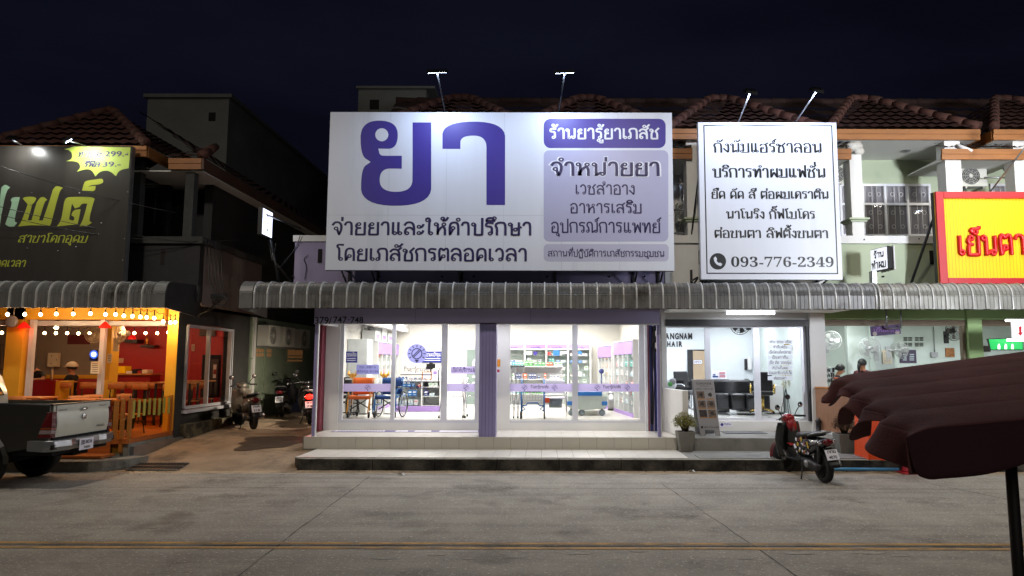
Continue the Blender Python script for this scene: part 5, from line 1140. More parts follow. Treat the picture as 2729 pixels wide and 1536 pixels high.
    if lit:
        lamp('POINT', 'tail_light_glow', (0, -.98, .69), 1.5, 'ff2010', t, size=.04)
    return t
M('paint_black', '0c0c0d', .18, coat=.6, var=.02); M('paint_red', '9a121c', .2, coat=.7, var=.02); M('paint_silver', '9b9489', .28, metal=.6, coat=.4, var=.03); M('seat_black', '151515', .55); M('paint_blue_dark', '10131c', .3, coat=.4); M('decal_yellow', 'c9a83c', .5); M('decal_red', '8a2d2d', .5)
a, b_ = gz(2197, 1287), gz(2105, 1258)
ang = math.atan2(-(b_.x - a.x), b_.y - a.y)
scooter('black scooter with red front fender and graffiti side panel parked at the kerb', ((a.x + b_.x) / 2, (a.y + b_.y) / 2, .002), ang, 'paint_black', 'paint_black', 'paint_red', 'paint_red', 'seat_black', False, ('ภกข', '4070'), ('decal_white', 'decal_white', 'decal_yellow', 'decal_red', 'paint_black', 'decal_white'), lean=.07, steer=.38)
scooter('silver scooter parked in the alley beside the restaurant window', (-7.18, 17.5, alley_z(17.5) + .01), .62, 'paint_silver', 'paint_silver', 'paint_silver', 'paint_silver', 'seat_black', False, ('กขค', '318'), lean=.05, steer=.3)
scooter('dark motorbike with white plate leaning in the dark alley', (-7.35, 20.6, alley_z(20.6) + .01), .18, 'paint_black', 'paint_blue_dark', 'paint_black', 'paint_black', 'seat_black', False, ('งขค', '528'), lean=.09)
scooter('motorbike with glowing red tail light half hidden behind the purple pole', (-6.05, 18.6, alley_z(18.6) + .01), .35, 'paint_black', 'paint_black', 'paint_black', 'paint_black', 'seat_black', True, ('ขกง', '74'), lean=.05)
# ---------------------------------------------------------------- pickup truck, parked facing left
M('truck_dark', '34322c', .32, metal=.35, coat=.5, var=.04); M('truck_silver', 'd2d5c8', .34, metal=.12, coat=.4, var=.04); M('lamp_red', '5a0910', .12, coat=.7); M('lamp_smoke', '8f7d7c', .15, coat=.5); M('lamp_clear', 'c9c3c0', .1, coat=.5); M('lamp_amber', '7c3a1a', .15, coat=.5); M('under_black', '060606', .9)
tk = thing('pickup_truck', 'dark pickup truck with silver tailgate parked at the kerb before the restaurant', 'pickup truck', (-9.4, 12.05, 0))
XT, Y0, Y1, WX, WR = -7.72, 11.28, 12.86, -8.86, .385
zt_, zb_ = 1.30, .70
def side(Y, dY, m):
    pl = [(XT, zb_), (XT, zt_), (-9.5, zt_ + .01), (-14.2, zt_ + .02), (-14.2, zb_ - .1), (-9.7, zb_ - .15)]
    arch = [(WX - .5 * math.cos(math.pi * k / 12), WR + .02 + .5 * math.sin(math.pi * k / 12)) for k in range(13)]
    pl += [(a_, max(b_, zb_ - .15 if k == 0 else .0)) for k, (a_, b_) in enumerate(arch)] + [(WX + .5, zb_ - .12), (XT - .05, zb_ - .02)]
    m_ = MB(m); m_.prism([(x, Y, z_) for x, z_ in pl], (0, 0, 0), (0, dY, 0), m)
    for k in range(12):
        (xa, za), (xb, zb2) = arch[k], arch[k + 1]; s_ = -1 if dY > 0 else 1
        q = [Vector((xa, Y, za)), Vector((xb, Y, zb2))]; c_ = Vector((WX, Y, WR + .02)); o_ = [(p - c_) * 1.12 + c_ for p in q]
        m_.face([q[0] + Vector((0, s_ * .035, 0)), q[1] + Vector((0, s_ * .035, 0)), o_[1] + Vector((0, s_ * .012, 0)), o_[0] + Vector((0, s_ * .012, 0))], m, True); m_.face([q[0] + Vector((0, s_ * .035, 0)), q[1] + Vector((0, s_ * .035, 0)), q[1], q[0]], m, True)
    return m_
b = side(Y0, .07, 'truck_dark'); b.tube([(XT + .0, Y0 + .035, zt_), (-9.42, Y0 + .035, zt_ + .012)], .035, 8, 'black_plastic'); b.build('near_side_panel', tk, .012)
b = side(Y1 - .07, .07, 'truck_dark'); b.build('far_side_panel', tk, .012)
b = MB('under_black'); b.box(-14, XT + .02, Y0 + .09, Y1 - .09, .52, .80); b.box(-9.45, XT - .05, Y0 + .08, Y1 - .08, .81, .86); b.box(-9.6, -9.5, Y0 + .3, Y1 - .3, .4, .55); b.tube([(WX, Y0 + .2, WR), (WX, Y1 - .2, WR)], .07, 8); b.box(-8.2, -7.9, Y0 + .9, Y0 + 1.3, .42, .55); b.build('chassis', tk)
g_ = MB('truck_silver'); yy0, yy1 = Y0 + .12, Y1 - .12
def tg(u, v):
    bulge = .03 * math.sin(min(1, v * 1.15) * math.pi) + (.015 if v > .82 else 0); return (XT + .02 + bulge, yy0 + (yy1 - yy0) * u, .80 + (zt_ + .005 - .80) * v)
g_.grid(tg, 8, 14); g_.box(XT - .05, XT + .02, yy0, yy1, .80, zt_); g_.box(XT - .06, XT + .045, yy0 - .1, yy1 + .1, zt_, zt_ + .022, 'black_plastic'); g_.box(XT - .04, XT + .022, Y0 + .06, yy0 - .004, .80, zt_); g_.box(XT - .04, XT + .022, yy1 + .004, Y1 - .06, .80, zt_); o = g_.build('tailgate', tk, .006)
h = MB('chrome'); ym = (yy0 + yy1) / 2 - .02; h.ball((XT + .055, ym, zt_ - .09), .085, 'chrome', 14, 8, (.25, 1, .3)); h.build('handle', o)
h = MB('chrome'); h.ball((XT + .06, ym, zt_ - .22), .06, 'chrome', 14, 8, (.2, 1, .8)); h.ball((XT + .068, ym, zt_ - .22), .035, 'truck_silver', 12, 8, (.3, 1, .45)); h.build('emblem', o)
h = MB('black_plastic')
lat_map(h, 'VIGO', lambda u, v: (XT + .052, yy1 - .34 + .22 * u, .88 + .035 * v), 'black_plastic', .02); lat_map(h, 'Prerunner', lambda u, v: (XT + .042, yy1 - .28 + .2 * u, zt_ - .07 + .022 * v), 'black_plastic', .02); lat_map(h, 'HYDRO-D4D', lambda u, v: (XT + .042, yy0 + .03 + .2 * u, zt_ - .09 + .022 * v), 'black_plastic', .02); h.build('lettering', o)
for s_, ya, yb in ((0, Y0 - .012, Y0 + .115), (1, Y1 - .115, Y1 + .012)):
    l_ = MB('lamp_red'); z0_, z1_ = .80, 1.20; yf = ya if s_ == 0 else yb
    for k, (a_, b2, m_) in enumerate(((0, .14, 'lamp_red'), (.145, .30, 'lamp_smoke'), (.305, .40, 'lamp_amber'), (.405, 1., 'lamp_red'))):
        za, zb2 = z0_ + (z1_ - z0_) * a_, z0_ + (z1_ - z0_) * b2; d1, d2 = .16 - .10 * a_, .16 - .10 * b2 - (.03 if k == 3 else 0)
        if s_ == 0: l_.hexa([(XT - d1, ya, za), (XT + .045, ya + .015, za), (XT + .045, yb, za), (XT - d1, yb, za), (XT - d2, ya, zb2), (XT + .04, ya + .015, zb2), (XT + .04, yb, zb2), (XT - d2, yb, zb2)], m_)
        else: l_.hexa([(XT - d1, ya, za), (XT + .045, ya, za), (XT + .045, yb - .015, za), (XT - d1, yb, za), (XT - d2, ya, zb2), (XT + .04, ya, zb2), (XT + .04, yb - .015, zb2), (XT - d2, yb, zb2)], m_)
    l_.build('tail_light', tk, .008)
M('bumper_steel', '8e9092', .28, metal=.7, var=.04); b = MB('bumper_steel')
loft(b, [[(XT + o1, Y0 - .03 + (Y1 - Y0 + .06) * u, z_) for o1, z_ in ((-.1 if 0 < i < 8 else -.3, .60), (.10 + dx, .585), (.14 + dx, .66), (.12 + dx, .755), (-.1 if 0 < i < 8 else -.3, .765))] for i, (u, dx) in enumerate(((0, -.16), (.03, -.04), (.22, .03), (.32, .0), (.5, .0), (.68, .0), (.78, .03), (.97, -.04), (1, -.16)))], 'bumper_steel', True, False)
b.box(XT - .3, XT + .1, Y0 - .0, Y1 - .0, .62, .70, 'black_plastic'); b.build('bumper', tk, .01)
p = MB('decal_white'); py0, py1 = ym - .24, ym + .12; px_ = XT + .155; p.box(px_, px_ + .008, py0, py1, .55, .73); o = p.build('licence_plate', tk, .004)
d = MB('print_black'); th_fn(d, 'ยย', lambda u, v, k: (px_ + .0095 + .0002 * k, py0 + .04 + u * .0058, .645 + v * .0062), 'print_black', 2.0); lat_map(d, '8036', lambda u, v: (px_ + .0095, py0 + .155 + .17 * u, .645 + .06 * v), 'print_black', .03); th_fn(d, 'ระยอง', lambda u, v, k: (px_ + .0095 + .0002 * k, py0 + .11 + u * .0045, .575 + v * .0035), 'print_black', 1.8); d.build('lettering', o)
for yy in (Y0 + .15, Y1 - .15):
    w_ = wheel(tk, 'wheel', (WX, yy, WR), WR, .23, 'Y', rm='steel_dark', spokes=6)
wheel(tk, 'wheel', (-12.2, Y0 + .15, WR), WR, .23, 'Y', rm='steel_dark', spokes=6)
M('truck_glass', '10141a', .06, spec=.6, var=.01)
c_ = MB('truck_silver')      # cab
prof = [(-9.47, zt_ - .1), (-9.50, 1.42), (-9.62, 1.72), (-9.78, 1.86), (-10.1, 1.92), (-11.6, 1.9), (-12.5, 1.36), (-12.5, .8), (-9.47, .8)]
c_.prism([(x, Y0 + .1, z_) for x, z_ in prof], (0, 0, 0), (0, Y1 - Y0 - .2, 0), 'truck_silver'); c_.build('cab', tk, .05)
w_ = MB('truck_glass'); rw = [(-9.493, 1.40), (-9.61, 1.70)]
w_.face([(rw[0][0] + .03, Y0 + .22, rw[0][1]), (rw[0][0] + .03, Y1 - .22, rw[0][1]), (rw[1][0] + .03, Y1 - .3, rw[1][1]), (rw[1][0] + .03, Y0 + .3, rw[1][1])]); o = w_.build('rear_window', tk)
w_ = MB('sticker_orange'); w_.face([(-9.452, Y1 - .72, 1.415), (-9.452, Y1 - .28, 1.415), (-9.468, Y1 - .28, 1.46), (-9.468, Y1 - .72, 1.46)]); w_.build('sticker', o)
# ================================================================ street furniture and plants
# A-board
M('board_grey', '96969a', .5, var=.05); M('photo_dark', '3a3230', .5, var=.5, scale=22); M('photo_mid', '6d5c50', .5, var=.6, scale=26); M('caption_amber', 'a9783a', .6)
Yf = 15.15; xa, xb, xc, xd = AX(1871, 1165, Yf), AX(1919, 1165, Yf), AX(1850, 1010, Yf), AX(1907, 1010, Yf)
t = thing('sandwich_board', 'grey hair salon sandwich board with six photos and a phone number', 'sign board', ((xa + xb) / 2, Yf, ZP))
zt_ = AZ(1012, Yf, 1880); zb_ = ZP; lean = .18
def bp(u, v, o=0.): 
    x = (xc + (xd - xc) * u) * v + (xa - .03 + (xb + .01 - xa + .03) * u) * (1 - v); return (x, Yf + lean * v - o, zb_ + (zt_ - zb_) * v)
b = MB('board_grey'); b.hexa([bp(0, .10), bp(1, .10), tuple(Vector(bp(1, .10)) + Vector((0, .03, 0))), tuple(Vector(bp(0, .10)) + Vector((0, .03, 0))), bp(0, 1), bp(1, 1), tuple(Vector(bp(1, 1)) + Vector((0, .03, 0))), tuple(Vector(bp(0, 1)) + Vector((0, .03, 0)))])
for u0, u1 in ((0, .26), (.74, 1)): b.hexa([bp(u0, 0), bp(u1, 0), tuple(Vector(bp(u1, 0)) + Vector((0, .03, 0))), tuple(Vector(bp(u0, 0)) + Vector((0, .03, 0))), bp(u0, .0999), bp(u1, .0999), tuple(Vector(bp(u1, .0999)) + Vector((0, .03, 0))), tuple(Vector(bp(u0, .0999)) + Vector((0, .03, 0)))])
b.build('front_leaf', t, .006)
b = MB('board_grey'); b.hexa([tuple(Vector(bp(u, v)) + Vector((0, .04 + .5 * (1 - v), 0))) for u, v in ((0, 0), (1, 0))] + [tuple(Vector(bp(u, v)) + Vector((0, .07 + .5 * (1 - v), 0))) for u, v in ((1, 0), (0, 0))] + [tuple(Vector(bp(u, v)) + Vector((0, .04, 0))) for u, v in ((0, 1), (1, 1))] + [tuple(Vector(bp(u, v)) + Vector((0, .07, 0))) for u, v in ((1, 1), (0, 1))]); b.build('rear_leaf', t)
d = MB('ink_black')
def bl(s_, u0, u1, v0, v1, m='ink_black'): lat_map(d, s_, lambda a_, c_: bp(u0 + (u1 - u0) * a_, v0 + (v1 - v0) * c_, .004), m)
bl('𝐆𝐀𝐍𝐆𝐍𝐀𝐌', .14, .86, .905, .945); bl('HAIR SALON', .3, .7, .87, .887); bl('OPEN : 9:00-21:00', .08, .92, .815, .84); bl('093-776-2349', .24, .97, .135, .165)
d.face([bp(.13 + .06 * math.cos(a_ * .5), .15 + .022 * math.sin(a_ * .5), .004) for a_ in range(12)])
for r_ in range(3):
    for c_ in range(2):
        u, v = .1 + .44 * c_, .66 - .165 * r_
        d.face([bp(u, v, .003), bp(u + .37, v, .003), bp(u + .37, v + .125, .003), bp(u, v + .125, .003)], ('photo_mid', 'board_grey', 'photo_mid', 'photo_mid', 'photo_dark', 'photo_mid')[r_ * 2 + c_]); d.face([bp(u + .08 + .1 * math.cos(k), v + .06 + .04 * math.sin(k) * (1 + .3 * (k % 2)), .0045) for k in range(6)] if False else [bp(u + .19 + .11 * math.cos(k * 1.05), v + .065 + (.045 if k % 2 else .03) * math.sin(k * 1.05), .0045) for k in range(6)], 'photo_dark'); d.face([bp(u, v - .022, .003), bp(u + .37, v - .022, .003), bp(u + .37, v - .003, .003), bp(u, v - .003, .003)], 'caption_amber')
d.build('lettering', t)
# planters
M('pot_grey', '74726b', .85, var=.15, scale=5, bump=.3, dark='5d5b55', dpos=.62); M('soil', '1c140d', .95); M('shrub_olive', '6f6d1c', .65, var=.4, scale=12); M('shrub_brown', '4a301b', .8, var=.35, scale=12); M('twig', '4a3a26', .8)
def planter(label, px0, px1, pyt, pyb, leaf, r, zc, dense, w0):
    c = gz((px0 + px1) / 2, pyb, ZS); s = (AX(px1, pyt, c.y) - AX(px0, pyt, c.y)) / 2; h = AZ(pyt, c.y, px0) - ZS
    t = thing('planter', label, 'planter', (c.x, c.y + s, ZS), 0, 'tapered grey planters by the salon'); cx, cyy = c.x, c.y + s; b = MB('pot_grey'); k = w0
    b.hexa([(cx + a_ * s * k, cyy + q * s * k, ZS) for a_, q in ((-1, -1), (1, -1), (1, 1), (-1, 1))] + [(cx + a_ * s, cyy + q * s, ZS + h) for a_, q in ((-1, -1), (1, -1), (1, 1), (-1, 1))])
    b.build('pot', t, .008); b = MB('soil'); b.face([(cx + a_ * s * .92, cyy + q * s * .92, ZS + h + .004) for a_, q in ((-1, -1), (1, -1), (1, 1), (-1, 1))]); b.build('soil', t)
    st = MB('twig'); lf = MB(leaf)
    for i in range(60):
        a_, e = random.uniform(0, 6.28), random.uniform(.25, 1.5); d_ = Vector((math.cos(a_) * math.cos(e), math.sin(a_) * math.cos(e), math.sin(e))); L_ = r * random.uniform(.7, 1.15)
        p0 = Vector((cx + .05 * math.cos(a_), cyy + .05 * math.sin(a_), ZS + h)); p1 = Vector((cx, cyy, ZS + h + zc * .45)) + d_ * L_
        st.tube([p0, p0.lerp(p1, .5) + Vector((0, 0, .03)), p1], .004, 4, r1=.002)
    for i in range(dense):
        a_, e = random.uniform(0, 6.28), math.asin(random.uniform(-.45, 1)); R = r * random.uniform(.45, 1.02) * (1 + .12 * math.sin(a_ * 5 + e * 7))
        p = Vector((cx + R * math.cos(a_) * math.cos(e), cyy + R * math.sin(a_) * math.cos(e), ZS + h + zc * .55 + R * .85 * math.sin(e))); q = random.uniform(.010, .024); u = Vector((random.gauss(0, 1), random.gauss(0, 1), random.gauss(0, 1))).normalized(); v = u.orthogonal().normalized()
        lf.face([p - u * q, p + v * q * .5, p + u * q, p - v * q * .5])
    st.build('stems', t); lf.build('foliage', t)
planter('tapered grey planter with round yellow-green shrub beside the sandwich board', 1808, 1855, 1152, 1206, 'shrub_olive', .24, .30, 1500, .68)
planter('tapered grey planter with dry brown shrub near the wooden slat counter', 2238, 2286, 1158, 1210, 'shrub_brown', .22, .30, 1100, .72)
# slat counter of the noodle shop
t = thing('slat_counter', 'angled serving counter clad in thin vertical wooden slats', 'counter', (7, 15.6, ZP))
pa, pb = at(2172, 1140, 16.2), gz(2292, 1170, ZP); pb = Vector((pb.x, pb.y, 0)); pa.z = 0
zt_ = AZ(1034, 16.2, 2172); d_ = (pb - pa); L_ = d_.length; d_.normalize(); nn = Vector((d_.y, -d_.x, 0))
if nn.x > 0: nn = -nn
b = MB('gap_dark'); q = [pa, pb, pb - nn * .5, pa - nn * .5]; b.hexa([(p.x, p.y, ZP) for p in q] + [(p.x, p.y, zt_ - .02) for p in q]); b.build('core', t)
b = MB('slat_wood'); k = 0.
while k < L_ - .02:
    q = [pa + d_ * k, pa + d_ * (k + .026), pa + d_ * (k + .026) + nn * .02, pa + d_ * k + nn * .02]; b.hexa([(p.x, p.y, ZP + .05) for p in q] + [(p.x, p.y, zt_ - .01) for p in q]); k += .042
b.build('slat_cladding', t)
b = MB('wood_amber'); q = [pa + nn * .03, pb + nn * .03 + d_ * .03, pb - nn * .55 + d_ * .03, pa - nn * .55]; b.hexa([(p.x, p.y, zt_) for p in q] + [(p.x, p.y, zt_ + .03) for p in q]); b.build('top', t)
b = MB('white_plain'); q = [pa + nn * .02, pb + nn * .02, pb + nn * .06, pa + nn * .06]; b.hexa([(p.x, p.y, ZP) for p in q] + [(p.x, p.y, ZP + .05) for p in q]); b.build('skirting', t)
# white low block, blue pipe stand, tarp, cone, pipe
c = gz(2290, 1215, ZS); t = MB('white_paint'); x0, x1 = AX(2292, 1180, 14.3), AX(2354, 1190, 13.9)
t.hexa([(x0, 14.35, ZS), (x1, 13.75, ZS), (x1 + .15, 13.95, ZS), (x0 + .15, 14.6, ZS), (x0, 14.35, .66), (x1, 13.75, .60), (x1 + .15, 13.95, .60), (x0 + .15, 14.6, .66)]); solo('white_block', 'low white rendered block on the pavement behind the second planter', 'low wall', t, bevel=.01)
M('pipe_blue', '3f86b4', .4, var=.06); M('orange_plastic', 'e04a12', .45, var=.05); M('cone_red', 'a3202c', .5, var=.08)
t = MB('pipe_blue'); q = lambda a_, b_, y=13.6: at(a_, b_, y)
for p in ((q(2358, 1225), q(2344, 1221), q(2342, 1188), q(2350, 1183), q(2395, 1181, 13.4)), (q(2355, 1190, 13.9), q(2400, 1188, 13.8)), (q(2345, 1222), q(2395, 1226, 13.4))): t.tube(chaikin(p, 1), .02, 7)
solo('pipe_rack', 'low rack of bent blue plastic pipe under the parasol edge', 'rack', t)
t = MB('black_plastic'); p = q(2372, 1205, 13.75); t.box(p.x - .1, p.x + .12, 13.7, 14.0, ZS, p.z + .05); t.box(p.x - .08, p.x + .1, 13.68, 13.7, ZS + .05, p.z); solo('black_crate', 'small black crate standing inside the blue pipe rack', 'crate', t, bevel=.01)
t = MB('pipe_blue'); t.tube([(5.0, 13.2, .08), (AX(2395, 1260, 13.2), 13.2, .075)], .028, 8); solo('water_pipe', 'straight blue water pipe lying along the foot of the kerb', 'pipe', t)
t = MB('orange_plastic'); x0, x1, yy = AX(2312, 1160, 13.4), AX(2420, 1160, 13.4), 13.4; zq0, zq1 = ZS, AZ(1098, 13.4, 2340)
t.grid(lambda u, v: (x0 + (x1 - x0) * u + .04 * v, yy + .03 * math.sin(u * 14) * (1 - v), zq0 + (zq1 - zq0) * v - .02 * u), 24, 6); t.grid(lambda u, v: (x0 + (x1 - x0) * u + .04, yy + .6 * v, zq1 - .02 * u + .02 * math.sin(v * 6)), 12, 6); t.grid(lambda u, v: (x0 + .04 * v, yy + .6 * u, zq0 + (zq1 - zq0) * v), 8, 6)
solo('orange_cover', 'bright orange plastic cover glimpsed between the flaps of the parasol', 'cover', t)
c = gz(2423, 1262, 0.0); t = thing('traffic_cone', 'faded red traffic cone standing on the road against the kerb', 'traffic cone', (c.x, c.y, 0)); zc = AZ(1222, c.y, 2420)
b = MB('cone_red'); b.lathe((c.x, c.y, 0), [(.135, .03), (.12, .06), (.095, .2), (.05, .5), (.03, .62), (.018, .62)], 18, 'cone_red'); b.build('cone_body', t); b = MB('cone_red'); b.box(c.x - .19, c.x + .19, c.y - .19, c.y + .19, 0, .03); b.build('base', t, .01); b = MB('decal_white'); th_fn(b, 'ยา', lambda u, v, k: (c.x - .05 + u * .006, c.y - .112 + .0006 * v * 10 * .35, .1 + v * .007), 'decal_white', 1.4); b.build('lettering', t)
# shoes / lantern by salon pillar
c = at(2181, 1135, 15.9); t = thing('floor_lantern', 'small dark metal lantern on the porch at the foot of the white pillar', 'lantern', (c.x, 15.9, ZP)); b = MB('steel_dark'); b.lathe((c.x, 15.9, ZP), [(.07, 0), (.07, .03), (.055, .04), (.055, .22), (.075, .25), (.03, .3)], 10); b.build('body', t); b = MB('galv'); b.tube([(c.x - .04, 15.9, ZP + .29), (c.x, 15.9, ZP + .37), (c.x + .04, 15.9, ZP + .29)], .006, 5); b.build('handle', t)
t = MB(M('mat_grey', '5d5f62', .95, var=.15, scale=30)); x0, x1 = AX(1930, 1148, 15.7), AX(2040, 1148, 15.7); t.box(x0, x1, 15.55, 16.05, ZP + .002, ZP + .014); solo('door_mat', 'dark grey doormat on the salon porch', 'door mat', t)
t = MB('ink_violet'); x0, x1 = AX(890, 1150, 16), AX(1276, 1150, 16); t.box(x0, x1, 15.78, 16.1, ZP + .002, ZP + .008, 'purple_dark')
for a_, b_ in ((.0, .36), (.42, .52), (.55, .68), (.72, 1.)): t.face([(x0 + (x1 - x0) * u, y_, ZP + .0095) for u, y_ in ((a_ + .01, 15.82), (b_, 15.82), (b_ - .01, 16.06), (a_ + .01, 16.06))], 'decal_white')
for k in range(16): u = .03 + .02 * k; t.face([(x0 + (x1 - x0) * (u + e), y_, ZP + .0105) for e, y_ in ((0, 15.88), (.014, 15.88), (.014, 15.97), (0, 15.97))], 'ink_violet')
solo('floor_banner', 'flat printed purple and white banner lying on the pharmacy porch', 'banner', t)
# wall-mounted meters beside the pharmacy
for i, (py, lb) in enumerate(((890, 'upper electricity meter on the pier right of the pharmacy'), (922, 'lower electricity meter on the pier right of the pharmacy'))):
    t = thing('electricity_meter', lb, 'meter', (AX(1752, py, 16.1), 16.1, AZ(py + 14, 16.1, 1752)), 0, 'meters on the pier'); v = at(1752, py, 16.05); b = MB('black_plastic'); b.box(v.x - .09, v.x + .09, 16.08, 16.19, v.z - .13, v.z + .12); b.build('case', t, .015); b = MB('lamp_clear'); b.box(v.x - .05, v.x + .07, 16.05, 16.08, v.z - .06, v.z + .07); b.build('window', t, .01)
t = MB('black_plastic')
for k in range(4): t.tube([at(1739 + 3 * k, 870, 16.1), at(1736 + 3 * k, 930, 16.1), at(1738 + 2 * k, 1000, 16.12), at(1735 + 2 * k, 1130, 16.1)], .008, 5)
solo('meter_cables', 'black cables running down the pier beside the folded blue shutter', 'cables', t)
# air conditioners
M('ac_white', 'c6c6be', .5, var=.05, dark='a5a49a', dpos=.7); M('ac_grille', '4a4c4c', .6)
def ac(label, x0, x1, yf, z0, z1, face='-Y', dep=.32):
    xm = (x0 + x1) / 2; t = thing('air_conditioner', label, 'air conditioner', (xm, yf, z0), 0, 'outdoor air conditioner units')
    b = MB('ac_white')
    if face == '-Y': b.box(x0, x1, yf, yf + dep, z0, z1)
    else: b.box(yf - dep, yf, x0, x1, z0, z1)
    b.build('casing', t, .012)
    R = (z1 - z0) * .42; u0 = x0 + (x1 - x0) * .36; zc = (z0 + z1) / 2
    P_ = (lambda a_, o_, z_: (a_, yf - o_, z_)) if face == '-Y' else (lambda a_, o_, z_: (yf + o_, a_, z_))
    g_ = MB('ac_grille'); g_.face([P_(u0 + R * math.cos(k * .2618), .003, zc + R * math.sin(k * .2618)) for k in range(24)]); 
    for r_ in (.25, .45, .65, .85, 1.): g_.tube([P_(u0 + R * r_ * math.cos(k * .2618), .012, zc + R * r_ * math.sin(k * .2618)) for k in range(24)], .004, 4, 'ac_white', closed=True)
    for k in range(10): g_.tube([P_(u0 + .2 * R * math.cos(k * .628), .012, zc + .2 * R * math.sin(k * .628)), P_(u0 + R * math.cos(k * .628), .012, zc + R * math.sin(k * .628))], .004, 4, 'ac_white')
    g_.face([P_(u0 + R * .2 * math.cos(k * .5236), .016, zc + R * .2 * math.sin(k * .5236)) for k in range(12)], 'ac_white'); g_.build('fan_grille', t)
    k_ = MB('galv')
    for x in (x0 + .1, x1 - .1):
        if face == '-Y': k_.box(x - .02, x + .02, yf, yf + dep + .3, z0 - .04, z0 - .002); k_.tube([(x, yf + .02, z0 - .03), (x, yf + dep + .3, z0 - .3)], .012, 5)
        else: k_.box(yf - dep - .1, yf, x - .02, x + .02, z0 - .04, z0 - .002)
    k_.build('bracket', t); return t
Ya = 16.6; ac('old white air conditioner unit with a pigeon on it, left of the yellow sign pier', AX(2562, 465, Ya), AX(2631, 465, Ya), Ya, AZ(497, Ya, 2600), AZ(441, Ya, 2600))
Ya = 16.9; ac('air conditioner unit half hidden behind the salon billboard', AX(1806, 570, Ya), AX(1850, 570, Ya), Ya, AZ(590, Ya, 1830), AZ(540, Ya, 1830)); ac('air conditioner unit right of the salon billboard top', AX(2222, 465, Ya), AX(2246, 465, Ya), Ya, AZ(490, Ya, 2230), AZ(440, Ya, 2230))
for y_, lb in ((19.6, 'nearest air conditioner unit on the green alley wall'), (20.8, 'middle air conditioner unit on the green alley wall'), (22.2, 'farthest air conditioner unit on the green alley wall')): ac(lb, y_, y_ + .85, XL + .45, 2.42, 3.0, '+X')
# pigeons
M('pigeon', '3b3d42', .7, var=.25, scale=14); M('pigeon_beak', '6b5b50', .6)
def pigeon(label, p, rz):
    t = thing('pigeon', label, 'pigeon', tuple(p), rz, 'pigeons roosting on the facade', world=False)
    b = MB('pigeon'); rings = []
    for x, z_, w, h in ((-.17, .085, .02, .012), (-.12, .09, .05, .03), (-.05, .095, .10, .085), (.03, .10, .12, .115), (.08, .125, .09, .10), (.11, .165, .055, .065), (.125, .195, .045, .05), (.14, .205, .03, .03)): rings.append([(x, y, zz) for y, _, zz in [(q_[0], 0, q_[2]) for q_ in ringY(0, 0, z_, w, h, 10, 2)]])
    loft(b, rings, 'pigeon'); b.build('body', t)
    b = MB('pigeon'); 
    for s_ in (-1, 1): b.ball((-.03, s_ * .055, .105), .08, 'pigeon', 10, 6, (1.2, .18, .55))
    b.build('wing', t); b = MB('pigeon_beak'); b.tube([(.15, 0, .2), (.18, 0, .19)], .008, 5, r1=.002)
    for s_ in (-1, 1): b.tube([(.01, s_ * .025, .05), (.015, s_ * .025, 0)], .005, 4)
    b.build('beak', t)
v = at(2573, 440, 16.75); pigeon('pigeon perched on top of the old air conditioner', (v.x, 16.75, AZ(441, 16.6, 2600)), 2.6)
v = at(2692, 474, 16.3); b = MB('galv'); b.tube([(v.x - .6, 16.3, v.z), (v.x + .3, 16.3, v.z)], .02, 6); solo('drying_rail', 'thin metal rail under the eave behind the yellow sign', 'rail', b); pigeon('pigeon standing on the thin rail above the yellow sign', (v.x, 16.3, v.z + .02), 2.9)
zz = zl + .05
for i, (px, lb) in enumerate(((2240, 'leftmost pigeon huddled on the low tiled roof right of the salon billboard'), (2258, 'second pigeon huddled on the low tiled roof right of the salon billboard'), (1812, 'left pigeon huddled on the low tiled roof between the billboards'), (1832, 'right pigeon huddled on the low tiled roof between the billboards'))): v = at(px, 396, 15.95); pigeon(lb, (v.x, 15.95, zz + .1), 1.2 + i)
M('sack_white', 'bdbab0', .8, var=.2, scale=10); b = MB('sack_white'); v = at(2279, 390, 15.9); b.ball((v.x, 15.95, v.z), .2, 'sack_white', 12, 8, (1, .6, .75)); b.ball((v.x + .08, 15.9, v.z - .12), .13, 'sack_white', 10, 7, (1, .6, .8)); solo('bundled_sack', 'crumpled white bundle stuffed under the eave beside the pigeons', 'sack', b)
b = MB('sack_white'); v = at(2580, 395, 15.8); b.tube([at(2552, 388, 15.8), at(2590, 404, 15.75)], .05, 8, 'white_plain'); solo('broken_downpipe', 'short broken white drain pipe sticking out below the eave', 'pipe', b)
# things on the wall between the billboards
t = MB('galv')
for p in ((at(1822, 435, 16.3), at(1822, 640, 16.3)), (at(1836, 440, 16.3), at(1836, 640, 16.3)), (at(1797, 490, 16.3), at(1862, 490, 16.3)), (at(1797, 560, 16.3), at(1862, 558, 16.3)), (at(1797, 622, 16.3), at(1862, 622, 16.3))): t.tube(p, .022, 6)
solo('balcony_scaffold', 'dark pipe scaffold on the balcony between the two billboards', 'frame', t)
# alley: blue tank crate
t = thing('blue_bin', 'large dark blue lidded bin at the dark end of the alley', 'bin', (-7.4, 22, .46)); b = MB(M('bin_blue', '141a38', .6, var=.1)); b.box(-7.86, -7.0, 22, 23, .46, 1.08); b.build('tub', t, .03); b = MB(M('bin_lid', '3a1a22', .6)); b.box(-7.9, -6.96, 21.95, 23.05, 1.082, 1.15); b.build('lid', t, .02)
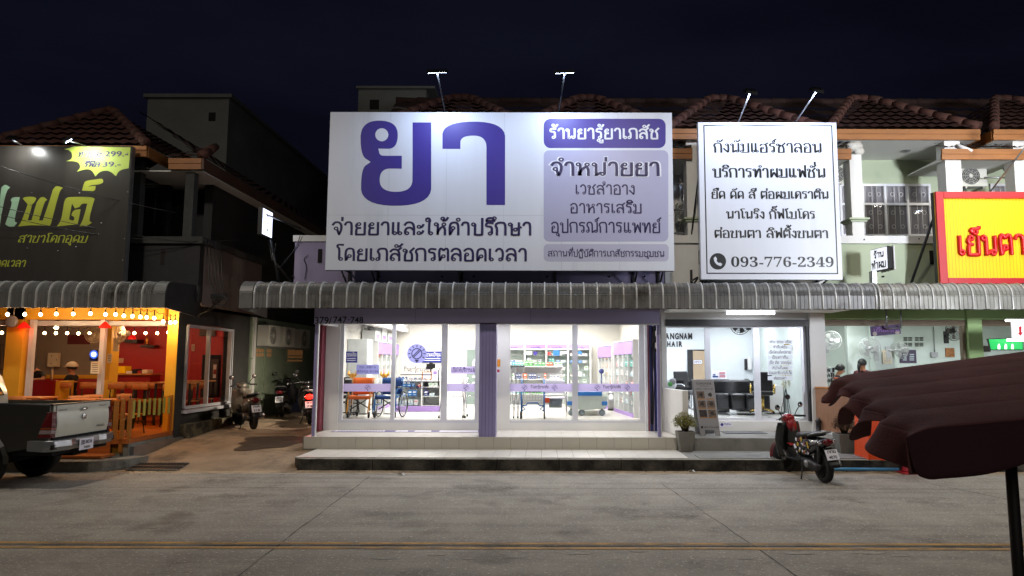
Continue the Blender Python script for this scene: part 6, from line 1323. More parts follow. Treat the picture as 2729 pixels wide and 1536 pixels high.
# ================================================================ maroon parasol in the foreground
M('cloth_maroon', '8a5654', .8, var=.16, scale=5, bump=.22, bscale=90, dark='764a49', dpos=.6); M('cloth_shaded', '55343a', .9, var=.1)
um = thing('market_parasol', 'big maroon market parasol with sagging scalloped flaps close to the camera', 'parasol', (1.9, 3, 0))
YA_, YB_2 = 2.3, 4.1
A = at(2412, 1122, YA_); B = at(2226, 990, YB_2); dirA = at(2729, 1094, YA_ + .0) - A; dirB = at(2729, 924, YB_2 + .0) - B
dA, dB = dirA.normalized(), dirB.normalized()
def cloth(u, v):       # u: along the left hem from front (0) to back (1); v: towards the ridge
    p = A.lerp(B, u); d = dA.lerp(dB, u).normalized(); L_ = 1.45
    q = p + d * (L_ * v); sag = .011 * abs(math.sin(u * math.pi * 5)) ** .6 * (1 - .5 * v) * (.35 + .65 * min(1, v * 8))
    return tuple(q + Vector((.03 * math.sin(u * 31) * max(0, 1 - v * 7), 0, -.03 + sag - .025 * max(0, 1 - v * 14) ** 2)))
c_ = MB('cloth_maroon'); c_.grid(cloth, 110, 44)
def back(u, v):        # far slope, falling away behind the ridge line
    p = Vector(cloth(1, v)); return tuple(p + Vector((.02 * u, .14 * u, -.05 * u)))
c_.grid(back, 12, 30); c_.build('canopy', um, 0, .004)
f_ = MB('cloth_maroon')
def flap(u, v):        # hanging hem along the left edge, in torn waves
    p = Vector(cloth(u, 0)); k = (u * 5) % 1; L_ = .035 + sum(h_ * math.exp(-((u - c0) / w_) ** 4) for c0, h_, w_ in ((.05, .095, .13), (.42, .125, .08), (.61, .12, .055), (.79, .06, .05), (.95, .09, .07))) + .008 * math.sin(u * 41)
    return tuple(p + Vector((-.02 * v + .03 * v * math.sin(u * 29 + 1) - .03 * v * v * u, -.03 * v * math.sin(u * 27), -L_ * v * (1 - .12 * v))))
f_.grid(flap, 120, 10); f_.build('side_flap', um, 0, .004)
f_ = MB('cloth_shaded')  # front flap is the canopy cloth, darkened to paint its shade
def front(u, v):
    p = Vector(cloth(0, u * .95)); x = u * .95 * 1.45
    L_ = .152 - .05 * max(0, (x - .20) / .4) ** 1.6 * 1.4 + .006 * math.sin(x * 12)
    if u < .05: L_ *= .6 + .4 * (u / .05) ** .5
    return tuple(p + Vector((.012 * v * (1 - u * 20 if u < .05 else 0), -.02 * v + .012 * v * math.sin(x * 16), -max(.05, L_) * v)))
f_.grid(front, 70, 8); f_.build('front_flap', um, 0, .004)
p_ = MB(M('pole_dark', '2e2b29', .6, metal=.2, var=.15)); pt, pb_ = at(2691, 1200, 2.55), at(2717, 1560, 2.55); p_.tube([tuple(pt + (pt - pb_) * .1), tuple(pb_), tuple(pb_ + (pb_ - pt) * 2.2)], .019, 12); p_.build('pole', um)
r_ = MB('steel_dark')
for u in (.03, .5, .97): r_.tube([Vector(cloth(u, .02)) - Vector((0, 0, .03)), Vector(cloth(u, .98)) - Vector((0, 0, .03))], .008, 6)
r_.build('rib', um)
# ================================================================ inside the restaurant
M('skin', 'a9714f', .55, var=.05); M('hair_black', '0b0909', .6, var=.2); M('cloth_black', '101012', .85, var=.15); M('cap_cream', 'd9c9b0', .8, var=.05); M('shirt_maroon', '4c1a20', .8, var=.1); M('mask_white', 'd6dade', .7); M('trouser_dark', '17181c', .85)
M('stool_wood', 'b9743a', .5, var=.15, scale=5); M('stool_dark', '1d1512', .5); M('paper_cream', 'cfc4ac', .7, var=.03); M('fan_cream', 'c9b99a', .45); M('fan_grey', 'a9abab', .4); M('ink_brown', '4a3a2c', .7); M('gold', 'b8893a', .3, metal=.9, var=.05); M('booth_red', '8c0f16', .5, var=.05)
ZR_ = .5
# light strings
AMB = 'ffcf9c'
def bulb_string(label, pts, Y, r, en, every=1):
    P = [at(a_, b_, y_) for (a_, b_), y_ in zip(pts, Y)]
    t = thing('string_lights', label, 'string lights', tuple(P[len(P) // 2] + Vector((0, 0, .12))), 0, 'warm bulb strings of the restaurant')
    c_ = MB('black_plastic'); Q = []
    for i, p in enumerate(P):
        Q.append(p + Vector((0, 0, .17)))
        if i < len(P) - 1: Q.append(p.lerp(P[i + 1], .5) + Vector((0, 0, .12)))
    c_.tube(Q, .007, 5); c_.build('wire', t)
    for i, p in enumerate(P):
        s_ = MB('black_plastic'); s_.tube([p + Vector((0, 0, .17)), p + Vector((0, 0, .045))], .009, 6); s_.lathe((p.x, p.y, p.z + .03), [(.016, 0), (.018, .04), (.01, .055)], 10); o = s_.build('socket', t)
        b = MB(E('bulb_warm', 'ffd9a0', 26)); b.lathe((p.x, p.y, p.z), [(.004, -r * 1.1), (r * .6, -r * .95), (r, -r * .2), (r * .95, r * .2), (r * .55, r * .85), (.014, r * 1.1)], 12); b.build('bulb', o)
        if i % every == 0: lamp('POINT', 'bulb_glow', p - Vector((0, 0, r * 1.5)), en * every, AMB, t, size=.03)
op = [(20, 838), (66, 838), (108, 838), (150, 837), (195, 837), (241, 836), (281, 838), (308, 838), (330, 842), (353, 843), (374, 845), (391, 846), (411, 848), (435, 857), (454, 860), (467, 859)]
bulb_string('row of warm hanging bulbs along the restaurant awning edge', op, [14.75] * 9 + [14.8, 14.85, 14.9, 15.0, 15.2, 15.35, 15.45], .034, 7.5)
ip = [(5, 887), (88, 889), (119, 888), (149, 888), (179, 888), (209, 889), (239, 888), (298, 890), (358, 888), (388, 888), (419, 888), (448, 886)]
bulb_string('second row of warm bulbs deeper inside the dining room', ip, [18.2] * 12, .036, 4.6)
for i, (px, py, lb) in enumerate(((150, 874, 'left small ceiling spot lamp inside the dining room'), (328, 866, 'right small ceiling spot lamp inside the dining room'), (603, 886, 'small ceiling spot lamp seen through the alley window'))):
    v = at(px, py, 17.2 if i < 2 else 19.2); b = MB('bulb_warm'); b.ball(v, .04, 'bulb_warm', 10, 6, (1.4, 1, .8)); b.lathe((v.x, v.y, v.z + .03), [(.05, 0), (.05, .3)], 10, 'ceiling_brown'); solo('spot_lamp', lb, 'lamp', b, 'spot lamps of the dining room'); lamp('POINT', 'spot_glow', v - Vector((0, .0, .1)), 9, AMB, None, size=.05)
for px, lb in ((64, 'left red cone pendant lamp above the dining room front'), (280, 'right red cone pendant lamp beside the white post')):
    v = at(px, 872, 15.5); t = thing('pendant_lamp', lb, 'pendant lamp', (v.x, v.y, v.z), 0, 'red pendant lamps'); b = MB(E('shade_red', 'ff1a12', .55, 'c01010')); b.lathe((v.x, v.y, v.z - .02), [(.125, 0), (.11, .03), (.05, .10), (.025, .13), (.02, .13), (.04, .09), (.10, .025), (.118, 0)], 18, 'shade_red'); b.build('lamp_shade', t); b = MB('black_plastic'); b.tube([(v.x, v.y, v.z + .1), (v.x, v.y, 3.2)], .006, 5); b.build('cord', t)
    lamp('POINT', 'pendant_glow', (v.x, v.y, v.z - .03), 4, 'ff5a30', t, size=.04)
for x, y in ((AX(360, 880, 19.2), 19.0), (AX(560, 900, 19.0), 18.8)): lamp('POINT', 'red_wall_fill', (x, y, 2.9), 7, 'ff7040', rb, size=.08)  # unseen point lights added to brighten the red wall
# fans
def wall_fan(label, p, r, yaw, tilt, m, arm=(0, .35, -.1), blades=3, group='oscillating wall fans', cage=True, mb='fan_grey'):
    t = thing('wall_fan', label, 'fan', tuple(p), 0, group, world=False)
    R_ = Matrix.Rotation(yaw, 4, 'Z') @ Matrix.Rotation(tilt, 4, 'X')
    b = MB(m)
    if cage:
        for s_ in (-.05, .05):
            b.tube([(r * math.cos(k * .314), s_ * .2, r * math.sin(k * .314)) for k in range(20)], .009, 5, closed=True) if s_ < 0 else None
            for q in (.35, .6, .82): b.tube([(r * q * math.cos(k * .314), s_ * (1.3 - q), r * q * math.sin(k * .314)) for k in range(20)], .0035, 4, closed=True)
            for k in range(20): a_ = k * .314; b.tube([(.06 * math.cos(a_), s_ * 1.2, .06 * math.sin(a_)), (r * .7 * math.cos(a_), s_ * .9, r * .7 * math.sin(a_)), (r * math.cos(a_), 0, r * math.sin(a_))], .003, 4)
        b.xf(R_); b.build('cage', t)
    b = MB(mb)
    for k in range(blades):
        a0 = k * 2 * math.pi / blades
        b.grid(lambda u, v: ((.05 + (r * .82 - .05) * u) * math.cos(a0 + (v - .5) * .85 * (1 - .2 * u)), .015 * (v - .5) * 4 * .4, (.05 + (r * .82 - .05) * u) * math.sin(a0 + (v - .5) * .85 * (1 - .2 * u))), 6, 5)
    b.xf(R_); b.build('blade', t)
    b = MB(m); b.lathe((0, 0, 0), [(.01, -.07), (.05, -.06), (.06, -.02), (.06, .06), (.07, .07), (.07, .2), (.03, .24)], 14, m, 'Y'); b.xf(R_); b.tube([tuple(R_ @ Vector((0, .16, -.02))), (arm[0] * .6, arm[1] * .8, arm[2] * 1.2), arm], .025, 7); b.box(arm[0] - .06, arm[0] + .06, arm[1] - .01, arm[1] + .03, arm[2] - .22, arm[2] + .1); b.build('motor', t)
    return t
wall_fan('cream wall fan with pale face at the left of the white restaurant post', at(250, 893, 17.3), .19, .3, .1, 'fan_cream', mb='fan_cream'); wall_fan('cream wall fan to the right of the yellow inner column', at(322, 890, 17.3), .20, -.4, .1, 'fan_cream', mb='fan_cream', arm=(-.22, .2, -.2)); wall_fan('cream ceiling fan head tilted down behind the bulb row', at(199, 861, 16.6), .27, 0, 1.25, 'fan_cream', mb='fan_cream', arm=(0, .05, .3))
t = thing('round_lamp', 'grey round disc lamp on a rod at the left yellow column', 'lamp', tuple(at(30, 857, 15.3))); v = at(30, 857, 15.3); b = MB('fan_grey'); b.lathe((v.x, 15.28, v.z), [(.11, 0), (.13, .01), (.13, .05), (.11, .06)], 20, M('disc_grey', '6f6a72', .5), 'Y'); b.build('disc', t); b = MB('galv'); b.tube([(v.x, 15.36, v.z + .1), (v.x, 15.36, v.z + .3)], .01, 5); b.build('rod', t)
# booths, tables, stools
def booth(label, px0, px1, py, Y, h=None, m='booth_red'):
    X0, X1, zt_ = AX(px0, py, Y), AX(px1, py, Y), AZ(py, Y, px0)
    t = thing('booth_seat', label, 'booth', ((X0 + X1) / 2, Y, ZR_), 0, 'red booth seats'); b = MB(m); b.box(X0, X1, Y, Y + .08, ZR_, zt_); b.build('back_panel', t, .008); b = MB(m); b.box(X0, X1, Y + .081, Y + .5, ZR_, ZR_ + .45); b.build('seat', t, .01); b = MB('amber_paint'); b.box(X1 + .002, X1 + .09, Y - .01, Y + .5, ZR_, zt_ - .02); b.build('end_post', t)
booth('red booth back in front of the hunched man in black', 62, 150, 1013, 16.7); booth('red booth back behind the white post beside the woman in the cap', 207, 262, 1013, 17.2)
for px, py, Y, wx, wy, h, lb in ((70, 1058, 15.0, 1.0, .6, .76, 'orange wooden table on the deck behind the white truck cab'), (258, 1064, 14.9, 1.15, .6, .76, 'long orange wooden table on the deck above the tailgate'), (330, 1019, 18.0, 1.0, .55, .98, 'high bar table under the right cream fan'), (410, 1022, 18.2, .8, .55, .98, 'high bar table beside the yellow corner column'), (512, 1018, 17.2, .9, .5, .95, 'nearest bar table seen through the alley window'), (585, 1014, 18.0, .9, .5, .98, 'farthest bar table seen through the alley window'), (170, 1016, 17.3, .6, .5, .8, 'small dark table between the hunched man and the woman in the cap')):
    v = at(px, py, Y); X = min(v.x, XL - .32 - wx / 2); zt_ = v.z
    t = thing('dining_table', lb, 'table', (X, Y, ZR_ if Y > 15.6 else .51), 0, 'wooden tables of the restaurant'); b = MB('stool_wood'); b.box(X - wx / 2, X + wx / 2, Y - wy / 2, Y + wy / 2, zt_ - .035, zt_); b.build('table_top', t, .006)
    for sx in (-1, 1):
        for sy in (-1, 1): b = MB('stool_dark'); b.box(X + sx * (wx / 2 - .05) - .02, X + sx * (wx / 2 - .05) + .02, Y + sy * (wy / 2 - .05) - .02, Y + sy * (wy / 2 - .05) + .02, ZR_ if Y > 15.6 else .512, zt_ - .036); b.build('leg', t)
def stool(label, px, py, Y, rz, base=ZR_, h=.72):
    v = at(px, py, Y); X = min(v.x, XL - .5)
    t = thing('bar_stool', label, 'stool', (X, Y, base), rz, 'wooden backed stools', world=False); tb = v.z - base
    b = MB('stool_wood'); b.grid(lambda u, v_: ((u - .5) * .40, .17 + .05 * math.cos((u - .5) * 2.2) - .03, tb - .13 + .15 * v_ - .02 * abs(u - .5)), 8, 2); b.build('backrest', t, 0, .016)
    b = MB('stool_wood'); b.box(-.19, .19, -.18, .17, tb - .42, tb - .39); b.build('seat', t, .01)
    for sx in (-1, 1):
        for sy in (-1, 1): b = MB('stool_dark'); b.tube([(sx * .15, sy * .14, tb - .42 if sy < 0 else tb - .03), (sx * .16, sy * .15, tb - .42), (sx * .2, sy * .19, 0)], .014, 6); b.build('leg', t)
    b = MB('stool_dark')
    for a_, c_ in (((-.18, -.17), (.18, -.17)), ((-.18, .17), (.18, .17)), ((-.18, -.17), (-.18, .17)), ((.18, -.17), (.18, .17))): b.tube([(a_[0], a_[1], .25), (c_[0], c_[1], .25)], .009, 5)
    b.build('footrest', t)
for px, py, Y, rz, base, lb in ((182, 1020, 16.9, 3.14, .5, 'wooden backed stool in front of the woman in the cap'), (248, 1020, 17.0, 3.14, .5, 'wooden backed stool just left of the white post'), (322, 1022, 17.2, 3.14, .5, 'wooden backed stool just right of the yellow inner column'), (352, 1020, 17.3, 3.0, .5, 'middle wooden backed stool under the right fan'), (384, 1023, 17.2, 3.14, .5, 'wooden backed stool left of the yellow corner column'), (425, 1020, 17.3, 3.2, .5, 'wooden backed stool touching the yellow corner column'), (52, 1058, 14.75, 3.3, .51, 'deck stool at the left wooden table'), (200, 1058, 15.2, .2, .51, 'deck stool behind the left end of the long table'), (238, 1055, 15.3, .1, .51, 'deck stool behind the middle of the long table'), (350, 1052, 14.9, 1.4, .51, 'deck stool at the right end of the long table'), (505, 1026, 16.6, 3.0, .5, 'stool nearest the street seen through the alley window'), (545, 1024, 17.2, 3.1, .5, 'middle stool seen through the alley window'), (592, 1020, 17.9, 3.0, .5, 'far stool seen through the alley window')): stool(lb, px, py, Y, rz, base)
# wall pieces of the dining room
def plate(name, label, cat, px0, py0, px1, py1, Y, m, draw=None, group=None, th_=.02):
    t = thing(name, label, cat, tuple(at((px0 + px1) / 2, py1, Y)), 0, group); b = MB(m); b.pbox(px0, py0, px1, py1, Y - th_, Y, m); b.build('sheet', t)
    if draw: d = MB('ink_black'); draw(d, Y - th_); d.build('print', t)
    return t
def lines(x0, x1, ys, m='ink_brown', w=1.2): return lambda d, Y: [fill(d, [[(x0, y), (x1, y), (x1, y + w), (x0, y + w)]], Y, m) for y in ys]
plate('wall_poster', 'framed sketch poster on the grey dining room wall', 'poster', 72, 928, 95, 976, RBY - .02, 'grey_room', lambda d, Y: (fill(d, [[(72, 928), (95, 928), (95, 976), (72, 976)], [(73, 929), (73, 975), (94, 975), (94, 929)]], Y, 'ink_brown'), [d.tube([at(a_, b_, Y - .004) for a_, b_ in q], .012, 4, 'ink_brown') for q in (((76, 942), (83, 949), (90, 955)), ((82, 936), (85, 949), (92, 951)))]))
plate('wall_poster', 'framed sketch poster at the far left edge of the dining room', 'poster', 1, 918, 10, 985, RBY - .02, 'grey_room', lambda d, Y: fill(d, [[(1, 918), (10, 918), (10, 985), (1, 985)], [(2, 919), (2, 984), (9, 984), (9, 919)]], Y, 'ink_brown'))
plate('maroon_square', 'dark red square panel high on the grey dining room wall', 'panel', 180, 893, 240, 918, RBY - .02, M('panel_maroon', '5c1418', .6))
plate('fuse_cabinet', 'cream fuse cabinet on the grey wall between the two diners', 'cabinet', 127, 941, 153, 978, RBY - .1, 'paper_cream', lambda d, Y: [fill(d, [[(a_, b_), (a_ + 2.5, b_), (a_ + 2.5, b_ + 3), (a_, b_ + 3)]], Y, 'ink_brown') for a_, b_ in ((136, 947), (135, 968), (149, 958))], None, .12)
b = MB('paper_cream'); b.tube([at(140, 978, RBY - .05), at(138, 1015, RBY - .05)], .03, 6); solo('cable_duct', 'cream cable trunking below the fuse cabinet', 'trunking', b)
t = plate('light_sign', 'small round blue and white lit sign on the far dining room wall', 'sign', 239, 933, 257, 962, RBY - .2, M('sign_blue', '10257a', .4), None, None, .06); d = MB(E('sign_glow_white', 'dfe8ff', 1.6)); fill(d, [disc(250, 945, 7)], RBY - .26, 'sign_glow_white', .006); fill(d, [disc(250, 945, 11)], RBY - .26, E('sign_glow_blue', '3a68e8', 1.3), .003); d.build('lit_face', t)
plate('paper_notice', 'cream paper notice taped to the white restaurant post', 'notice', 242, 964, 265, 996, YR - .02, 'paper_cream', lines(246, 261, (969, 974, 979, 985, 990), w=1.4)); plate('paper_notice', 'narrow paper notice on the yellow inner column', 'notice', 286, 943, 297, 968, 17.55, 'paper_cream', lines(288, 295, (947, 951, 955, 960)))
plate('paper_notice', 'small notice on the red wall seen through the alley window', 'notice', 510, 918, 518, 936, RBY - .08, 'paper_cream', lines(511.5, 516.5, (922, 926, 930)))
for i, (px0, px1, lb) in enumerate(((532, 556, 'left dark square photo above the red wall in the alley window'), (560, 574, 'right dark square photo above the red wall in the alley window'))): plate('wall_photo', lb, 'photo', px0, 868, px1, 897, RBY - .09, 'photo_dark')
t = thing('shelf_ledge', 'small dark wall shelf with a figurine on the red wall', 'shelf', tuple(at(392, 925, RBY - .2))); b = MB('stool_dark'); b.pbox(374, 920, 410, 926, RBY - .35, RBY - .06); b.build('board', t); b = MB('gold'); v = at(391, 919, RBY - .2); b.lathe((v.x, v.y, v.z), [(.06, 0), (.05, .05), (.03, .1), (.05, .16), (.03, .2), (.01, .22)], 10); b.build('figurine', t)
b = MB('stool_dark'); b.pbox(330, 905, 365, 914, RBY - .4, RBY - .06); v = at(352, 903, RBY - .3); b.ball(v, .1, 'shade_red', 10, 6); solo('red_wall_lamp', 'dark wall shelf holding a small red lamp on the red wall', 'wall lamp', b)
# serving counter with glass case and boxes
t = thing('service_counter', 'service counter with a yellow snack case in front of the red wall', 'counter', tuple(at(330, 1040, 19))); b = MB('amber_paint'); b.pbox(297, 1000, 400, 1030, 19, 19.5, 'booth_red'); b.build('body', t); b = MB('stool_wood'); b.pbox(296, 996, 402, 1000, 18.95, 19.55); b.build('top', t)
for px0, py0, px1, py1, m, nm in ((297, 976, 333, 995, 'sign_yellow', 'snack_case'), (336, 990, 350, 996, 'mask_white', 'tray'), (300, 955, 312, 968, 'paper_cream', 'menu_card'), (315, 952, 330, 972, 'glass', 'glass_case'), (352, 984, 362, 996, 'cloth_black', 'coffee_machine'), (366, 988, 376, 996, 'booth_red', 'sauce_box'), (378, 986, 392, 996, 'paper_cream', 'box')): b = MB(m); b.pbox(px0, py0, px1, py1, 19.05, 19.35); b.build(nm, t, .01)
Yf = 19.2; t = thing('drink_fridge', 'tall black drinks fridge with lit bottle advert seen through the alley window', 'fridge', tuple(at(556, 1050, Yf))); b = MB('cloth_black'); b.pbox(536, 946, 583, 1060, Yf, Yf + .6); b.build('cabinet', t, .01); b = MB('glass_dim'); b.pbox(540, 958, 556, 1055, Yf - .02, Yf - .004); b.build('glass_door', t); b = MB('photo_dark'); b.pbox(560, 958, 580, 1055, Yf - .02, Yf - .004); b.pbox(568, 972, 576, 1008, Yf - .03, Yf - .021, 'mask_white'); b.pbox(568.5, 985, 575.5, 998, Yf - .036, Yf - .031, 'booth_red'); b.build('advert', t)
# deck railing
def rail_panel(P0, P1, zb_, z0, z1, n, m, acr=True):
    P0, P1 = Vector(P0), Vector(P1); d = (P1 - P0); L_ = d.length; d.normalize(); nn = Vector((d.y, -d.x, 0))
    t = rl
    b = MB('acrylic'); q = [P0, P1, P1 + nn * .006, P0 + nn * .006]; b.hexa([(p.x, p.y, zb_) for p in q] + [(p.x, p.y, z1 + .02) for p in q]); b.build('acrylic_panel', t)
    for k in range(n):
        a_ = P0 + d * (L_ * (k + .2) / n) + nn * .012; c_ = P0 + d * (L_ * (k + .68) / n) + nn * .012; q = [a_, c_, c_ + nn * .008, a_ + nn * .008]; e = random.uniform(-.02, .02)
        b = MB(m); b.hexa([(p.x, p.y, z0 + e) for p in q] + [(p.x, p.y, z1 + e * .3) for p in q]); b.build('slat', t)
    for p in (P0, P1):
        b = MB('wood_amber'); b.box(p.x - .03, p.x + .03, p.y - .03, p.y + .03, zb_, z1 + .03); b.build('post', t)
rl = thing('deck_railing', 'clear acrylic deck railing with upright lime painted slats beside the alley', 'railing', (XL, 14.7, .3)); rail_panel((XL - .02, 14.0, 0), (XL - .02, 15.5, 0), .30, .90, 1.24, 8, 'slat_lime')
rl = thing('deck_railing', 'amber lit deck railing with wooden slats along the street behind the truck', 'railing', (-10, 13.93, .25)); rail_panel((-15, 13.93, 0), (XL - .62, 13.93, 0), .26, .72, 1.24, 34, 'wood_amber'); rail_panel((XL - .55, 13.93, 0), (XL - .12, 13.93, 0), .26, .40, 1.24, 2, 'wood_amber')
t = MB('under_black'); t.pbox(300, 1118, 328, 1148, 14.2, 14.6); solo('speaker_box', 'low black box on the deck behind the tailgate', 'box', t, bevel=.02)
# ================================================================ people
def skin_body(name, J, Eg, m, parent, lv=2):
    me = bpy.data.meshes.new(name); ks = list(J); ix = {k: i for i, k in enumerate(ks)}
    me.from_pydata([J[k][0] for k in ks], [(ix[a_], ix[c_]) for a_, c_ in Eg], []); o = bpy.data.objects.new(name, me); COL.objects.link(o); o.parent = parent; me.materials.append(MATS[m])
    md = o.modifiers.new('skin', 'SKIN'); md.use_smooth_shade = True
    if not me.skin_vertices: raise RuntimeError('no skin layer')
    for k in ks:
        r = J[k][1]; s_ = me.skin_vertices[0].data[ix[k]]; s_.radius = r if isinstance(r, tuple) else (r, r)
    me.skin_vertices[0].data[0].use_root = True
    sd_ = o.modifiers.new('sub', 'SUBSURF'); sd_.levels = lv; sd_.render_levels = lv
    return o
def person(label, loc, rz, head, sh, pose, shirt='cloth_black', hair='hair_black', cap=None, tail=False, mask=False, trousers='trouser_dark', sit=True, look=0.):
    """local: faces -Y; z=0 floor"""
    t = thing('person', label, 'person', loc, rz, None, world=False)
    hp = .50 if sit else .92; H = Vector(head); N = Vector(sh) + Vector((0, -.01, .07))
    J = {'pelvis': ((0, 0, hp), (.13, .10)), 'waist': (tuple(Vector((0, 0, hp)).lerp(Vector(sh), .45)), (.125, .09)), 'chest': (tuple(Vector((0, 0, hp)).lerp(Vector(sh), .85)), (.15, .10)), 'neck': (tuple(N), .052), 'head0': (tuple(H - Vector((0, .01, .07))), .072), 'head1': (tuple(H), (.085, .098)), 'head2': (tuple(H + Vector((0, .01, .085))), .06)}
    Eg = [('pelvis', 'waist'), ('waist', 'chest'), ('chest', 'neck'), ('neck', 'head0'), ('head0', 'head1'), ('head1', 'head2')]; Sv = Vector(sh)
    for s_, nm in ((-1, 'l'), (1, 'r')):
        S0 = Sv + Vector((s_ * .17, 0, -.03)); el = Vector(pose[nm][0]); wr = Vector(pose[nm][1]); d = (wr - el).normalized(); sd2 = Vector((s_, 0, 0)).cross(d); sd2 = sd2.normalized() if sd2.length > .1 else Vector((0, 0, 1))
        J['sh' + nm] = (tuple(S0), .056); J['el' + nm] = (tuple(el), .042); J['wr' + nm] = (tuple(wr), .028); J['pm' + nm] = (tuple(wr + d * .07), (.038, .022)); Eg += [('chest', 'sh' + nm), ('sh' + nm, 'el' + nm), ('el' + nm, 'wr' + nm), ('wr' + nm, 'pm' + nm)]
        ax = d.cross(Vector((0, 0, 1))); ax = ax.normalized() if ax.length > .1 else Vector((1, 0, 0))
        for f_, (off, ln) in enumerate(((-.030, .065), (-.010, .075), (.010, .07), (.030, .055))):
            a_ = wr + d * .085 + ax * off; J['f%d%s' % (f_, nm)] = (tuple(a_), .009); J['g%d%s' % (f_, nm)] = (tuple(a_ + d * ln * .55 - Vector((0, 0, .012))), .0085); J['h%d%s' % (f_, nm)] = (tuple(a_ + d * ln - Vector((0, 0, .035))), .007); Eg += [('pm' + nm, 'f%d%s' % (f_, nm)), ('f%d%s' % (f_, nm), 'g%d%s' % (f_, nm)), ('g%d%s' % (f_, nm), 'h%d%s' % (f_, nm))]
        J['t' + nm] = (tuple(wr + d * .05 - ax * s_ * .045), .010); J['u' + nm] = (tuple(wr + d * .09 - ax * s_ * .055), .008); Eg += [('wr' + nm, 't' + nm), ('t' + nm, 'u' + nm)]
        kn = Vector((s_ * .1, -.42, hp + .02)) if sit else Vector((s_ * .1, -.02, .49)); an = Vector((s_ * .1, -.42, .09)) if sit else Vector((s_ * .1, .02, .08)); J['hi' + nm] = ((s_ * .1, -.02, hp - .03), .085); J['kn' + nm] = (tuple(kn), .058); J['an' + nm] = (tuple(an), .038); J['to' + nm] = (tuple(an + Vector((0, -.17, -.06))), .034); Eg += [('pelvis', 'hi' + nm), ('hi' + nm, 'kn' + nm), ('kn' + nm, 'an' + nm), ('an' + nm, 'to' + nm)]
    skin_body('body', J, Eg, 'skin', t)
    up = {k: (J[k][0], tuple(x + .014 for x in J[k][1]) if isinstance(J[k][1], tuple) else J[k][1] + .014) for k in ('pelvis', 'waist', 'chest', 'shl', 'shr')}
    for nm in 'lr': up['sl' + nm] = (tuple(Vector(J['sh' + nm][0]).lerp(Vector(J['el' + nm][0]), .75)), .062)
    up['col'] = (tuple(Vector(J['chest'][0]).lerp(N, 1.0)), .078)
    skin_body('shirt', up, [('pelvis', 'waist'), ('waist', 'chest'), ('chest', 'col'), ('chest', 'shl'), ('chest', 'shr'), ('shl', 'sll'), ('shr', 'slr')], shirt, t)
    lo = {}
    for nm in 'lr':
        for k in ('hi', 'kn', 'an'): lo[k + nm] = (J[k + nm][0], J[k + nm][1] + .014)
    lo2 = {'pelvis': ((0, 0, hp), (.145, .115))}; lo2.update(lo)
    skin_body('trousers', lo2, [('pelvis', 'hil'), ('hil', 'knl'), ('knl', 'anl'), ('pelvis', 'hir'), ('hir', 'knr'), ('knr', 'anr')], trousers, t)
    R_ = Matrix.Translation(H) @ Matrix.Rotation(look, 4, 'X')
    f_ = MB('hair_black')
    for s_ in (-1, 1): f_.ball((s_ * .034, -.092, .0), .011, 'hair_black', 8, 6, (1, .5, .8)); f_.box(s_ * .034 - .018, s_ * .034 + .018, -.100, -.093, .022, .028, 'hair_black'); f_.ball((s_ * .088, .01, -.01), .026, 'skin', 8, 6, (.4, .7, 1.1))
    f_.ball((0, -.102, -.025), .017, 'skin', 8, 6, (.7, 1, 1.2)); f_.box(-.022, .022, -.095, -.088, -.062, -.056, 'booth_red')
    if mask: f_.ball((0, -.06, -.045), .07, 'mask_white', 12, 8, (1, .75, .7))
    f_.xf(R_); f_.build('face', t)
    h_ = MB(hair); i0 = 0
    def scalp(u, v):
        a_ = 2 * math.pi * u; fr = max(0, -math.cos(a_)) ; ph_ = v * (2.05 - .95 * fr ** 1.5); rr = .112 * (1 + .03 * math.sin(9 * a_ + 5 * v))
        return (rr * .92 * math.sin(ph_) * math.sin(a_), rr * 1.05 * math.sin(ph_) * math.cos(a_) + .008, rr * 1.05 * math.cos(ph_) + .015)
    h_.grid(scalp, 28, 9)
    if tail: h_.tube([(0, .11, .0), (0, .16, -.03), (0, .17, -.12), (0, .15, -.22)], [.03, .04, .035, .012], 10)
    h_.xf(R_); h_.build('hair', t)
    if cap:
        c_ = MB(cap); c_.grid(lambda u, v: (.128 * math.sin(v * 1.6) * math.sin(6.2832 * u), .135 * math.sin(v * 1.6) * math.cos(6.2832 * u) + .012, .125 * math.cos(v * 1.6) + .03), 24, 7); c_.grid(lambda u, v: ((u - .5) * .2, -.10 - .11 * v * math.cos((u - .5) * 2.4), .045 - .03 * v), 8, 3); c_.xf(R_); c_.build('cap', t, 0, .006)
    return t
v = at(100, 996, 17.5)
person('person in black bending low over the table behind the red booth', (v.x, 17.5, .84), .1, (0, -.30, .98), (0, -.10, .88), {'l': ((-.30, -.28, .72), (-.14, -.46, .72)), 'r': ((.30, -.28, .72), (.14, -.46, .72))}, look=.25)
v = at(193, 992, 17.6)
person('person in a cream cap and black shirt sitting in profile facing left', (v.x, 17.6, .70), -1.45, (0, -.03, 1.13), (0, 0, .93), {'l': ((-.24, -.1, .68), (-.16, -.36, .70)), 'r': ((.24, -.1, .68), (.16, -.36, .70))}, cap='cap_cream')
v = at(2297, 970, 18.0)
person('person with ponytail, white mask and maroon shirt standing in the noodle shop', (v.x, 18.0, ZP), 2.2, (0, -.02, v.z - ZP), (0, 0, v.z - ZP - .20), {'l': ((-.24, -.02, v.z - ZP - .52), (-.2, -.24, v.z - ZP - .6)), 'r': ((.24, -.02, v.z - ZP - .52), (.2, -.24, v.z - ZP - .6))}, shirt='shirt_maroon', tail=True, mask=True, sit=False)
v = at(2228, 985, 17.7)
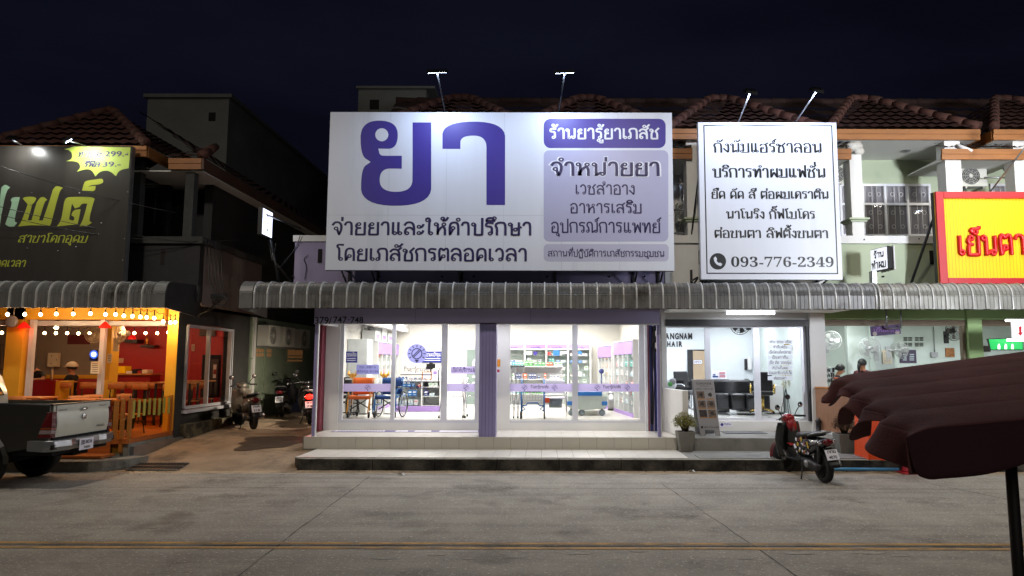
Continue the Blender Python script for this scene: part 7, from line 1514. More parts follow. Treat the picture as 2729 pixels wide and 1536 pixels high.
person('person with tied black hair bending behind the utensil rack of the noodle shop', (v.x, 17.7, ZP), 1.3, (0, -.10, v.z - ZP), (0, -.02, v.z - ZP - .19), {'l': ((-.24, -.08, v.z - ZP - .48), (-.16, -.3, v.z - ZP - .45)), 'r': ((.24, -.08, v.z - ZP - .48), (.16, -.3, v.z - ZP - .45))}, shirt='cloth_black', tail=True, sit=False, look=.3)
# ================================================================ inside the pharmacy
M('shelf_white', 'dadcdc', .4, var=.02); M('shelf_back', 'd6dcd8', .5, var=.02); M('lilac_print', '9f82c4', .5, var=.02); M('door_greyglass', '7f8f8a', .3, var=.03); M('cab_grey', 'b9bfbf', .5)
BOXC = {'white': 'dfe2e0', 'orange': 'd8551c', 'red': 'b23438', 'green': '4f9a4a', 'blue': '2d6fb4', 'navy': '28306e', 'teal': '4aa59a', 'yellow': 'c9a637', 'pink': 'c98a94', 'amber': 'c47f32', 'pale': 'c3d6da'}
for k, c_ in BOXC.items(): M('box_' + k, c_, .5, var=.04)
PROTO = {}; ALLB = []
def med_box(col, p, w, d, h, lab, group, rz=0.):
    key = (col, round(w, 2), round(d, 2), round(h, 2))
    if key not in PROTO:
        b = MB('box_' + col); b.box(-w / 2, w / 2, -d / 2, d / 2, 0, h)
        b.box(-w * .36, w * .36, -d / 2 - .0015, -d / 2, h * .55, h * .8, 'box_white' if col != 'white' else random.choice(['box_blue', 'box_teal', 'box_navy', 'box_pink', 'box_green', 'box_pale'])); b.box(-w * .3, w * .3, -d / 2 - .0015, -d / 2, h * .2, h * .3, 'box_pale' if col != 'pale' else 'box_blue')
        PROTO[key] = o = b.build('medicine_box')
    else:
        o = PROTO[key].copy(); COL.objects.link(o)
    o.location = p; o.rotation_euler = (0, 0, rz); tag(o, lab, 'box', group); ALLB.append(o); return o
CN = {'amber': 'amber', 'pale': 'pale blue'}
def fill_shelf(P0, P1, z, cols, grp, where, rz=0., n=None, wr=(.05, .11), hr=(.07, .16), dens=.8):
    P0, P1 = Vector(P0), Vector(P1); L_ = (P1 - P0).length; d = (P1 - P0).normalized(); x = .02
    while x < L_ - .06:
        w = random.choice((.06, .08, .11)); h = random.choice((.08, .11, .15)); c_ = random.choice(cols); rep = random.randint(1, 3)
        for _ in range(rep):
            if x + w > L_: break
            if random.random() < dens: q = P0 + d * (x + w / 2); med_box(c_, (q.x, q.y, z), w, .06, h, '%s medicine box on %s' % (CN.get(c_, c_), where), grp, rz)
            x += w + .012
        x += random.uniform(.01, .05)
# back wall cabinets
Yc = 21.85
t = thing('wall_cabinet', 'long white shelf cabinet with lilac headers along the pharmacy back wall', 'cabinet', (0, Yc, ZF))
edges = [1340, 1399, 1457, 1515, 1528, 1574]; edges = [1336, 1398, 1456, 1514, 1574]
z0, z1, zh = ZF, AZ(916, Yc, 1450), AZ(931, Yc, 1450)
b = MB('shelf_white')
for px in edges: x = AX(px, 1000, Yc); b.box(x - .025, x + .025, Yc, YB - .001, z0, z1)
b.build('upright', t); b = MB('shelf_back'); b.box(AX(edges[0], 1000, Yc), AX(edges[-1], 1000, Yc), YB - .03, YB - .004, z0, z1); b.build('back_panel', t)
hd_ = MB('lilac_print')
for a_, c_ in zip(edges, edges[1:]): hd_.box(AX(a_, 1000, Yc) + .03, AX(c_, 1000, Yc) - .03, Yc - .004, Yc + .02, zh + .02, z1 - .03); th(hd_, 'ยาสามัญ', Yc - .004, (a_ + c_) / 2 - 12, (a_ + c_) / 2 + 12, 928.5, 925.5, 'ink_violet', 1.4)
hd_.box(AX(edges[0], 1000, Yc), AX(edges[-1], 1000, Yc), Yc - .001, Yc + .02, zh - .02, zh + .015, 'shelf_white'); hd_.box(AX(edges[0], 1000, Yc), AX(edges[-1], 1000, Yc), Yc - .002, Yc + .4, z1 - .028, z1 + .002, 'shelf_white'); hd_.build('header', t)
shz = [AZ(y, Yc, 1450) for y in (949, 967, 986, 1004, 1021)]
for z_ in shz:
    b = MB('glass_green'); b.box(AX(edges[0], 1000, Yc) + .03, AX(edges[-1], 1000, Yc) - .03, Yc + .02, YB - .04, z_ - .012, z_); b.build('shelf', t)
d = MB('decal_white')      # brand cards along the top row
for px0, px1, py0, py1, m in ((1403, 1418, 936, 946, 'box_white'), (1419, 1435, 938, 946, 'ink_violet'), (1460, 1468, 939, 947, 'box_red'), (1474, 1491, 934, 948, 'box_blue'), (1493, 1511, 937, 944, 'box_white'), (1541, 1551, 937, 944, 'box_blue')): (fill(d, [disc((px0 + px1) / 2, (py0 + py1) / 2, (py1 - py0) * .7, 18) if m in ('ink_violet',) else [(px0, py0), (px1, py0), (px1, py1), (px0, py1)]], Yc - .01, m))
d.build('brand_card', t)
for zi, z_ in enumerate(shz):
    for a_, c_ in zip(edges, edges[1:]):
        if zi == 0 and a_ < 1456: continue
        fill_shelf((AX(a_, 1000, Yc) + .05, Yc + .12, 0), (AX(c_, 1000, Yc) - .05, Yc + .12, 0), z_, ['white', 'white', 'white', 'pale', 'white', 'white', 'pale', 'white', 'blue', 'white', 'teal'], 'boxes on the back wall cabinet', 'the glass shelves of the back wall cabinet', dens=.92)
# gondola in front of it
Yg_ = 20.2; t = thing('display_shelf', 'white free standing display shelf with orange and white boxes in front of the back cabinet', 'shelf', (-.6, Yg_, ZF)); x0, x1 = AX(1338, 1000, Yg_), AX(1500, 1000, Yg_)
gzs = [AZ(y, Yg_, 1400) for y in (976, 1010, 1050)]
for z_ in gzs: b = MB('shelf_white'); b.box(x0, x1, Yg_, Yg_ + .38, z_ - .025, z_); b.build('shelf', t)
b = MB('shelf_white'); b.box(x0, x1, Yg_ + .39, Yg_ + .41, ZF, gzs[0]); b.box(x0, x1, Yg_ + .02, Yg_ + .4, ZF, ZF + .1); b.build('back_panel', t); b = MB('galv')
for px in (1394, 1444): x = AX(px, 1000, Yg_); b.box(x - .01, x + .01, Yg_ + .2, Yg_ + .38, gzs[1] - .12, gzs[1] - .026)
b.build('bracket', t)
fill_shelf((x0, Yg_ + .1, 0), (x1, Yg_ + .1, 0), gzs[0], ['green', 'white', 'pink', 'orange', 'green', 'white', 'amber', 'teal'], 'boxes on the display shelf', 'the top board of the display shelf', dens=.9); fill_shelf((x0, Yg_ + .26, 0), (x1, Yg_ + .26, 0), gzs[0], ['white', 'blue', 'white', 'green'], 'boxes on the display shelf', 'the top board of the display shelf', dens=.6)
fill_shelf((x0, Yg_ + .1, 0), (x1, Yg_ + .1, 0), gzs[1], ['orange', 'orange', 'amber', 'white', 'red', 'orange', 'navy'], 'boxes on the display shelf', 'the middle board of the display shelf', dens=.85); fill_shelf((x0, Yg_ + .2, 0), (x1, Yg_ + .2, 0), gzs[2], ['white', 'teal', 'pale', 'green'], 'boxes on the display shelf', 'the lowest board of the display shelf')
# right wall cabinets
def side_cab(label, xf, ya, yb, nb, z1_, cols, grp, sgn, turn=0., deep=None):
    n0 = len(ALLB)
    t = thing('wall_cabinet', label, 'cabinet', (xf, (ya + yb) / 2, ZF)); xw = xf + deep if deep else (PX1 - .01) if sgn < 0 else (PX0 + .01)
    b = MB('shelf_white')
    for k in range(nb + 1): y = ya + (yb - ya) * k / nb; b.box(xf, xw, y - .02, y + .02, ZF, z1_)
    b.box(xf - .002, xw, ya - .02, yb + .02, z1_, z1_ + .03); b.build('upright', t); b = MB('lilac_print'); b.box(xf - .012 if sgn < 0 else xf, xf if sgn < 0 else xf + .012, ya + .02, yb - .02, z1_ - .32, z1_ - .02); b.box(xf - .01 if sgn < 0 else xf, xf if sgn < 0 else xf + .01, ya, yb, ZF, ZF + .09); b.build('header', t)
    b = MB('shelf_back'); b.box(xw - .02 * (1 if sgn < 0 else -1), xw, ya, yb, ZF, z1_); b.build('back_panel', t)
    for k in range(6):
        z_ = ZF + .28 + (z1_ - .45 - ZF) * k / 6; b = MB('glass_green'); b.box(xf + .02 * (1 if sgn < 0 else -1), xw, ya + .021, yb - .021, z_ - .012, z_); b.build('shelf', t)
        fill_shelf((xf - sgn * .09, ya + .06, 0), (xf - sgn * .09, yb - .06, 0), z_, cols, grp, 'the %s' % grp.replace('boxes on the ', ''), rz=math.pi / 2 * sgn * -1 if sgn > 0 else -math.pi / 2, dens=.85)
    if turn:
        Rm = Matrix.Rotation(turn, 4, 'Z'); pv = Vector((xf, ya, 0))
        for o in [t] + ALLB[n0:]: o.location = pv + Rm @ (Vector(o.location) - pv); o.rotation_euler.z += turn
z1_ = AZ(925, 21.6, 1600); side_cab('white side cabinet farther back on the right pharmacy wall', 1.84, 19.5, 21.5, 4, z1_, ['white', 'white', 'pale', 'amber', 'white', 'pink'], 'boxes on the rear right wall cabinet', -1, .11, .26); side_cab('white side cabinet nearer the glass on the right pharmacy wall', 2.11, 17.0, 19.2, 4, z1_ + .06, ['white', 'white', 'pale', 'teal', 'white', 'red'], 'boxes on the front right wall cabinet', -1, .11, .16)
side_cab('white shelf cabinet along the left pharmacy wall', PX0 + .42, 19.3, 22.0, 5, AZ(915, 20.5, 1020), ['white', 'white', 'pink', 'white', 'pale', 'amber'], 'boxes on the left wall cabinet', 1)
t = MB('cab_grey'); t.box(PX0 + .02, PX0 + .5, 17.75, 18.35, ZF, AZ(905, 18, 970)); t.box(PX0 + .502, PX0 + .51, 17.8, 18.3, ZF + .05, AZ(907, 18, 970), 'shelf_white'); solo('tall_cabinet', 'tall plain grey cabinet at the left pharmacy wall', 'cabinet', t, bevel=.01)
for k in range(3): t = MB('shelf_white'); y = 19 + .8 * k; t.box(PX0 + .05, PX0 + .4, y, y + .6, AZ(915, 20.5, 1020) + .034, AZ(915, 20.5, 1020) + .3 + .1 * (k % 2)); t.box(PX0 + .4, PX0 + .402, y + .1, y + .5, AZ(915, 20.5, 1020) + .1, AZ(915, 20.5, 1020) + .2, 'lilac_print'); solo('carton', ('nearest', 'middle', 'farthest')[k] + ' lilac printed carton on top of the left wall cabinet', 'carton', t, 'cartons on the left wall cabinet', .008)
# signs on the back wall
for px0, px1, lb in ((922, 952, 'left blue licence sign hanging in the pharmacy near the glass corner'), (1124, 1177, 'right blue licence sign on the pharmacy wall behind the bulb sticker')):
    Y = 16.8 if px0 < 1000 else 22.25
    t = thing('licence_sign', lb, 'sign', tuple(at((px0 + px1) / 2, 967, Y)), 0, 'blue licence signs'); b = MB(M('sign_royal', '1d2c86', .4)); b.pbox(px0, 937, px1, 967, Y, Y + .02); b.build('plate', t); d = MB('decal_white'); th(d, 'ขายยาแผนปัจจุบน', Y, px0 + 2, px1 - 2, 950, 942, 'decal_white', 1.6)
    for y in (955, 960): fill(d, [[(px0 + 3, y), (px1 - 3, y), (px1 - 3, y + 1.8), (px0 + 3, y + 1.8)]], Y, 'decal_white')
    d.build('lettering', t)
t = thing('inner_door', 'grey glazed door with white bulb emblem in the pharmacy back wall', 'door', tuple(at(1262, 1080, 22.25))); b = MB('white_alu'); b.pbox(1241, 927, 1290, 1082, 22.24, 22.29); b.build('frame', t); b = MB('door_greyglass'); b.pbox(1244, 932, 1287, 1078, 22.22, 22.239); b.build('leaf', t); d = MB('decal_white'); fill(d, [disc(1274, 970, 16)], 22.22, 'decal_white'); bulb_logo(d, 1274, 970, 16, 22.22, 'ink_dark', .006)
for y in (1002, 1018): fill(d, [[(1258, y), (1284, y), (1284, y + 5), (1258, y + 5)]], 22.22, 'decal_white')
d.build('emblem', t)
# counter
Yk_ = 18.9; t = thing('service_counter', 'curved white pharmacy counter with lilac plinth and glass display of coloured boxes', 'counter', tuple(at(1115, 1100, Yk_))); x0, x1, zt_ = AX(1052, 1050, Yk_), AX(1174, 1050, Yk_), AZ(1014, Yk_, 1100)
xm = AX(1122, 1050, Yk_); b = MB('shelf_white'); b.box(x0, x1, Yk_ - .01, Yk_ + .6, zt_ - .03, zt_); b.build('top', t, .006); b = MB('lilac_print'); b.box(x0, x1, Yk_ - .03, Yk_ + .5, ZF, ZF + .14); b.build('plinth', t, .01); b = MB('shelf_white'); b.box(xm + .001, xm + .03, Yk_, Yk_ + .5, ZF + .141, zt_ - .031); b.box(x1 - .03, x1, Yk_, Yk_ + .5, ZF + .141, zt_ - .031); b.box(x0, x1, Yk_ + .45, Yk_ + .5, ZF + .141, zt_ - .031); b.build('body', t)
for k in range(3): z_ = ZF + .16 + .24 * k; b = MB('shelf_white'); b.box(xm + .031, x1 - .031, Yk_ + .02, Yk_ + .44, z_ - .015, z_); b.build('shelf', t); b = MB('glass_green'); b.box(x0, xm, Yk_ + .02, Yk_ + .44, z_ - .012, z_); b.build('shelf', t)
b = MB('glass'); b.box(x0, xm, Yk_ + .0, Yk_ + .005, ZF + .141, zt_ - .031); b.build('display_glass', t)
for k, cols in enumerate((['pale', 'white', 'pale'], ['blue', 'green', 'blue', 'white', 'teal'], ['navy', 'orange', 'amber', 'blue', 'red'])): fill_shelf((x0 + .03, Yk_ + .1, 0), (xm - .03, Yk_ + .1, 0), ZF + .16 + .24 * k, cols, 'boxes in the counter display', 'the counter display shelves', dens=.95)
for k in range(1, 3): fill_shelf((xm + .05, Yk_ + .06, 0), (x1 - .05, Yk_ + .06, 0), ZF + .16 + .24 * k, ['navy', 'white', 'pale'], 'small packs in the open counter shelves', 'the open counter shelves', dens=.9)
fill_shelf((x0 + .02, Yk_ + .2, 0), (x1 - .5, Yk_ + .2, 0), zt_, ['white', 'white', 'pale', 'white', 'pink'], 'boxes standing on the counter', 'the pharmacy counter top', dens=.9)
t = thing('monitor', 'black computer monitor seen from behind on the pharmacy counter', 'monitor', tuple(at(1148, 1000, 19.2))); b = MB('black_plastic'); b.pbox(1136, 970, 1160, 985, 19.2, 19.24); b.pbox(1144, 966, 1154, 971, 19.21, 19.23); b.build('screen', t, .01); b = MB('black_plastic'); v = at(1148, 985, 19.22); b.tube([(v.x, v.y, v.z), (v.x, v.y, zt_)], .025, 8); b.build('stand', t)
t = MB('amber_paint'); v = at(1141, 1002, 19.0); t.pbox(1124, 991, 1150, 1012, 19.0, 19.06, 'wood_amber'); t.pbox(1127, 993, 1148, 1010, 18.99, 19.0, 'decal_white'); solo('framed_card', 'wooden framed white card standing on the counter', 'frame', t)
t = MB('decal_white'); t.pbox(1153, 982, 1166, 1010, 19.0, 19.2, 'box_white'); t.pbox(1155, 990, 1164, 998, 18.99, 19.0, 'lilac_print'); solo('card_terminal', 'white card stand at the right end of the counter', 'stand', t, bevel=.01)
for px, lb in ((939, 'left golden figurine behind the pharmacy glass'), (1025, 'right golden figurine on the ledge by the left cabinet')):
    Y = 17.3 if px < 1000 else 18.3; t = thing('gold_figurine', lb, 'figurine', tuple(at(px, 1009, Y)), 0, 'golden figurines'); v = at(px, 1009, Y); b = MB('gold'); b.lathe(v, [(.05, 0), (.07, .03), (.06, .07), (.07, .1), (.05, .12), (.0, .13)], 12)
    for s_ in (-1, 1): b.tube([v + Vector((s_ * .05, 0, .06)), v + Vector((s_ * .10, 0, .10)), v + Vector((s_ * .085, 0, .18))], [.025, .03, .012], 8)
    b.build('body', t); b = MB('shelf_white'); b.box(v.x - .14, v.x + .14, Y - .1, Y + .15, v.z - .03, v.z - .002); b.tube([(v.x, Y + .05, v.z - .03), (v.x, Y + .05, ZF)], .02, 6); b.build('pedestal', t)
# wheelchairs
def wheelchair(label, x, y, rz, cm, fm, group='wheelchairs behind the pharmacy glass'):
    t = thing('wheelchair', label, 'wheelchair', (x, y, ZF), rz, group, world=False)
    for s_ in (-1, 1):
        b = MB('rubber'); b.tube([(s_ * .30, .12 + .29 * math.cos(k * .2618), .30 + .29 * math.sin(k * .2618)) for k in range(24)], .014, 6, closed=True); o = b.build('wheel', t)
        b = MB('galv'); b.tube([(s_ * .335, .12 + .25 * math.cos(k * .2618), .30 + .25 * math.sin(k * .2618)) for k in range(24)], .007, 5, closed=True)
        for k in range(12): b.tube([(s_ * .30, .12, .30), (s_ * .30, .12 + .28 * math.cos(k * .5236), .30 + .28 * math.sin(k * .5236))], .003, 4)
        b.build('rim', o)
        b = MB('rubber'); b.lathe((s_ * .24, -.28, .075), [(.03, -.012), (.07, -.014), (.075, 0), (.07, .014), (.03, .012)], 14, 'rubber', 'X'); b.build('caster', t)
        f_ = MB(fm)
        for q in (((s_ * .25, .2, .9), (s_ * .25, .16, .5), (s_ * .25, .14, .3)), ((s_ * .25, .16, .68), (s_ * .25, -.2, .68), (s_ * .25, -.24, .5), (s_ * .25, -.26, .16)), ((s_ * .25, .16, .48), (s_ * .25, -.25, .48), (s_ * .24, -.38, .2), (s_ * .24, -.42, .12)), ((s_ * .25, .14, .3), (s_ * .25, -.25, .3)), ((s_ * .25, .2, .9), (s_ * .25, .3, .9))): f_.tube(chaikin(q, 1), .015, 7)
        f_.build('side_frame', t); b = MB('black_plastic'); b.box(s_ * .25 - .03, s_ * .25 + .03, -.2, .14, .69, .72); b.build('armrest', t, .008); b = MB('black_plastic'); b.box(s_ * .14 - .09, s_ * .14 + .09, -.50, -.36, .10, .12); b.build('footplate', t, .006)
    f_ = MB('black_metal'); f_.tube([(-.24, -.05, .48), (.24, -.05, .18)], .014, 6); f_.tube([(.24, -.05, .48), (-.24, -.05, .18)], .014, 6); f_.build('cross_brace', t)
    b = MB(cm); b.grid(lambda u, v: ((u - .5) * .48, -.24 + .38 * v, .50 - .03 * math.sin(u * math.pi)), 8, 4); b.grid(lambda u, v: ((u - .5) * .48, -.245 - .01 * v, .43 + .07 * v), 6, 2); b.build('seat', t, 0, .03); b = MB(cm); b.grid(lambda u, v: ((u - .5) * .46, .17 + .03 * math.sin(u * math.pi), .52 + .40 * v), 8, 4); b.build('backrest', t, 0, .025)
    return t
M('chair_orange', 'd8641a', .6, var=.06); M('frame_amber', 'b0791f', .4, metal=.3); M('chair_blue', '1f4a86', .6, var=.06); M('frame_blue', '1c5f9c', .35, metal=.2)
yw_ = 16.95
wheelchair('orange seated wheelchair with amber frame behind the left pharmacy window', AX(962, 1080, yw_), yw_, .05, 'chair_orange', 'frame_amber'); wheelchair('blue seated wheelchair beside the orange one behind the pharmacy glass', AX(1036, 1080, yw_), yw_ + .05, -.15, 'chair_blue', 'frame_blue'); wheelchair('black wheelchair half hidden at the far left pharmacy corner', AX(915, 1080, 17.3), 17.3, .6, 'cloth_black', 'black_metal')
# walkers, crutches, rollator, commode
def walker(label, x, y, rz):
    t = thing('walking_frame', label, 'walking frame', (x, y, ZF), rz, 'chrome walking frames', world=False)
    for s_ in (-1, 1):
        b = MB('chrome'); b.tube(chaikin([(s_ * .30, -.24, .01), (s_ * .22, -.16, .8), (s_ * .20, -.10, .92), (s_ * .20, .12, .92), (s_ * .22, .2, .8), (s_ * .30, .28, .01)], 1), .014, 8); b.build('side_frame', t)
        for yy in (-.24, .28): b = MB('rubber'); b.lathe((s_ * .30, yy, 0), [(.022, 0), (.02, .05)], 8); b.build('foot', t)
    b = MB('chrome')
    for z_ in (.5, .78): b.tube([(-.24, -.19, z_), (.24, -.19, z_)], .012, 8)
    b.build('cross_bar', t)
walker('chrome walking frame standing behind the middle pharmacy pane', AX(1208, 1100, 17), 17.0, 0); walker('chrome walking frame partly hidden by the purple column', AX(1268, 1100, 17.1), 17.1, .1)
for i, (px, lb) in enumerate(((1357, 'leftmost grey underarm crutch leaning at the right pharmacy window'), (1369, 'second grey underarm crutch from the left at the right pharmacy window'), (1380, 'third grey underarm crutch from the left at the right pharmacy window'), (1390, 'rightmost grey underarm crutch next to the blue rollator'))):
    x = AX(px, 1100, 16.75); t = thing('crutch', lb, 'crutch', (x, 16.75 + .03 * i, ZF), 0, 'underarm crutches', world=False); b = MB('galv'); w = .045
    for s_ in (-1, 1): b.tube(chaikin([(s_ * .012, 0, .02), (s_ * .014, 0, .34), (s_ * w * .9, 0, .55), (s_ * w, 0, 1.2)], 1), .009, 6)
    b.build('shaft', t); b = MB(M('pad_grey', '6f7a80', .7)); b.tube([(-w * 1.5, 0, 1.2), (w * 1.5, 0, 1.2)], .022, 8); b.build('underarm_pad', t); b = MB('pad_grey'); b.tube([(-w, 0, .78), (w, 0, .78)], .016, 8); b.build('hand_grip', t); b = MB('rubber'); b.lathe((0, 0, 0), [(.02, 0), (.015, .04)], 8); b.build('foot', t)
def rollator(label, px, y, fm):
    x = AX(px, 1100, y); t = thing('rollator', label, 'rollator', (x, y, ZF), 0, None, world=False)
    for s_ in (-1, 1):
        b = MB(fm); b.tube(chaikin([(s_ * .26, -.25, .18), (s_ * .26, -.2, .45), (s_ * .26, .05, .88), (s_ * .26, .2, .9)], 1), .018, 8); b.tube([(s_ * .26, -.15, .5), (s_ * .26, .28, .15)], .016, 8); b.tube([(s_ * .26, -.22, .3), (s_ * .17, -.24, .22), (s_ * .26, -.25, .18)], .014, 6); b.build('side_frame', t)
        for yy in (-.25, .28): b = MB('rubber'); b.lathe((s_ * .27, yy, .09), [(.03, -.018), (.085, -.018), (.09, 0), (.085, .018), (.03, .018)], 16, 'rubber', 'X'); b.build('wheel', t)
    b = MB(fm); b.tube([(-.26, -.21, .30), (-.15, -.21, .30), (-.12, -.22, .36), (.12, -.22, .36), (.15, -.21, .30), (.26, -.21, .30)], .016, 8); b.tube([(-.26, -.1, .62), (.26, -.1, .62)], .014, 8); b.build('cross_bar', t); b = MB('black_plastic'); b.box(-.19, .19, -.14, .14, .60, .65); b.build('seat', t, .01); b = MB('galv')
    for k in range(7): b.tube([(-.2 + .066 * k, -.2, .42), (-.2 + .066 * k, -.2, .56)], .004, 4)
    for k in range(3): b.tube([(-.2, -.2, .42 + .07 * k), (.2, -.2, .42 + .07 * k)], .004, 4)
    b.build('basket', t)
rollator('bright blue rollator with wire basket behind the right pharmacy window', 1420, 16.8, 'frame_blue')
x = AX(1480, 1100, 16.95); t = thing('commode_chair', 'white and chrome commode chair with grey bucket behind the pharmacy glass', 'commode chair', (x, 16.95, ZF), 0, None, world=False)
for s_ in (-1, 1):
    b = MB('chrome'); b.tube(chaikin([(s_ * .26, -.24, .02), (s_ * .25, -.22, .62), (s_ * .25, .0, .66), (s_ * .25, .2, .62), (s_ * .27, .26, .02)], 1), .016, 8); b.build('leg', t); b = MB('decal_white'); b.tube([(s_ * .25, -.2, .66), (s_ * .25, .16, .67)], .025, 8); b.build('armrest', t)
b = MB('decal_white'); b.box(-.23, .23, -.2, .2, .44, .48); b.build('seat', t, .015); b = MB('decal_white'); b.box(-.23, .23, .19, .22, .55, .86); b.build('backrest', t, .015); b = MB('pad_grey'); b.lathe((0, -.02, .24), [(.15, 0), (.17, .19)], 16); b.build('bucket', t); b = MB('box_orange'); b.box(-.25, -.14, -.24, -.22, .36, .47); b.build('tag', t, .005)
# hospital bed
yb_ = 17.5; xb0, xb1 = AX(1512, 1080, yb_), AX(1618, 1080, yb_); zl_, zu_ = AZ(1083, yb_, 1560), AZ(1044, yb_, 1560)
t = thing('hospital_bed', 'plastic wrapped hospital bed with blue end boards and olive frame', 'hospital bed', ((xb0 + xb1) / 2, yb_, ZF)); M('bed_grey', 'aeb8b0', .35, var=.08, coat=.4); M('bed_olive', '7d7a4a', .5); M('bed_blue', '1f62a4', .4)
b = MB('bed_grey'); loft(b, [[(xb0 + (xb1 - xb0) * u, yb_ + dy, z_) for dy, z_ in ((0, zl_ - h_), (0, zu_ - .12), (.04, zu_ - .05), (.04, zl_ - h_))] for u, h_ in ((0, .0), (.1, .06), (.5, .1), (.9, .06), (1, 0))], 'bed_grey', True, False); b.build('footboard', t, .01); b = MB('bed_blue'); b.box(xb0 + .12, xb1 - .12, yb_ - .015, yb_ + .03, zu_ - .10, zu_); b.box(xb0 - .01, xb0 + .13, yb_ - .02, yb_ + .05, zl_ + .02, zl_ + .12); b.box(xb1 - .13, xb1 + .01, yb_ - .02, yb_ + .05, zl_ + .02, zl_ + .12); b.build('blue_trim', t, .015)
b = MB('bed_olive'); b.box(xb0 + .1, xb1 - .1, yb_ + .05, yb_ + 1.9, ZF + .16, ZF + .24); b.box(xb0 + .2, xb1 - .2, yb_ + .06, yb_ + .12, ZF + .24, zl_); b.build('undercarriage', t); b = MB('decal_white'); b.box(xb0 + .05, xb1 - .05, yb_ + .06, yb_ + 1.95, zl_ + .02, zl_ + .2); b.build('mattress', t, .03)
for x in (xb0 + .1, xb0 + .35, xb1 - .12): b = MB('pad_grey'); b.lathe((x, yb_ + .06, ZF + .08), [(.03, -.025), (.075, -.025), (.08, 0), (.075, .025), (.03, .025)], 16, 'pad_grey', 'Y'); b.tube([(x, yb_ + .06, ZF + .08), (x, yb_ + .08, ZF + .2)], .025, 8, 'bed_olive'); b.build('caster', t)
v = at(1633, 1095, 19.6); t = thing('pedal_bin', 'round stainless steel bin in front of the right wall cabinets', 'bin', (v.x, 19.6, ZF)); b = MB('chrome'); b.lathe((v.x, 19.6, ZF), [(.13, .02), (.13, .45)], 20, 'galv'); b.build('tub', t); b = MB('black_plastic'); b.lathe((v.x, 19.6, ZF), [(.14, 0), (.14, .02)], 20); b.lathe((v.x, 19.6, ZF), [(.135, .451), (.135, .47), (.1, .5), (.02, .51)], 20, 'galv'); b.build('lid', t)
v = at(1603, 1025, 20.4); t = thing('desk_fan', 'small dark blue pedestal fan in front of the rear right cabinet', 'fan', (v.x, 20.4, ZF)); b = MB('box_navy'); b.tube([(v.x, 20.4, ZF), (v.x, 20.4, 1.7)], .018, 6); b.build('pole', t); b = MB('box_navy'); z_ = AZ(990, 20.4, 1603); b.lathe((v.x, 20.38, z_), [(.02, -.04), (.07, -.02), (.07, .02), (.02, .05)], 14, 'box_navy', 'Y'); b.build('head', t); b = MB('box_navy'); b.lathe((v.x, 20.4, ZF), [(.16, 0), (.15, .02), (.03, .04)], 14); b.build('base', t)
for px in (1224, 1511): v = at(px, 872, 18.5); t = MB('white_plain'); t.ball((v.x, 18.5, ZC - .02), .075, 'white_plain', 14, 8, (1, 1, .8)); solo('smoke_detector', 'round white ceiling sensor seen in the %s' % ('middle pharmacy pane' if px < 1300 else 'right pharmacy window'), 'sensor', t)
# ================================================================ inside the hair salon
M('sofa_black', '1a1b1d', .35, var=.1); M('gold_frame', 'b59a52', .25, metal=.9, var=.04); M('door_beige', 'b09b80', .55, var=.04); M('counter_grey', '8a8b8e', .6, var=.06); M('apron_brown', '5a3423', .8, var=.15); M('plume', 'c9c3a0', .95, var=.15, scale=20); M('print_blue', '2a4a86', .6)
d = MB('ink_black')
for s_, x0, x1, yb, yt in (('G', 1756, 1770, 905, 888), ('A', 1772, 1784, 905, 888), ('N', 1786, 1797, 905, 888), ('G', 1799, 1809, 905, 888), ('N', 1811, 1821, 905, 888), ('A', 1822, 1832, 905, 888), ('M', 1834, 1845, 905, 888), ('H', 1778, 1787, 925, 910), ('A', 1789, 1800, 925, 910), ('I', 1803, 1806, 925, 910), ('R', 1809, 1819, 925, 910)): lat(d, s_, HB - .03, x0, x1, yb, yt, 'ink_black', .045); lat(d, s_, HB - .015, x0, x1, yb, yt, 'ink_black', .045)
solo('wall_lettering', 'raised black salon name letters on the white salon wall', 'lettering', d)
t = thing('inner_door', 'beige salon door with dark frame and an OPEN sign', 'door', tuple(at(1860, 1030, HB - .05))); b = MB('steel_dark'); b.pbox(1833, 932, 1847, 1030, HB - .05, HB - .001); b.pbox(1847.2, 932, 1888, 935, HB - .05, HB - .001); b.build('frame', t); b = MB('door_beige'); b.pbox(1847.5, 935.2, 1888, 1030, HB - .04, HB - .002); b.build('leaf', t); d = MB('decal_white'); fill(d, [rrect(1847, 959, 1872, 971, 3)], HB - .05, M('open_plate', '7f7c68', .5)); fill(d, [rrect(1848, 960, 1871, 970, 2.5)], HB - .051, 'decal_white', .004); lat(d, '𝐎𝐏𝐄𝐍', HB - .056, 1850, 1869, 968, 962, 'ink_brown'); d.build('open_sign', t)
t = wall_fan('black bladed industrial wall fan at the salon ceiling', at(1973, 866, 18.5), .26, 0, .25, 'black_metal', mb='cloth_black', blades=5, group=None, arm=(.3, .3, .1))
Yr = 18.6; t = thing('reception_desk', 'grey salon reception desk with price cards on top', 'desk', tuple(at(1921, 1060, Yr))); b = MB('counter_grey'); b.pbox(1897, 1010, 1944, 1100, Yr, Yr + .5); b.build('body', t, .01); b = MB('decal_white'); b.hexa([at(1897, 1010, Yr + .1), at(1936, 1010, Yr + .1), at(1936, 1010, Yr + .14), at(1897, 1010, Yr + .14), at(1898, 988, Yr + .16), at(1935, 987, Yr + .16), at(1935, 987, Yr + .18), at(1898, 988, Yr + .18)], 'decal_white')
for x0, y0, x1, y1, m in ((1900, 997, 1907, 1000, 'print_blue'), (1899, 1002, 1914, 1006, 'print_blue'), (1917, 992, 1933, 997, 'box_pink'), (1917, 1000, 1933, 1006, 'box_pink')): fill(b, [[(x0, y0), (x1, y0), (x1, y1), (x0, y1)]], Yr + .1, m)
b.build('price_cards', t)
ys_ = 18.0
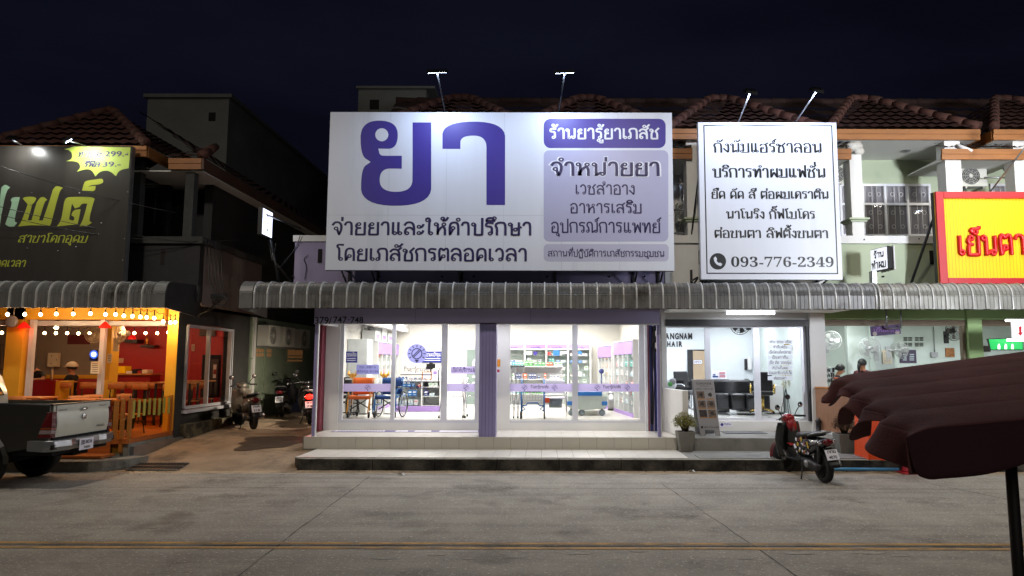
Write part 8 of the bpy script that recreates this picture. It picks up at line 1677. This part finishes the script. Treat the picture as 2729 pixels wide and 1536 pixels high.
t = thing('sofa', 'black L shaped leather sofa inside the salon', 'sofa', tuple(at(1960, 1095, ys_))); x0, x1 = AX(1908, 1060, ys_), AX(2022, 1060, ys_); b = MB('sofa_black')
for k in range(3): a_ = x0 + (x1 - x0) * k / 3; b.box(a_ + .005, a_ + (x1 - x0) / 3 - .005, ys_ - .1 * k, ys_ + .55, z0_ + .02, z0_ + .42)
b.build('seat', t, .04); b = MB('sofa_black'); b.box(x0, x1, ys_ + .56, ys_ + .75, z0_, z0_ + .75); b.build('backrest', t, .05); b = MB('sofa_black'); b.box(x1 + .01, x1 + .2, ys_ - .3, ys_ + .7, z0_, z0_ + .58); b.build('armrest', t, .05)
def salon_chair(label, px, Y, rz, gold=True):
    x = AX(px, 1080, Y); fm = 'gold_frame' if gold else 'chrome'
    t = thing('salon_chair', label, 'chair', (x, Y, z0_), rz, 'salon styling chairs', world=False)
    for s_ in (-1, 1): b = MB(fm); b.tube(chaikin([(s_ * .27, -.26, .46), (s_ * .27, -.26, .68), (s_ * .27, .2, .68), (s_ * .27, .22, .46)], 2, True), .016, 7, closed=True); b.build('arm_loop', t)
    b = MB('sofa_black'); b.box(-.24, .24, -.25, .22, .42, .52); b.build('seat', t, .04); b = MB('sofa_black'); b.hexa([(-.23, .2, .52), (.23, .2, .52), (.23, .27, .52), (-.23, .27, .52), (-.2, .32, .98), (.2, .32, .98), (.2, .38, .98), (-.2, .38, .98)]); b.build('backrest', t, .03); b = MB(fm); b.tube([(0, 0, .42), (0, 0, .1)], .035, 10)
    for k in range(5): a_ = k * 1.2566; b.tube([(0, 0, .11), (.29 * math.cos(a_), .29 * math.sin(a_), .05)], .018, 6); b.ball((.29 * math.cos(a_), .29 * math.sin(a_), .028), .028, 'rubber', 8, 6)
    b.build('base', t)
salon_chair('gold framed black styling chair in the right salon pane', 2033, 17.2, 2.9); salon_chair('chrome styling chair partly hidden by the sandwich board', 1836, 17.3, .4, False)
t = thing('black_console', 'black styling console with small mirror behind the gold framed chair', 'console', tuple(at(2005, 1060, 19.2))); b = MB('cloth_black'); b.pbox(1968, 1016, 2060, 1040, 19.2, 19.7); b.pbox(1972, 1041, 2055, 1100, 19.25, 19.65); b.build('body', t, .02); b = MB('chrome'); b.pbox(1984, 1010, 1996, 1018, 19.1, 19.15); b.build('mirror', t)
t = MB('white_paint'); t.pbox(2052, 1027, 2088, 1100, 18.2, 18.9); solo('white_cabinet', 'plain white cabinet block left of the pampas stand inside the salon', 'cabinet', t, bevel=.01)
t = MB('white_plain'); t.pbox(1993, 954, 2004, 986, HB - .1, HB - .002); t.pbox(1986, 957, 1992, 986, HB - .1, HB - .002, 'steel_dark'); solo('fuse_box', 'narrow white and grey box on the salon back wall', 'box', t, bevel=.01)
yq = 17.6; t = thing('mirror_arch', 'tall arched gold framed mirror at the right salon wall', 'mirror', tuple(at(2110, 1105, yq))); b = MB('gold_frame'); pts = [at(2124, 1108, yq), at(2121, 960, yq), at(2115, 930, yq), at(2104, 919, yq), at(2090, 918, yq)]; b.tube(chaikin(pts, 2), .02, 8); b.tube([at(2120, 1026, yq), at(2140, 1026, yq)], .012, 6); b.tube([at(2136, 1026, yq), at(2136, 1108, yq)], .012, 6); b.build('frame', t)
t = thing('apron_rack', 'dark brown aprons hanging on a rail at the right salon wall', 'clothes rail', tuple(at(2130, 990, 18.6))); b = MB('apron_brown')
for px0, px1, py1 in ((2121, 2129, 968), (2129, 2140, 980)): b.pbox(px0, 932, px1, py1, 18.6, 18.66, 'apron_brown')
b.pbox(2108, 922, 2120, 1005, 18.9, 18.95, 'door_beige'); b.build('apron', t, .015); b = MB('galv'); b.tube([at(2118, 931, 18.63), at(2142, 931, 18.63)], .01, 5); b.build('rail', t)
v = at(2097, 1115, 16.9); t = thing('pampas_stand', 'cream pampas plume on a thin black tripod stand behind the salon glass', 'plant stand', (v.x, 16.9, z0_)); b = MB('black_metal'); zt2 = AZ(1035, 16.9, 2097)
for a_ in (0, 2.1, 4.2): b.tube([(v.x, 16.9, zt2), (v.x + .14 * math.cos(a_ + .5), 16.9 + .14 * math.sin(a_ + .5), z0_)], .008, 5)
b.tube([(v.x, 16.9, zt2 - .1), (v.x, 16.9, zt2 + .35)], .007, 5); b.lathe((v.x + .02, 16.86, zt2 - .2), [(.005, -.01), (.06, -.008), (.06, .008), (.005, .01)], 14, 'black_metal', 'Y'); b.build('tripod', t)
b = MB('plume')
for k in range(260): u = random.random(); a_ = random.uniform(0, 6.28); r_ = .16 * math.sin(math.pi * (u * .9 + .08)) ** .8 * random.uniform(.3, 1); p = Vector((v.x + r_ * math.cos(a_) * .8, 16.9 + r_ * math.sin(a_) * .6, zt2 + .05 + .62 * u)); b.tube([p, p + Vector((.05 * math.cos(a_), .04 * math.sin(a_), -.09))], .005, 3, r1=.001)
b.build('plume', t)
t = MB('mask_white'); v = at(1787, 1026, 16.8); t.ball((v.x, 16.8, v.z), .13, 'mask_white', 12, 8, (1.1, .8, 1)); t.ball((v.x + .04, 16.72, v.z + .08), .08, 'board_grey', 10, 7); t.ball((v.x - .02, 16.7, v.z + .02), .06, 'box_green', 10, 7); solo('white_bag', 'white plastic bag with green contents on the salon trolley', 'bag', t)
t = MB('cloth_black'); t.pbox(1775, 1032, 1845, 1040, 16.8, 17.1); t.pbox(1800, 1014, 1822, 1022, 16.9, 17.0); t.ball(at(1843, 1022, 17.0), .09, 'cloth_black', 10, 7)
for px in (1778, 1842): t.tube([at(px, 1040, 16.9), Vector((at(px, 1040, 16.9).x, 16.9, z0_))], .014, 6, 'chrome')
solo('salon_trolley', 'black salon trolley with tools beside the low white wall', 'trolley', t, bevel=.005)
# ================================================================ inside the noodle shop
wall_fan('grey round wall fan on the left noodle shop pillar', at(2216, 908, 18.3), .24, -.5, .0, 'fan_grey', group='wall fans of the noodle shop'); wall_fan('pale grey wall fan in the middle of the noodle shop wall', at(2318, 928, 18.0), .26, -.15, 0, 'fan_grey', group='wall fans of the noodle shop', arm=(.25, .2, -.1)); wall_fan('small pale fan turned sideways near the menu board', at(2402, 934, 18.0), .20, -1.15, .1, 'fan_grey', group='wall fans of the noodle shop', arm=(-.2, .25, .0)); wall_fan('dark bladed industrial wall fan at the top right of the noodle shop', at(2541, 882, 18.6), .26, .25, 0, 'black_metal', mb='photo_dark', blades=4, group='wall fans of the noodle shop')
plate('menu_board', 'purple printed noodle menu board on the shop wall', 'menu board', 2398, 933, 2442, 968, NB - .01, M('menu_purple', '3c3048', .6), lambda d, Y: [fill(d, [[(2406, y), (2416, y), (2416, y + 1.5), (2406, y + 1.5)], ], Y, 'box_pale') or fill(d, [[(2424, y), (2436, y), (2436, y + 1.5), (2424, y + 1.5)]], Y, 'box_pale') for y in (944, 949, 954, 959)]); plate('food_photo', 'framed food photo on the white noodle shop wall', 'photo', 2520, 928, 2544, 952, NB - .01, M('photo_food', '8a5a30', .5, var=.7, scale=20)); plate('white_notice', 'white paper notice sheets beside the middle fan', 'notice', 2352, 933, 2377, 970, 18.28, 'paper_cream', lines(2356, 2373, (939, 943, 960, 964), 'board_grey')); plate('meter_box', 'small grey switch box on the noodle shop wall', 'box', 2483, 939, 2500, 952, NB - .02, 'board_grey', None, None, .08); plate('poster_dark', 'small dark poster right of the green pillar', 'poster', 2616, 922, 2640, 938, NB - .01, 'photo_dark')
b = MB('galv'); b.tube([at(2488, 872, NB - .03), at(2491, 939, NB - .03)], .012, 5); solo('cable_conduit', 'thin conduit above the grey switch box', 'conduit', b)
t = thing('television', 'television showing a bright green picture of white bottles', 'television', tuple(at(2670, 930, 19.0))); b = MB('black_plastic'); b.prism([at(2633, 903, 19.0), at(2726, 900, 18.6), at(2728, 934, 18.6), at(2640, 934, 19.0)], (0, 0, 0), (0, .06, 0), 'black_plastic'); b.build('casing', t); d = MB(E('tv_green', '1c9a4c', .45)); d.face([at(2635, 905, 18.99), at(2725, 902, 18.59), at(2726, 932, 18.59), at(2641, 932, 18.99)]); 
for px in (2658, 2676, 2694): d.prism([at(a_, c_, 18.84 if px < 2670 else 18.76 if px < 2690 else 18.68) for a_, c_ in ((px, 931), (px, 922), (px + 2, 917), (px + 5, 917), (px + 7, 922), (px + 7, 931))], (0, -.01, 0), (0, -.012, 0), E('tv_white', 'd8f0e0', .8))
d.build('screen', t)
t = thing('utensil_rack', 'wire rack of bottles and cups on the slat counter', 'rack', tuple(at(2205, 1030, 16.6))); b = MB('galv')
for k in range(7):
    for z_ in (985, 1000, 1015, 1030): pass
    b.tube([at(2193 + 5 * k, 980, 16.6), at(2193 + 5 * k, 1033, 16.6)], .006, 4)
for y in (980, 993, 1006, 1019, 1033): b.tube([at(2192, y, 16.6), at(2226, y, 16.6)], .008, 4)
b.build('wires', t)
for r_ in range(3):
    for k in range(5): b = MB(random.choice(('cloth_black', 'photo_dark', 'box_pale', 'steel_dark'))); v = at(2196 + 6.5 * k, 992 + 14 * r_, 16.75); b.lathe((v.x, v.y, v.z), [(.022, 0), (.026, .05), (.022, .07), (.012, .08), (.012, .1)], 8); b.build('bottle', t)
t = MB('box_pink'); v = at(2187, 1033, 16.3); t.ball((v.x, 16.3, v.z + .04), .06, 'box_red', 8, 6, (1, .7, 1)); solo('pink_cloth', 'small pink cloth lying at the counter end by the white pillar', 'cloth', t)
b = MB('box_orange'); b.pbox(2226, 1006, 2236, 1010, 16.5, 16.7); solo('till_tray', 'small tray on the counter in front of the bending person', 'tray', b)
# past the 300 largest in view, the remaining packs on the shelves are one mass
ALLB.sort(key=lambda o: -(o.dimensions.x * o.dimensions.z if o.dimensions.x else 0) / max(1, o.location.y) ** 2)
rest = ALLB[300:]; b = MB()
for o in rest:
    mt = Matrix.Translation(o.location) @ o.rotation_euler.to_matrix().to_4x4(); me = o.data; i0 = len(b.v)
    b.v += [tuple(mt @ v.co) for v in me.vertices]
    for p in me.polygons: b.f.append(tuple(i0 + k for k in p.vertices)); b.fm.append(me.materials[p.material_index].name); b.fs.append(False)
for o in rest: bpy.data.objects.remove(o)
if rest: tag(b.build('shelf_stock'), 'many small medicine packs filling the remaining pharmacy shelves', 'medicine packs', kind='stuff')
